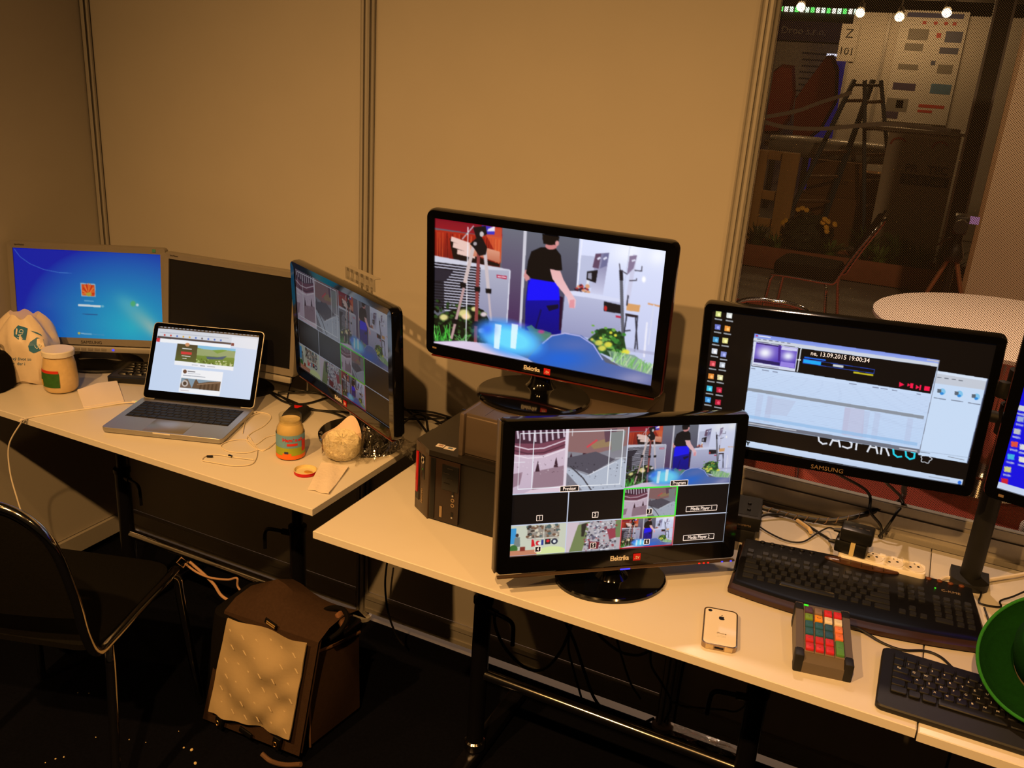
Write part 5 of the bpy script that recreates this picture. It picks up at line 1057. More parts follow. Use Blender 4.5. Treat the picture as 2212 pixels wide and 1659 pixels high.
b = B(); b.lathe([(.0016, 0), (.0016, .001)], 8); b.obj('indicator_light', M_ledgreen, t, False, T((.150, .062, .0285)))
text('C-KME', .010, M_logo_s, t, T((.178, .060, .0285)) @ RX(.05), 'logo_lettering', sx=1.2)
b = B(); b.box((-.2275, .02, .018), (.006, .11, .012), .003); b.obj('side_gloss_trim', M_blkgloss, t)

# ---------------------------------------------------------------- flat keyboard, hat
t = thing('keyboard', 'flat black keyboard with white letters near the table edge', 'keyboard', (.0655, 1.3575, DZ), math.radians(0.6))
b = B(); b.loft([[Vector((x, y, z+(y*.05 if z > .003 else 0))) for x, y in rr(.445-2*i_, .163-2*i_, .010, 5, .2225, .0815)] for z, i_ in ((0, .002), (.003, 0), (.009, 0), (.0115, .002))]); b.obj('body', mat('flat_keyboard_black', (15, 14, 14), .55, var=.05, bump=.1, bscale=1200), t)
LEG = [[' '], list(' 1234567890'), ['↹']+list('QWERTZUIOP'), [' ']+list('ASDFGHJKL'), [' ', ' ']+list('YXCVBNM')]
keyset(t, [[1.05]*15, [1]*13+[2], [1.5]+[1]*12+[1.5], [1.8]+[1]*11+[2.2], [1.3]+[1]*11+[2.7], [1.5, 1.1, 1.3, 5.6, 1.3, 1.1, 1.1, 2]], (.0187, .0182), None, .0026, mat('flat_key_black', (13, 13, 14), .5, var=.03), .0135, .018, .140, RX(math.atan(.05)), gap=.0022, legends=LEG, lmat=M_cork, lsize=.0062, taper=.92)
keyset(t, [[1]*3, [1]*3, [1]*3], (.0187, .0182), None, .0026, MATS['flat_key_black'], .0135, .3260, .140, RX(math.atan(.05)), gap=.0022, taper=.92)
keyset(t, [[1]*2, [1]*2, [1]*2, [1]*2], (.0187, .0182), None, .0026, MATS['flat_key_black'], .0135, .3900, .122, RX(math.atan(.05)), gap=.0022, taper=.92)
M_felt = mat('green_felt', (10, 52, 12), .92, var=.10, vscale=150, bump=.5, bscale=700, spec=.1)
hn = Vector((-.30, -.52, .80)).normalized(); hc = onz(2294, 1440, .830); HS = .80
hx = hn.cross(Vector((0, 0, 1))).normalized(); hy = hn.cross(hx); MH = Matrix.Identity(4); MH = Matrix(((hx.x, hy.x, hn.x, hc.x), (hx.y, hy.y, hn.y, hc.y), (hx.z, hy.z, hn.z, hc.z), (0, 0, 0, 1))) @ Matrix.Scale(HS, 4)
t = thing('felt_hat', 'green felt hat with curled brim and cream band', 'hat', (hc.x, hc.y, hc.z)); I = RM(t)
prof = [(.084, .004), (.100, -.002), (.122, .000), (.138, .010), (.146, .022), (.149, .026), (.1505, .024), (.149, .018), (.142, .006), (.126, -.006), (.100, -.008), (.080, -.004)]
b = B(); b.loft([[Vector((r*math.cos(a), r*math.sin(a), z)) for a in np.linspace(0, 2*PI, 64, endpoint=False)] for r, z in prof], False, False); b.obj('brim', M_felt, t, True, I @ MH)
b = B(); b.tube([Vector((.1495*math.cos(a), .1495*math.sin(a), .025)) for a in np.linspace(0, 2*PI, 72, endpoint=False)], .0035, 8, closed=True); b.obj('brim_edge_lit', mat('lit_rim_green_felt', (34, 120, 30), .9, var=.1, vscale=150, bump=.5, bscale=700), t, True, I @ MH)  # brighter green stands in for light caught on the curled rim
b = B(); b.lathe([(.0815, .000), (.0835, .006), (.0815, .05), (.076, .085), (.060, .104), (.035, .108), (.018, .098), (0, .094)], 56); b.obj('crown', M_felt, t, True, I @ MH)
b = B(); b.loft([[Vector((r*math.cos(a), r*math.sin(a), z)) for a in np.linspace(0, 2*PI, 56, endpoint=False)] for r, z in ((.0848, .006), (.0842, .017))], False, False); b.obj('hat_band', mat('cream_ribbon', (220, 196, 150), .7, var=.12, vscale=60), t, True, I @ MH)
b = B(); b.loft([[Vector((r*math.cos(a), r*math.sin(a), z)) for a in np.linspace(0, 2*PI, 56, endpoint=False)] for r, z in ((.0851, .011), (.0850, .0125))], False, False); b.obj('band_stitch', mat('brown_stitching', (120, 74, 44), .7), t, True, I @ MH)

# ---------------------------------------------------------------- phone, keypad
pc = (onz(1520.4, 1310.6, DZ+.01)+onz(1592, 1323.5, DZ+.01)+onz(1594.5, 1404, DZ+.01)+onz(1516.7, 1386, DZ+.01))/4; pd = onz(1592, 1323.5, DZ+.01)-onz(1520.4, 1310.6, DZ+.01); pyaw = math.atan2(pd.y, pd.x)-.02
t = thing('mobile_phone', 'white-backed mobile phone lying face down in a metal bumper', 'phone', (pc.x, pc.y, DZ), pyaw)
b = B(); b.loft([[Vector((x, y, z)) for x, y in rr(.0575, .1145, .0085, 5)] for z in (.001, .0098)]); b.obj('body', M_white, t)
b = B(); o_, n_ = rr(.0615, .1185, .0105, 6), rr(.0570, .1140, .0083, 6); b.loft([[Vector((x, y, z)) for x, y in q] for q, z in ((n_, .0112), (o_, .0106), (o_, .0004), (n_, 0))], False, False); b.obj('bumper', mat('polished_bumper', (170, 150, 130), .18, .9), t)
b = B(); b.loft([[Vector((x, y, z)) for x, y in rr(.0562, .1132, .0080, 5)] for z in (.0097, .0102)]); b.obj('back_glass', mat('white_phone_glass', (236, 228, 214), .08, var=0, coat=.5), t)
b = B(); b.lathe([(.0038, 0), (.0038, .0006)], 16); b.obj('camera_lens', M_blkgloss, t, True, T((-.0195, .0490, .0100))); b = B(); b.lathe([(.0022, 0), (.0022, .0006)], 12); b.obj('flash', M_cork, t, True, T((-.0115, .0490, .0100)))
# fruit emblem
b = B(); P = []
for k in range(40):
    a = 2*PI*k/40; r = .0058*(1-.10*math.cos(2*a)**2)*(1.0 if not (-.45 < math.atan2(math.sin(a-.25), math.cos(a-.25)) < .45) else .74); P.append((r*math.cos(a), r*1.08*math.sin(a)-(.0012 if abs(a-PI/2) < .25 else 0)))
b.prism(P, .0102, .0104, M=T((.002, .029, 0))); b.prism([(.002+.0008*math.cos(a)-.0016*math.sin(a)*.2+.0012*math.sin(a), .0372+.0024*math.sin(a)) for a in np.linspace(0, 2*PI, 12, endpoint=False)], .0102, .0104); b.obj('fruit_emblem', M_blk, t, False)
text('iPhone', .0062, mat('grey_phone_print', (110, 100, 90), .5), t, T((.003, -.020, .0103)), 'lettering')
for k in range(2): text(['Designed in California', 'Model A1332 EMC'][k] if False else '.. .... .. .......... ....', .0026, MATS['grey_phone_print'], t, T((.003, -.0265-.0035*k, .0103)), 'lettering')
for sx_ in (-1, 1):
    b = B(); b.box((sx_*.0165, -.0590, .0055), (.014, .0030, .009), .0012); b.obj('bumper_corner', mat('clear_bumper_corner', (206, 186, 150), .15, .3), t)
b = B(); b.box((0, -.0588, .0055), (.016, .0016, .004), .0005); b.obj('dock_socket', M_darksteel, t)
# programmable keypad
ka, kb_ = onD(1713, 1448), onD(1836, 1475); kyw = math.atan2(kb_.y-ka.y, kb_.x-ka.x); kwid = (kb_-ka).length
t = thing('macro_keypad', 'grey programmable keypad with rows of red, blue and white keys', 'keypad', ka, kyw)
M_kp = mat('grey_keypad_case', (96, 86, 76), .42, .1, var=.03); kd = .152
def kz(y): return .030+.012*y/kd
b = B(); b.loft([[Vector((x, 0, 0)), Vector((x, kd, 0)), Vector((x, kd, kz(kd))), Vector((x, .016, kz(.016))), Vector((x, 0, .021))] for x in (.012, kwid-.012)]); b.obj('case', M_kp, t, False)
for x in (.006, kwid-.006):
    b = B(); b.loft([[Vector((x+s_*.0065, y, z)) for y, z in ((.0, .001), (kd, .001), (kd, kz(kd)+.002), (.02, kz(.02)+.002), (.004, .022))] for s_ in (-1, 1)]); b.obj('side_rail', M_kp, t, False)
    for y, dd in ((.012, .026), (kd-.010, .022)):
        b = B(); b.box((x, y, (kz(y)+.002)/2), (.0155, dd, kz(y)+.004), .003); b.obj('corner_guard', M_blksoft, t)
sl = math.atan(.012/kd); cols4 = [[(80, 56, 84), (110, 150, 50), (44, 96, 120), (44, 96, 120), (190, 44, 50), (196, 40, 50)], [(130, 110, 96), (226, 150, 30), (44, 96, 126), (44, 96, 120), (190, 44, 50), (200, 40, 50)], [(200, 40, 46), (226, 216, 196), (44, 84, 116), (40, 84, 120), (196, 44, 56), (196, 40, 50)], [(200, 40, 46), (226, 216, 196), (226, 130, 86), (226, 120, 70), (84, 140, 66), None]]
kw4, kp = (kwid-.026)/4, .0205
for ci in range(4):
    b = B(); b.box((.0135+kw4*(ci+.5), .016+kp*3, kz(.016+kp*3)+.0006), (kw4*.93, kp*6+.002, .0024), .0006, M=RX(sl).to_3x3()); b.obj('key_column', mat('pale_key_surround', (120, 106, 92), .4), t)
    for ri in range(6):
        col = cols4[ci][ri]
        if col is None: continue
        tall = (ci == 3 and ri == 4); y = .016+kp*(5.5-ri)-(kp*.5 if tall else 0)
        mk = mat('key_cap_%d_%d_%d' % col, col, .4, var=.02); b = B(); b.box((0, 0, .003), (kw4*.80, kp*(1.82 if tall else .82), .006), .0012); k_ = b.obj('key', mk, t); k_.matrix_local = T((.0135+kw4*(ci+.5), y, kz(y)+.0012)) @ RX(sl)
        lt = {(0, 1): '1', (1, 1): 'Aux', (2, 1): '-----', (3, 1): '-----', (3, 4): '-----'}.get((ci, ri), '--')
        inst('legend', text_mesh(lt, .0042 if len(lt) > 2 else .0055, M_logo_d, .0001), k_, T((0, 0, .0061)))
b = B(); b.box((.018, kd-.006, kz(kd)+.002), (.008, .0035, .0015)); b.obj('indicator_light', M_ledgreen, t, False)
kp_out = RM(t).inverted() @ Vector((kwid-.018, kd, .018))
cord('keypad_cable', 'black cable from the keypad to the flat keyboard', [kp_out, onD(1855, 1358, .010), onD(1905, 1388, .003), onD(1950, 1404, .003), onD(1998, 1406, .003), onD(2030, 1418, .003), onD(2055, 1440, .004), onD(2076, 1462, .010)], .0024, M_cable)

# ---------------------------------------------------------------- power strip, adapters, plugs, cables on the right
sa, sb = onz(1836, 1186, DZ+.038), onz(2001, 1226, DZ+.038); syaw = math.atan2(sb.y-sa.y, sb.x-sa.x); slen = (sb-sa).length+.02
t = thing('power_strip', 'white mains power strip with round sockets behind the wide keyboard', 'power strip', Vector((sa.x-.02*math.cos(syaw), sa.y-.02*math.sin(syaw)-.012, DZ)), syaw)
b = B(); b.loft([[Vector((x*s_+(1-s_)*slen/2, y, z)) for x, y in rr(slen, w_, .010, 4, slen/2, 0)] for s_, w_, z in ((.99, .046, 0), (1, .052, .004), (1, .052, .032), (.985, .045, .038))]); b.obj('housing', M_white, t)
for k in range(3):
    x = slen-.022-.040*k; m_ = RZ(.6)
    b = B(); b.loft([[Vector((x+r*math.cos(a), r*math.sin(a), z)) for a in np.linspace(0, 2*PI, 28, endpoint=False)] for r, z in ((.0200, .0382), (.0200, .0395), (.0186, .0395), (.0178, .0386))], False, False); b.obj('socket_ring', M_white, t)
    b = B(); b.lathe([(.0178, 0), (0, 0.0004)], 24, (x, 0, .0384)); b.obj('socket_well', mat('socket_white_shaded', (214, 204, 188), .6), t)  # darker than the housing: shade inside the white socket put into its colour
    for s_ in (-1, 1):
        b = B(); b.lathe([(.0026, 0), (.0026, .0006)], 10, (x+s_*.0075, s_*.004, .0388)); b.obj('socket_hole', M_blk, t, False)
    b = B(); b.box((x, .012, .0392), (.0025, .004, .002)); b.obj('earth_pin', M_chrome, t, False)
for k in range(4):
    b = B(); b.box((.085+.022*k, .0175, .0392), (.012, .010, .003), .0012); b.obj('ridge', M_white, t)
sm_ = RM(t).inverted(); se = sm_ @ Vector((slen-.002, 0, .016))
b = B(); b.cyl((slen-.004, 0, .016), (slen+.024, 0, .014), .0085, .0045, 12); b.obj('cable_guard', M_wcable, t)
cord('power_strip_cable', 'thick white mains cable running from the power strip round the pole foot', [sm_ @ Vector((slen+.022, 0, .014)), onD(2045, 1248, .006), onD(2085, 1256, .006), onD(2125, 1254, .006), onD(2165, 1248, .006), onD(2212, 1240, .006), onD(2260, 1225, .006)], .0042, M_wcable)
for k, (u, v, dz, rz) in enumerate(((1856, 1187, .0, -.1), (1862, 1168, .0, -.1))):
    base = sm_ @ Vector((.012+.006*k, .002-.0*k, .0375+.028*k))
    t = thing('power_adapter', ['black power adapter with a paper tag, plugged into the white strip', 'black power adapter stacked above the tagged adapter'][k], 'adapter', base, syaw-.12+.06*k)
    b = B(); b.box((.010, .004, .0145), (.064, .046, .029), .005); b.obj('body', mat('adapter_black', (18, 19, 21), .35, var=.03), t)
    if k == 0: b = B(); b.box((.014, -.0195, .0150), (.009, .0012, .028)); b.box((.014, -.010, .0292), (.009, .02, .0008)); b.obj('paper_tag', mat('cream_tag', (206, 190, 140), .7), t, False)
    b = B(); b.cyl((-.022, .002, .012), (-.036, .002, .011), .0055, .0035, 10); b.obj('cable_guard', M_cable, t)
    for j in range(3):
        b = B(); b.box((.0+.014*j, -.0, .0292), (.008, .003, .0006)); b.obj('rating_mark', M_logo_d, t, False)
    o2 = RM(t).inverted() @ Vector((-.034, .002, .011))
    pts = [[o2, onD(1795, 1168, .012), onD(1755, 1142, .006), onD(1722, 1122, .006), onD(1690, 1112, .010), onD(1655, 1112, .012), onD(1640, 1118, .008)], [o2, onD(1790, 1140, .02), onD(1768, 1150, .008), onD(1735, 1170, .004), onD(1700, 1168, .004), onD(1660, 1150, .004), onD(1628, 1128, .006), onD(1618, 1120, .01)]][k]
    cord('adapter_cable', ['black adapter cable looping left from the tagged adapter', 'thin black adapter cable sagging across the table to the converter boxes'][k], pts, (.0032, .0018)[k], M_cable)
b = B(); b.tube(smooth_path([onD(1722, 1124, .008), onD(1745, 1140, .009), onD(1752, 1150, .010)], 3), .0045, 8); tag(b.obj('cable_tie', mat('cream_tie', (206, 180, 130), .6)), 'cream tie wound on the adapter cables', 'cable tie')
# corkscrew-wrapped loom from the wide monitor
mb = MP6; wm = RM(MON6).inverted() @ MP6
l0 = wm @ Vector((.150, .030, -.150)); loom = smooth_path([l0, onD(1948, 1078, .07), onD(1900, 1100, .05), onD(1840, 1118, .03), onD(1780, 1125, .012), onD(1720, 1117, .010), onD(1670, 1103, .010), onD(1625, 1091, .010)], 10)
t = thing('cable_loom', 'black cable loom wrapped in pale spiral, hanging from the wide monitor', 'cable', (0, 0, 0))
b = B(); b.tube(loom, .0058, 10); b.obj('loom', M_cable, t)
sp_ = []
for i in range(len(loom)-1):
    d_ = (loom[i+1]-loom[i]); n1 = d_.cross(Vector((0, 0, 1))).normalized(); n2 = n1.cross(d_).normalized()
    for s_ in range(4): a = (i*4+s_)*.42; sp_.append(loom[i]+d_*(s_/4)+n1*(.0062*math.cos(a))+n2*(.0062*math.sin(a)))
b = B(); b.tube(sp_, .0011, 5); b.obj('spiral_wrap', mat('pale_spiral', (120, 96, 76), .5), t)
for k, (xx, P) in enumerate(((-.005, [(1872, 1060, .10), (1880, 1105, .06), (1902, 1135, .03), (1904, 1162, .006)]), (.105, [(1950, 1080, .09), (1935, 1110, .06), (1915, 1140, .03), (1898, 1160, .006)]))):
    cord('monitor_cable', ['black cable hanging from the middle of the wide monitor', 'black cable hanging from the right side of the wide monitor'][k], [wm @ Vector((xx, .03, -.14)), wm @ Vector((xx, .034, -.168))]+[onD(*q) for q in P], .0032, M_cable)
# thin cable loops right of the pole
cord('thin_cable', 'thin black cable curving past the wide keyboard to the hat', [onD(2260, 1232, .004), onD(2200, 1244, .004), onD(2140, 1252, .004), onD(2125, 1262, .004), onD(2119, 1285, .003), onD(2117, 1303, .003), onD(2160, 1311, .003), onD(2161, 1298, .006), onD(2190, 1288, .012), onD(2230, 1270, .02)], .0019, M_cable)
cord('thin_cable', 'thin black cable dropping behind the hat beside the keyboard end', [onD(2126, 1312, .012), onD(2134, 1335, .004), onD(2140, 1352, .003), onD(2170, 1372, .003)], .0019, M_cable)
p = onD(2215, 1210)
t = thing('wall_charger', 'white plug-in charger standing at the wall end of the last table', 'charger', (p.x, p.y, DZ), .2)
b = B(); b.loft([[Vector((x*s_, y*s_, z)) for x, y in rr(.062, .045, .014, 5)] for s_, z in ((.96, 0), (1, .004), (1, .050), (.92, .058))]); b.obj('body', M_white, t); b = B(); b.loft([[Vector((x*s_, y*s_, z)) for x, y in rr(.056, .040, .016, 5)] for s_, z in ((.9, .057), (1, .064), (1, .082), (.7, .096))]); b.obj('upper_plug', M_white, t)
# cables lying between the two tables
for k, P in enumerate(([(872, 880, .01), (900, 905, .01), (935, 950, .01), (950, 965, .01)], [(868, 905, .01), (920, 905, .01), (980, 903, .01)], [(870, 884, .02), (930, 890, .02), (985, 905, .02)], [(890, 888, .012), (918, 900, .012), (928, 935, .012), (960, 935, .012)], [(870, 915, .02), (905, 895, .02), (975, 925, .02)])):
    cord('display_cable', ['black cable running forward to the chamfered tower corner', 'black cable lying straight across between monitor foot and tower', 'black cable lying highest behind the tower', 'black cable bending sharply beside the tower', 'black cable slanting down behind the tower'][k], [onD(*q) for q in P], .003, M_cable, group='cables behind the tower computer')
# ---------------------------------------------------------------- chairs
def chair(label, loc, yaw, zs=0.45, w=0.41, d=0.38, hb=0.40, lean=0.10, pad=0.03, group=None, fab=None, splay=0.03):
    t = thing('chair', label, 'chair', (loc[0], loc[1], 0), yaw, group); fab = fab or M_blkfabric; r = .011; zp = zs; zf = zs-pad+.012; 
    b = B(); b.loft([[Vector((x*s_, y*s_, z)) for x, y in rr(w-.02, d, .05, 6)] for s_, z in ((.94, zs-pad), (1, zs-pad*.7), (1, zs-pad*.25), (.95, zs))]); b.obj('seat', fab, t)
    zq = zf+.018
    for s in (-1, 1):
        x = s*(w/2-.004)
        b = B(); b.tube(smooth_path([(x*.97, d/2+.0, zq-.022), (x, d/2-.06, zq-.018), (x, 0, zq-.018), (x, -d/2+.05, zq-.020), (x, -d/2-.005, zq-.012), (x*.995, -d/2-.035, zq+.05), (x*.98, -d/2-.035-lean*.35, zq+hb*.45), (x*.90, -d/2-.035-lean*.75, zq+hb*.78), (x*.66, -d/2-.035-lean*.95, zq+hb*.95), (x*.30, -d/2-.035-lean, zq+hb), (0, -d/2-.035-lean, zq+hb)], 6), r, 12); b.obj('frame_tube', M_chrome, t)
        b = B(); b.tube(smooth_path([(x*.96, -d/2+.05, zq-.022), (x*1.02, -d/2+.032, zq-.06), (x*1.03, -d/2+.026, zq-.12), (x*(1.0+splay*4), -d/2-.03, 0.004)], 5), r, 12); b.obj('leg', M_chrome, t)
        b = B(); b.tube(smooth_path([(x*.96, d/2-.02, zq-.022), (x*1.0, d/2-.004, zq-.05), (x*1.01, d/2+.004, zq-.12), (x*(1.0+splay*4), d/2+.03, 0.004)], 5), r, 12); b.obj('leg', M_chrome, t)
    b = B(); g = []
    for j in range(8):
        v = j/7; z = zs+.10+(hb-.12)*v; yy = -d/2-.035-lean*min(1, (z-zs)/hb*.95); hw = (w/2-.012)*(1-.30*max(0, v-.35)**1.6*2.0); g.append([Vector((hw*(i/8*2-1), yy-.018*(1-(i/8*2-1)**2), z)) for i in range(9)])
    g2 = [[p+Vector((0, .008, 0)) for p in q] for q in g]; b.loft(g, closed=False); b.loft(g2, closed=False)
    b.obj('backrest', fab, t); return t
chair('black chair with chrome tube frame pulled up to the corner table', (-1.688, 1.2145), math.radians(17.9), w=.42, d=.35, hb=.37, lean=.06, group=None)

# ---------------------------------------------------------------- backpack under the corner table
t = thing('backpack', 'brown canvas bag with a khaki front flap under the corner table', 'bag', (-1.325, 1.545, 0), math.radians(1.5)); I = RM(t)
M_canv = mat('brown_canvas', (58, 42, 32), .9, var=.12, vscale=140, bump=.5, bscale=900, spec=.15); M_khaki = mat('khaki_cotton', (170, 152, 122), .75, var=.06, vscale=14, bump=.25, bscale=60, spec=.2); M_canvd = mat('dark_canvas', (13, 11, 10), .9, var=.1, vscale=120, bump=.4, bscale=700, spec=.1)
def ring(w_, d_, z, cx=0, cy=0, r=.035): return [Vector((x+cx, y+cy, z)) for x, y in rr(w_, d_, r, 5)]
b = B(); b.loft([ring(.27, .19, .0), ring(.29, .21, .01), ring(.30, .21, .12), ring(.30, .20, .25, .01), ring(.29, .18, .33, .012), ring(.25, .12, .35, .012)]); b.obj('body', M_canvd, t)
fl4 = [ony(485, 1319, 1.462), ony(688, 1388, 1.462), ony(646, 1634, 1.420), ony(438, 1552, 1.420)]
def bil(P, u, v): return P[0]*(1-u)*(1-v)+P[1]*u*(1-v)+P[2]*u*v+P[3]*(1-u)*v
def wrinkle(u, v): return .004*math.sin(9*u+5*v)+.004*math.sin(14*v-7*u+1)+.003*math.sin(23*u*v+3)
def patch(P, nx, ny, fz, th):
    g = [[bil(P, i/nx, j/ny)+Vector((0, -fz(i/nx, j/ny), 0)) for i in range(nx+1)] for j in range(ny+1)]; b = B(); b.loft(g, closed=False); b.loft([[p+Vector((0, th, 0)) for p in r] for r in g], closed=False); return b
patch(fl4, 14, 14, lambda u, v: .008*math.sin(PI*u)*math.sin(PI*v), .012).obj('front_flap', M_canv, t, True, I)
kh4 = [ony(498.6, 1330, 1.456), ony(668.7, 1384, 1.456), ony(631.7, 1591, 1.418), ony(456.7, 1531, 1.418)]
patch(kh4, 26, 26, lambda u, v: .012+.010*math.sin(PI*u)*math.sin(PI*v)+wrinkle(u, v)*min(1, 6*u*(1-u)+.2), .003).obj('khaki_panel', M_khaki, t, True, I)
b = B()
for j in range(6):
    for i in range(6):
        u, v = .08+.16*i+.05*(j % 2), .08+.155*j+.02*(i % 3)
        if u > .93: continue
        c_ = bil(kh4, u, v)+Vector((0, -(.0135+.010*math.sin(PI*u)*math.sin(PI*v)+wrinkle(u, v)*min(1, 6*u*(1-u)+.2)), 0)); ex, ez = Vector((.004, 0, 0)), Vector((.005, 0, -.012)); b.face([c_-ex, c_+ex*.4, c_+ex+ez, c_-ex*.2+ez])
b.obj('woven_marks', mat('woven_mark_thread', (226, 206, 170), .8), t, False, I)
# top hump, handle, side
tp = [ony(485, 1319, 1.462), ony(560, 1286, 1.60), ony(590, 1310, 1.62), ony(640, 1345, 1.60), ony(700, 1352, 1.58), ony(688, 1388, 1.462)]
b = B(); L_ = [fl4[0]*(1-k/10)+fl4[1]*k/10 for k in range(11)]; hump = [0.0, .012, .030, .045, .036, .016, .002, -.004, -.006, -.004, 0]
g = [[p+Vector((0, .0, 0)) for p in L_], [p+Vector((.006, .035, .022+hump[k]*.6)) for k, p in enumerate(L_)], [p+Vector((.012, .085, .030+hump[k])) for k, p in enumerate(L_)], [p+Vector((.016, .14, .015+hump[k]*.7)) for k, p in enumerate(L_)], [p+Vector((.018, .175, -.03)) for k, p in enumerate(L_)]]
b.loft(g, closed=False); b.obj('top_flap', M_canv, t, True, I)
q = fl4[1]+Vector((-.10, .07, .016)); b = B(); b.box((0, 0, 0), (.036, .004, .016), .0015); nm = b.obj('name_patch', M_blk, t, True, I @ T(ony(585, 1347, 1.455)) @ RY(.30)); 
for k in range(2):
    b = B(); b.box((0, -.003, .003-.006*k), (.026, .001, .0025)); b.obj('patch_lettering', mat('tan_thread', (170, 140, 90), .7), t, False, I @ T(ony(586, 1348, 1.454)) @ RY(.30))
for s_ in (-.006, .006):
    b = B(); b.tube(smooth_path([ony(672, 1352, 1.56), ony(705, 1318+s_*300, 1.56), ony(738, 1315, 1.56), ony(750, 1335, 1.55), ony(735, 1362, 1.53), ony(712, 1380, 1.50)], 6), .006, 8); b.obj('handle', M_canvd, t, True, I)
b = B(); b.box((0, 0, 0), (.012, .02, .045), .004); b.obj('handle_grip', mat('tan_leather', (120, 84, 60), .6, var=.1), t, True, I @ T(ony(738, 1340, 1.545)) @ RY(-.5))
sd4 = [Vector((-1.165, 1.475, .30)), Vector((-1.145, 1.66, .26)), Vector((-1.14, 1.66, .02)), Vector((-1.165, 1.475, .02))]
g = [[bil(sd4, i/8, j/8)+Vector((.018*math.sin(PI*i/8)*math.sin(PI*(j+1)/9), 0, 0)) for i in range(9)] for j in range(9)]; b = B(); b.loft(g, closed=False); b.obj('side_pocket', M_canv, t, True, I)
b = B(); b.tube([g[0][i]+Vector((.003, 0, 0)) for i in range(9)], .004, 6); b.tube([g[j][0]+Vector((.003, 0, 0)) for j in range(9)], .003, 6); b.obj('pocket_piping', mat('tan_piping', (110, 78, 56), .7), t, True, I)
for (u, v) in ((474, 1558), (598, 1604)):
    b = B(); b.box((0, 0, 0), (.022, .010, .035), .002); b.obj('strap', M_blk, t, True, I @ T(ony(u, v, 1.408)) @ RY(.2)); b = B(); b.tube([Vector((.005*math.cos(a), -.008, .007*math.sin(a))) for a in np.linspace(0, 2*PI, 14, endpoint=False)], .0016, 6, closed=True); b.obj('buckle', mat('old_brass', (150, 120, 80), .3, .9), t, True, I @ T(ony(u, v, 1.408)))
b = B(); b.box((0, 0, 0), (.038, .006, .016), .002); b.obj('lower_patch', M_blk, t, True, I @ T(ony(530, 1582, 1.408)) @ RY(.25))
b = B(); b.tube(smooth_path([ony(565, 1628, 1.40), ony(585, 1644, 1.40), ony(615, 1652, 1.39), ony(650, 1651, 1.39)], 5), .006, 8); b.obj('bottom_strap', mat('tan_webbing', (96, 70, 52), .8), t, True, I)

# ---------------------------------------------------------------- cables and bits below the tables
CB = [('black cable dropping to the floor near the second wall post', [(838, 1200), (832, 1260), (838, 1320), (855, 1370), (872, 1395)], 1.93, .003),
      ('black cable hanging in a deep loop beside the leg with chrome ring', [(1066, 1318), (1072, 1360), (1095, 1405), (1135, 1442), (1175, 1445), (1212, 1405), (1236, 1345), (1240, 1320)], 1.86, .0042),
      ('long black cable hanging from the table middle to the wall foot', [(1222, 1345), (1242, 1390), (1262, 1450), (1285, 1510), (1320, 1545), (1380, 1562), (1412, 1552)], 1.90, .004),
      ('thin black cable running straight down beside the deep loop', [(1232, 1350), (1228, 1400), (1240, 1450), (1258, 1515)], 1.92, .003),
      ('short black cable swag under the phone', [(1285, 1355), (1300, 1378), (1340, 1408), (1378, 1415), (1405, 1405)], 1.88, .0036),
      ('thin grey cable hanging below the short swag', [(1332, 1380), (1345, 1425), (1362, 1475), (1384, 1510)], 1.92, .0028),
      ('black cable curling down to the third wall post', [(1405, 1405), (1408, 1440), (1432, 1480), (1450, 1520), (1435, 1560)], 1.90, .003),
      ('straight black cable falling in front of the low panel', [(1478, 1428), (1468, 1480), (1456, 1560)], 1.95, .0036),
      ('thin black cable tied across to the last table leg', [(1450, 1516), (1478, 1526), (1520, 1530), (1560, 1533), (1588, 1537), (1606, 1527), (1612, 1515)], 1.74, .0022),
      ('black cable hanging under the last table', [(2062, 1590), (2052, 1630), (2038, 1680)], 1.80, .003)]
for lb, P, y, r_ in CB:
    pts = [ony(u, v, y) for u, v in P]
    if pts[0].z > .5: pts[0].z = min(pts[0].z, .715)
    cord('hanging_cable', lb, pts, r_, M_cable)
t = thing('extension_lead', 'beige flat cable with a loop end trailing behind the backpack', 'cable', onz(470, 1270, 0)); I = RM(t)
b = B(); b.tube(smooth_path([ony(400, 1218, 1.62), ony(425, 1236, 1.62), ony(455, 1248, 1.62), ony(492, 1252, 1.62), ony(512, 1249, 1.62), ony(514, 1268, 1.62), ony(534, 1292, 1.62)], 6), .003, 8); b.obj('cord', M_beigecable, t, True, I)
b = B(); b.tube(smooth_path([ony(410, 1214, 1.63), ony(440, 1240, 1.63), ony(462, 1262, 1.63), ony(480, 1288, 1.63), ony(512, 1304, 1.63), ony(560, 1320, 1.63)], 6), .0042, 8); b.obj('cord', M_beigecable, t, True, I)
b = B(); b.tube([ony(382, 1215, 1.61), ony(392, 1204, 1.61), ony(406, 1214, 1.61), ony(396, 1226, 1.61)], .002, 6, closed=True); b.obj('loop_end', M_beigecable, t, True, I)
M_crumb = mat('pale_crumb', (216, 196, 150), .8, var=.1)
cm = None
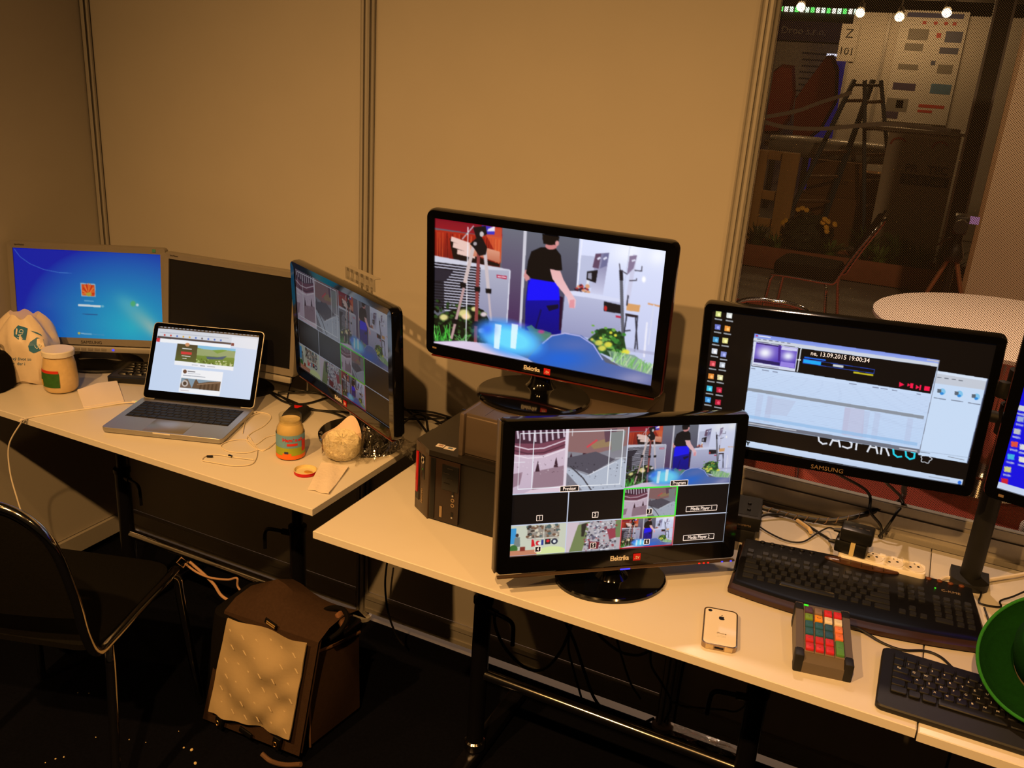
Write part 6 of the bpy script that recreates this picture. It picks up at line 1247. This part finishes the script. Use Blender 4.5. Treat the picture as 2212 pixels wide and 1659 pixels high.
for k, (u, v, s_) in enumerate(((98, 1648, 3), (120, 1640, 4), (138, 1636, 4), (207, 1593, 3), (257, 1593, 3), (279, 1598, 3), (386, 1580, 2.5), (397, 1616, 5), (414, 1621, 8), (422, 1650, 8), (315, 1604, 2.5), (168, 1497, 3), (192, 1498, 3))):
    p = onz(u, v, 0.0)
    if cm is None:
        b = B(); b.lathe([(.6, 0), (1, .35), (.8, .8), (0, 1.0)], 7); cm = b.mesh('crumb', M_crumb)
    o = bpy.data.objects.new('crumb', cm); COL.objects.link(o); o.location = p; o.scale = (s_*.0006, s_*.0005, s_*.0006); o.rotation_euler = (0, 0, k)
    tag(o, 'pale crumb on the dark carpet beside the backpack' if u > 300 else 'pale crumb on the dark carpet below the chair', 'crumb', 'crumbs by the backpack' if u > 300 else 'crumbs below the chair')
# ---------------------------------------------------------------- the hall beyond the perforated bay
M_boothw = mat('booth_wall_white', (186, 178, 166), .6, var=.02); M_woodp = mat('planter_terracotta_wood', (128, 74, 52), .8, var=.15, vscale=12); M_pine = mat('raw_pine', (176, 134, 78), .7, var=.12, vscale=10, aniso=(1, 1, .2)); M_card = mat('brown_cardboard', (112, 76, 44), .8, var=.08); M_blue = mat('blue_grey_ladder_paint', (46, 66, 84), .5, var=.1)
M_dark = mat('dark_hall_board', (42, 36, 32), .7, var=.1)
b = B(); b.box((-1.0, 15.0, 1.6), (9, .05, 3.2)); struct('wall_hall_end', b, M_dark)
b = B(); b.box((-.42, 12.2, 1.25), (1.95, .05, 2.5)); whb = struct('wall_booth_back', b, M_boothw)
for x in (-1.39, -1.0, .2):
    b = B(); b.box((x, 12.165, 1.25), (.03, .02, 2.5)); b.obj('seam', M_alu, whb, False)
b = B(); b.box((.13, 9.3, 1.35), (.16, .5, 2.7)); wc = struct('wall_booth_end', b, mat('grey_green_post', (70, 66, 54), .6))
b = B(); b.box((.06, 9.04, 1.35), (.02, .02, 2.7)); b.box((.20, 9.04, 1.35), (.02, .02, 2.7)); b.obj('edge_trim', M_alu, wc, False)
# poster with product pictures
pt = thing('product_poster', 'tall white product poster with small pictures on the booth wall', 'poster', (-.52, 12.16, 1.30), 0)
b = B(); b.box((0, 0, .62), (.72, .01, 1.24)); b.obj('sheet', mat('poster_white', (196, 190, 180), .5), pt, False)
Mpi = [mat('poster_print_%d' % k, c_, .5) for k, c_ in enumerate(((50, 56, 104), (70, 76, 100), (176, 60, 50), (120, 116, 108), (60, 52, 84), (70, 110, 140)))]
for (x, z, w_, h_, k) in ((0.0, 1.19, .60, .05, 0), (-.1, 1.11, .04, .035, 2), (.02, 1.11, .04, .035, 2), (.13, 1.11, .04, .035, 2), (.22, 1.11, .04, .035, 2), (-.14, .98, .22, .12, 3), (.24, .97, .18, .12, 1), (.08, .98, .05, .05, 2), (.22, .82, .20, .07, 1), (-.16, .84, .2, .08, 3), (-.18, .62, .22, .06, 3), (.22, .62, .16, .10, 3), (.08, .68, .05, .05, 1), (-.18, .40, .25, .08, 4), (.22, .40, .22, .11, 5), (-.22, .19, .24, .15, 3), (-.27, .07, .17, .08, 4), (-.19, .20, .08, .09, 1), (.16, .20, .28, .035, 2), (.10, .14, .16, .03, 2)):
    b = B(); b.box((x, -.006, z), (w_, .003, h_)); b.obj('picture', Mpi[k], pt, False)
b = B(); b.box((-.1, -.02, -.03), (.62, .04, .03)); b.obj('shelf_edge', M_alu, pt, False)
# small sign, banner, red walls, blue screen
t = thing('hall_sign', 'small hall number sign on the booth edge', 'sign', (-1.42, 12.155, 1.95)); b = B(); b.box((0, 0, .2), (.20, .02, .42)); b.obj('plate', M_boothw, t, False); text('Z', .15, M_blk, t, T((0, -.012, .30)) @ RX(PI/2), 'lettering'); text('101', .12, M_blk, t, T((0, -.012, .10)) @ RX(PI/2), 'lettering')
t = thing('stand_banner', 'purple stand banner with white company lettering over a white board', 'banner', (-2.2, 14.2, 1.2)); b = B(); b.box((0, 0, 1.15), (1.1, .04, .26)); b.obj('fascia', mat('purple_fascia', (72, 56, 112), .5), t, False); text(', Droo s.r.o.', .14, mat('banner_lettering', (226, 218, 210), .5), t, T((-.12, -.025, 1.15)) @ RX(PI/2), 'lettering')
b = B(); b.box((0, .03, -.1), (1.0, .03, 2.2)); b.obj('board', mat('warm_white_board', (214, 200, 180), .6), t, False)
for k in range(9): b = B(); b.box((.12, .01, .86-.085*k), (.36-.02*(k % 3), .01, .022)); b.obj('text_line', Mpi[1], t, False)
for k, (P, lb) in enumerate((([(1650, 290), (1672, 150), (1690, 138), (1715, 142), (1718, 200), (1705, 260), (1680, 290)], 'dark red tall shell screen beside the larger red shell'), ([(1716, 215), (1740, 180), (1785, 120), (1800, 118), (1812, 150), (1808, 220), (1775, 280), (1725, 320), (1710, 300)], 'large curved red shell screen before the white board'))):
    Y = 12.9+.2*k; Q = [ony(u, v, Y) for u, v in P]; cx = sum((q.x for q in Q))/len(Q); t = thing('shell_screen', lb, 'screen', (cx, Y, 0)); I = RM(t); cz = sum((q.z for q in Q))/len(Q)
    b = B(); b.loft([[Vector((q.x, Y+.06-.0*i, q.z)) for q in Q] if i == 0 else [Vector((cx+(q.x-cx)*.9, Y-.10, cz+(q.z-cz)*.9)) for q in Q] for i in range(2)]); b.obj('shell', mat('red_shell_fabric', (110, 16, 16), .7, var=.08, vscale=6), t, True, I); b = B(); b.cyl((cx, Y+.02, 0), (cx, Y+.02, cz), .04, seg=10); b.obj('stand_foot', M_dark, t, True, I)
t = thing('display_screen', 'dark blue glowing display panel beside the red shell', 'screen', (-1.68, 13.6, 0)); b = B(); b.box((0, 0, 1.0), (.30, .06, 2.0)); b.obj('panel', mat('deep_blue_panel', (24, 22, 70), .4, emit=(26, 22, 110), estr=.35), t, False); b = B(); b.box((0, -.04, 2.04), (.30, .03, .03)); b.obj('strip_light', mat('white_strip_light', (230, 230, 255), .5, emit=(225, 228, 255), estr=1.2), t, False)
t = thing('light_sign', 'green and white lit sign strip high over the stand', 'sign', (-2.25, 14.6, 0)); b = B(); b.box((0, .05, 1.35), (1.3, .04, 2.7)); b.obj('back_board', M_dark, t, False)
for k in range(16): b = B(); b.box((-.55+.075*k, 0, 2.66), (.05, .02, .07)); b.obj('lit_letter', mat('lit_letter_%d' % (k % 3), (200, 255, 200), .5, emit=[(220, 255, 220), (90, 240, 100), (250, 240, 220)][k % 3], estr=1.6), t, False)
M_bulb = mat('halogen_bulb', (255, 220, 170), .4, emit=(255, 214, 150), estr=14); M_trk = mat('track_grey', (60, 56, 52), .5)
b = B(); b.box((-.95, 11.55, 2.62), (2.6, .04, .04)); tag(b.obj('lamp_track', M_trk), 'grey lamp track above the booth wall', 'track')
for k, (u, v) in enumerate(((1730, 15), (1858, 28), (1943, 37), (2045, 28))):
    p = ony(u, v, 11.45); t = thing('spotlight', ['round halogen spotlight over the purple banner', 'round halogen spotlight beside the hall number sign', 'halogen spotlight left of the poster heading', 'halogen spotlight over the right of the poster heading'][k], 'lamp', p); b = B(); b.cyl((0, .02, .03), (0, .10, .10), .045, .03, 14); b.obj('can', M_trk, t); b = B(); b.lathe([(.050, 0), (.042, .014), (0, .022)], 16); b.obj('bulb', M_bulb, t, True, RX(2.0)); b = B(); b.cyl((0, .07, .08), (0, .10, max(.12, 2.62-p.z)), .008, seg=8); b.obj('stem', M_trk, t)
    ld = bpy.data.lights.new('spotlight_bulb_light', 'POINT'); ld.energy = 9; ld.color = (1.0, 0.60, 0.26); ld.shadow_soft_size = .04; lo = bpy.data.objects.new('spotlight_bulb_light', ld); COL.objects.link(lo); lo.location = p+Vector((0, -.06, -.045))
# ladder
t = thing('step_ladder', 'blue-grey wooden step ladder opened among the boxes', 'ladder', ony(1865, 500, 10.1)); t.location.z = 0; I = RM(t)
def rail(top, mid, Y0, Y1):
    a = ony(*top, Y0); m_ = ony(*mid, Y1); d_ = m_-a; e = a+d_*(a.z/(a.z-m_.z)); e.z = 0.0; return a, e
rails = [rail((1846, 172), (1715, 440), 10.2, 10.0), rail((1886, 172), (1795, 430), 10.5, 10.3), rail((1868, 173), (1866, 470), 10.2, 10.25), rail((1903, 173), (1930, 475), 10.5, 10.6)]
for a, e in rails:
    d_ = (e-a); b = B(); q = d_.to_track_quat('Z', 'Y').to_matrix().to_4x4(); b.box((0, 0, 0), (.055, .035, d_.length), .004, M=q.to_3x3()); b.xf(T((a+e)/2)); b.obj('rail', M_blue, t, True, I)
for (i, j, n) in ((0, 1, 6), (2, 3, 6)):
    for k in range(n):
        f = .12+.15*k; p0, p1 = rails[i][0].lerp(rails[i][1], f), rails[j][0].lerp(rails[j][1], f); b = B(); b.cyl(p0, p1, .018, seg=8); b.obj('rung', mat('worn_rung', (96, 66, 44), .7), t, True, I)
b = B(); b.cyl(rails[0][0].lerp(rails[0][1], .03), rails[3][0].lerp(rails[3][1], .03), .014, seg=8); b.obj('hinge_rod', M_dark, t, True, I)
# counter with signs, foil roll, boxes, timber
cx0, cx1, cy = -.62, .03, 9.9
t = thing('exhibition_counter', 'pale exhibition counter with dark company sign, wrapped in film', 'counter', ((cx0+cx1)/2, cy, 0)); b = B(); b.box((0, .2, .64), (cx1-cx0, .4, 1.28)); b.obj('body', mat('counter_cream', (178, 166, 146), .6), t, False)
b = B(); b.box((-.12, .2, 1.30), (cx1-cx0+.34, .5, .03)); b.obj('top', M_boothw, t, False)
b = B(); b.box((.08, -.004, .84), (.44, .006, .10)); b.obj('sign_strip', mat('dark_sign', (44, 44, 52), .5), t, False); text('Tec & Tools', .085, mat('grey_sign_letters', (150, 144, 130), .5), t, T((.08, -.009, .84)) @ RX(PI/2), 'lettering', sx=.85); text('PR   TEC', .105, M_blk, t, T((.08, -.006, .945)) @ RX(PI/2), 'lettering', bold=.003)
for x in (-.22, .16): b = B(); b.tube([Vector((x+.07*math.cos(a), -.01, 1.16+.06*math.sin(a))) for a in np.linspace(.5, PI, 10)], .009, 6); b.obj('red_arc_logo', mat('red_logo_paint', (180, 60, 30), .5), t)
t = thing('film_roll', 'long roll of clear packing film lying across the boxes', 'roll', (-1.1, 10.75, 1.0)); b = B(); P = [(-.80, .0, .09), (-.5, 0, .115), (0, .0, .12), (.4, 0, .11), (.75, 0, .085)]
b.loft([[Vector((x, r_*math.cos(a), r_*math.sin(a)-.01+.02*math.sin(x*7))) for a in np.linspace(0, 2*PI, 18, endpoint=False)] for x, _, r_ in P]); b.obj('film', mat('wrapped_film', (150, 144, 134), .25, var=.2, vscale=14, bump=1.0, bscale=30), t); b = B(); b.cyl((-.86, 0, 0), (.8, 0, 0), .03, seg=12); b.obj('core', M_card, t)
for k, (x, y, z, sx_, sy_, sz_, lb) in enumerate(((-1.15, 10.7, 0, .62, .5, .52, 'lower brown cardboard box behind the step ladder'), (-1.12, 10.72, .52, .55, .45, .375, 'upper brown cardboard box carrying the film roll'), (-.70, 11.0, 0, .36, .34, .78, 'tall brown cardboard box between ladder and counter'))):
    t = thing('cardboard_box', lb, 'box', (x, y, z)); b = B(); b.box((0, 0, sz_/2), (sx_, sy_, sz_), .006); b.obj('carton', M_card, t); b = B(); b.box((0, -sy_/2-.001, sz_*.5), (sx_*.96, .002, .006)); b.box((0, 0, sz_+.0005), (.05, sy_, .002)); b.obj('tape', mat('tan_tape', (140, 104, 62), .4), t, False)
    if k == 1: text('Fragile', .10, mat('box_print', (70, 46, 28), .7), t, T((.02, -sy_/2-.004, sz_*.45)) @ RX(PI/2), 'lettering')
t = thing('pallet_frame', 'raw pine timber frame with dark gaps beside the planter', 'pallet', (-1.62, 9.55, 0))
for x in (-.33, -.12, .16): b = B(); b.box((x, 0, .50), (.10 if x < 0.1 else .17, .05, 1.0), .004); b.obj('upright', M_pine, t)
for z in (.28, .56, .96): b = B(); b.box((-.10, .045, z), (.66, .03, .09), .003); b.obj('slat', M_pine, t)
t = thing('barrier_tape', 'white barrier tape strung above the film roll', 'tape', (0, 0, 0)); b = B()
for P in ([(1640, 255), (1720, 240), (1770, 222), (1840, 200)], [(1645, 262), (1700, 275), (1780, 278), (1900, 268), (1990, 275), (2075, 285)]):
    Q = smooth_path([ony(u, v, 9.75) for u, v in P], 5); b.loft([[p+Vector((0, 0, .02)) for p in Q], [p+Vector((0, .004, -.02)) for p in Q]], closed=False)
b.obj('ribbon', mat('white_tape', (170, 164, 154), .4), t, False)
p = ony(1640, 258, 9.76); b = B(); b.cyl((p.x, p.y+.02, 0), (p.x, p.y+.02, p.z+.08), .02, seg=10); b.obj('tape_post', M_alu, t)
# planter and plants
t = thing('planter_box', 'long reddish wooden planter box full of plants', 'planter', (-.66, 8.85, 0))
b = B(); b.box((0, -.20, .10), (2.0, .03, .20), .003); b.obj('front_board', M_woodp, t); b = B(); b.box((0, .20, .10), (2.0, .03, .20), .003); b.obj('rear_board', M_woodp, t)
for x in (-.985, .985): b = B(); b.box((x, 0, .10), (.03, .37, .20), .003); b.obj('end_board', M_woodp, t)
b = B(); b.box((0, 0, .08), (1.94, .37, .16)); b.obj('soil', mat('dark_soil', (30, 22, 16), .9, bump=.6), t, False)
M_gr = [mat('grass_green_%d' % k, c_, .7, var=.2, vscale=20) for k, c_ in enumerate(((52, 78, 30), (70, 100, 40), (36, 56, 24)))]
def tuft(label, x, y, n, h, sp, k, arch=.5, wd=.012, z=.158):
    t = thing('grass_plant', label, 'plant', (x, y, z), 0, 'plants in the long planter'); b = B(); rnd = random.Random(int(x*1000)+n)
    for i in range(n):
        a = rnd.uniform(0, 2*PI); r0 = rnd.uniform(0, .05); L_ = h*rnd.uniform(.6, 1.1); out = sp*rnd.uniform(.3, 1); p = [Vector((math.cos(a)*(r0+out*(s_**1.5)), math.sin(a)*(r0+out*(s_**1.5))*.8, L_*(s_-arch*s_*s_*.8))) for s_ in (0, .35, .7, 1)]
        sd = Vector((-math.sin(a), math.cos(a), 0))*wd
        for j in range(3): f0, f1 = 1-j/3.2, 1-(j+1)/3.2; b.face([p[j]-sd*f0, p[j]+sd*f0, p[j+1]+sd*f1, p[j+1]-sd*f1])
    o = b.obj('foliage', M_gr[k], t, False); o['kind'] = 'stuff'; return t
for args in (('short dark grass plant at the planter end by the pine frame', -1.55, 8.84, 90, .34, .16, 2), ('mid green grass plant between pine frame and flower bush', -1.36, 8.80, 70, .26, .18, 1), ('arching pale grass at the foot of the flower bush', -.86, 8.74, 90, .26, .24, 1), ('tall feathery green plant behind the hall chair', -.58, 8.90, 150, .46, .22, 0), ('bushy fine green plant below the counter sign', -.30, 8.92, 150, .42, .24, 0), ('drooping fern spilling over the planter front', -.42, 8.70, 110, .30, .24, 1), ('long leaved grass beside the tripod', -.10, 8.80, 120, .34, .28, 1), ('dark low plant behind the tripod legs', .16, 8.86, 110, .34, .2, 2)): tuft(*args)
t = thing('chrysanthemum', 'round dark chrysanthemum bush with yellow flowers', 'plant', (-1.10, 8.86, .155), 0, 'plants in the long planter'); b = B(); rnd = random.Random(4)
for i in range(520):
    a, ph = rnd.uniform(0, 2*PI), math.acos(rnd.uniform(-.15, 1)); n = Vector((math.sin(ph)*math.cos(a), math.sin(ph)*math.sin(a), math.cos(ph))); c_ = Vector((0, 0, .16))+Vector((n.x*.25, n.y*.2, n.z*.22))*rnd.uniform(.75, 1); tx = n.orthogonal().normalized()*.028; ty = n.cross(tx).normalized()*.02; o_ = Vector((rnd.uniform(-.015, .015),)*3); b.face([c_-tx+o_, c_-ty, c_+tx-o_, c_+ty])
b.lathe([(.08, 0), (.20, .06), (.22, .16), (.16, .28), (0, .34)], 14, (0, 0, 0), 1, .8); f_ = b.obj('foliage', mat('dark_bush_leaf', (22, 32, 16), .8, var=.3, vscale=40), t, False); f_['kind'] = 'stuff'
fb = B(); fb.lathe([(.012, 0), (.026, .008), (.025, .018), (.012, .023), (0, .023)], 12); fme = fb.mesh('flower', mat('yellow_petals', (222, 170, 60), .7, var=.15, vscale=80))
for (u, v) in ((1725, 455), (1733, 452), (1692, 482), (1698, 478), (1780, 475), (1787, 480), (1783, 492), (1784, 500), (1801, 486), (1742, 456), (1776, 482)):
    p = RM(t) @ ony(u, v, 8.66+.0); d_ = p-Vector((0, 0, .14)); inst('flower', fme, t, T(p) @ d_.to_track_quat('Z', 'Y').to_matrix().to_4x4())
# hall chair, round table, tripod with camera, lit panel
chair('black padded hall chair standing sideways on the grey floor', (-.72, 6.25), math.radians(86), zs=.56, w=.40, d=.40, hb=.40, lean=.17, pad=.10)
chair('second black hall chair near the round table, only its frame showing', (ony(1652, 650, 3.6).x+.0, 3.85), math.radians(8), zs=.44, w=.40, d=.38, hb=ony(1652, 652, 3.55).z-.44, lean=.05)
t = thing('round_table', 'round pale table top on a column behind the perforated sheet', 'table', (.42, 4.40, 0)); b = B(); b.lathe([(.0, .712), (.60, .712), (.615, .720), (.615, .736), (.605, .741), (0, .741)], 64); b.obj('top', mat('pale_table_top', (212, 200, 190), .5, var=.02), t); b = B(); b.cyl((0, 0, .02), (0, 0, .72), .035, seg=20); b.obj('column', M_chrome, t); b = B(); b.lathe([(.26, 0), (.26, .012), (.05, .03), (.04, .05), (0, .05)], 36); b.obj('foot', M_chrome, t)
t = thing('camera_tripod', 'tripod with coppery legs carrying a camera before the lit panel', 'tripod', (.12, 6.05, 0)); M_cop = mat('coppery_leg', (150, 96, 66), .35, .6)
for a in (200, 335, 85):
    a = math.radians(a); b = B(); b.tube([(0.02*math.cos(a), .02*math.sin(a), .74), (.30*math.cos(a), .30*math.sin(a), .005)], .014, 10, .010); b.obj('leg', M_cop, t)
b = B(); b.cyl((0, 0, .35), (0, 0, .80), .022, seg=12); b.obj('centre_column', M_blk, t); b = B(); b.lathe([(.05, .72), (.06, .75), (.045, .80), (.03, .84), (.03, .88)], 14); b.obj('head', M_blk, t)
b = B(); b.box((0, 0, .945), (.085, .17, .11), .015); b.obj('camera_body', M_blk, t); b = B(); b.cyl((0, -.08, .95), (0, -.20, .95), .036, .04, 14); b.obj('lens', M_blk, t); b = B(); b.box((.065, .03, .97), (.06, .006, .045)); b.obj('flip_screen', mat('lit_flip_screen', (120, 90, 130), .5, emit=(150, 110, 160), estr=.5), t, False); b = B(); b.tube(smooth_path([(0, .04, .86), (-.06, .16, .82), (-.1, .3, .76)], 4), .008, 8); b.obj('pan_handle', M_blk, t); b = B(); b.cyl((0, 0, .52), (.12, .03, .52), .006, seg=8); b.obj('brace', M_blk, t)
t = thing('partition_panel', 'tall plain pale partition panel catching the lamp light', 'panel', (.78, 6.80, 0)); b = B(); b.box((0, 0, 1.25), (1.06, .02, 2.5)); b.obj('board', mat('partition_pale', (196, 182, 160), .6, var=.02), t, False); b = B(); b.box((-.54, 0, 1.25), (.03, .04, 2.5), .004); b.obj('edge_post', mat('partition_post', (150, 126, 96), .5), t); b = B(); b.box((0, 0, .015), (1.1, .24, .03), .004); b.obj('foot', M_alu, t)
# film and tape lying on the hall floor just past the wall foot
crumple('crumpled clear film on the red carpet beyond the wall foot', [onz(1442, 1590, .002), onz(1600, 1648, .002), onz(1610, 1632, .002), onz(1450, 1566, .002)], .012, 12, 5, .012, 21, 'floor_film')
b = B(); b.box((.0, 2.165, .0005), (1.0, .012, .003)); tag(b.obj('floor_strip', mat('pale_floor_tape', (206, 190, 130), .6)), 'pale tape strip on the red carpet beyond the wall', 'tape')
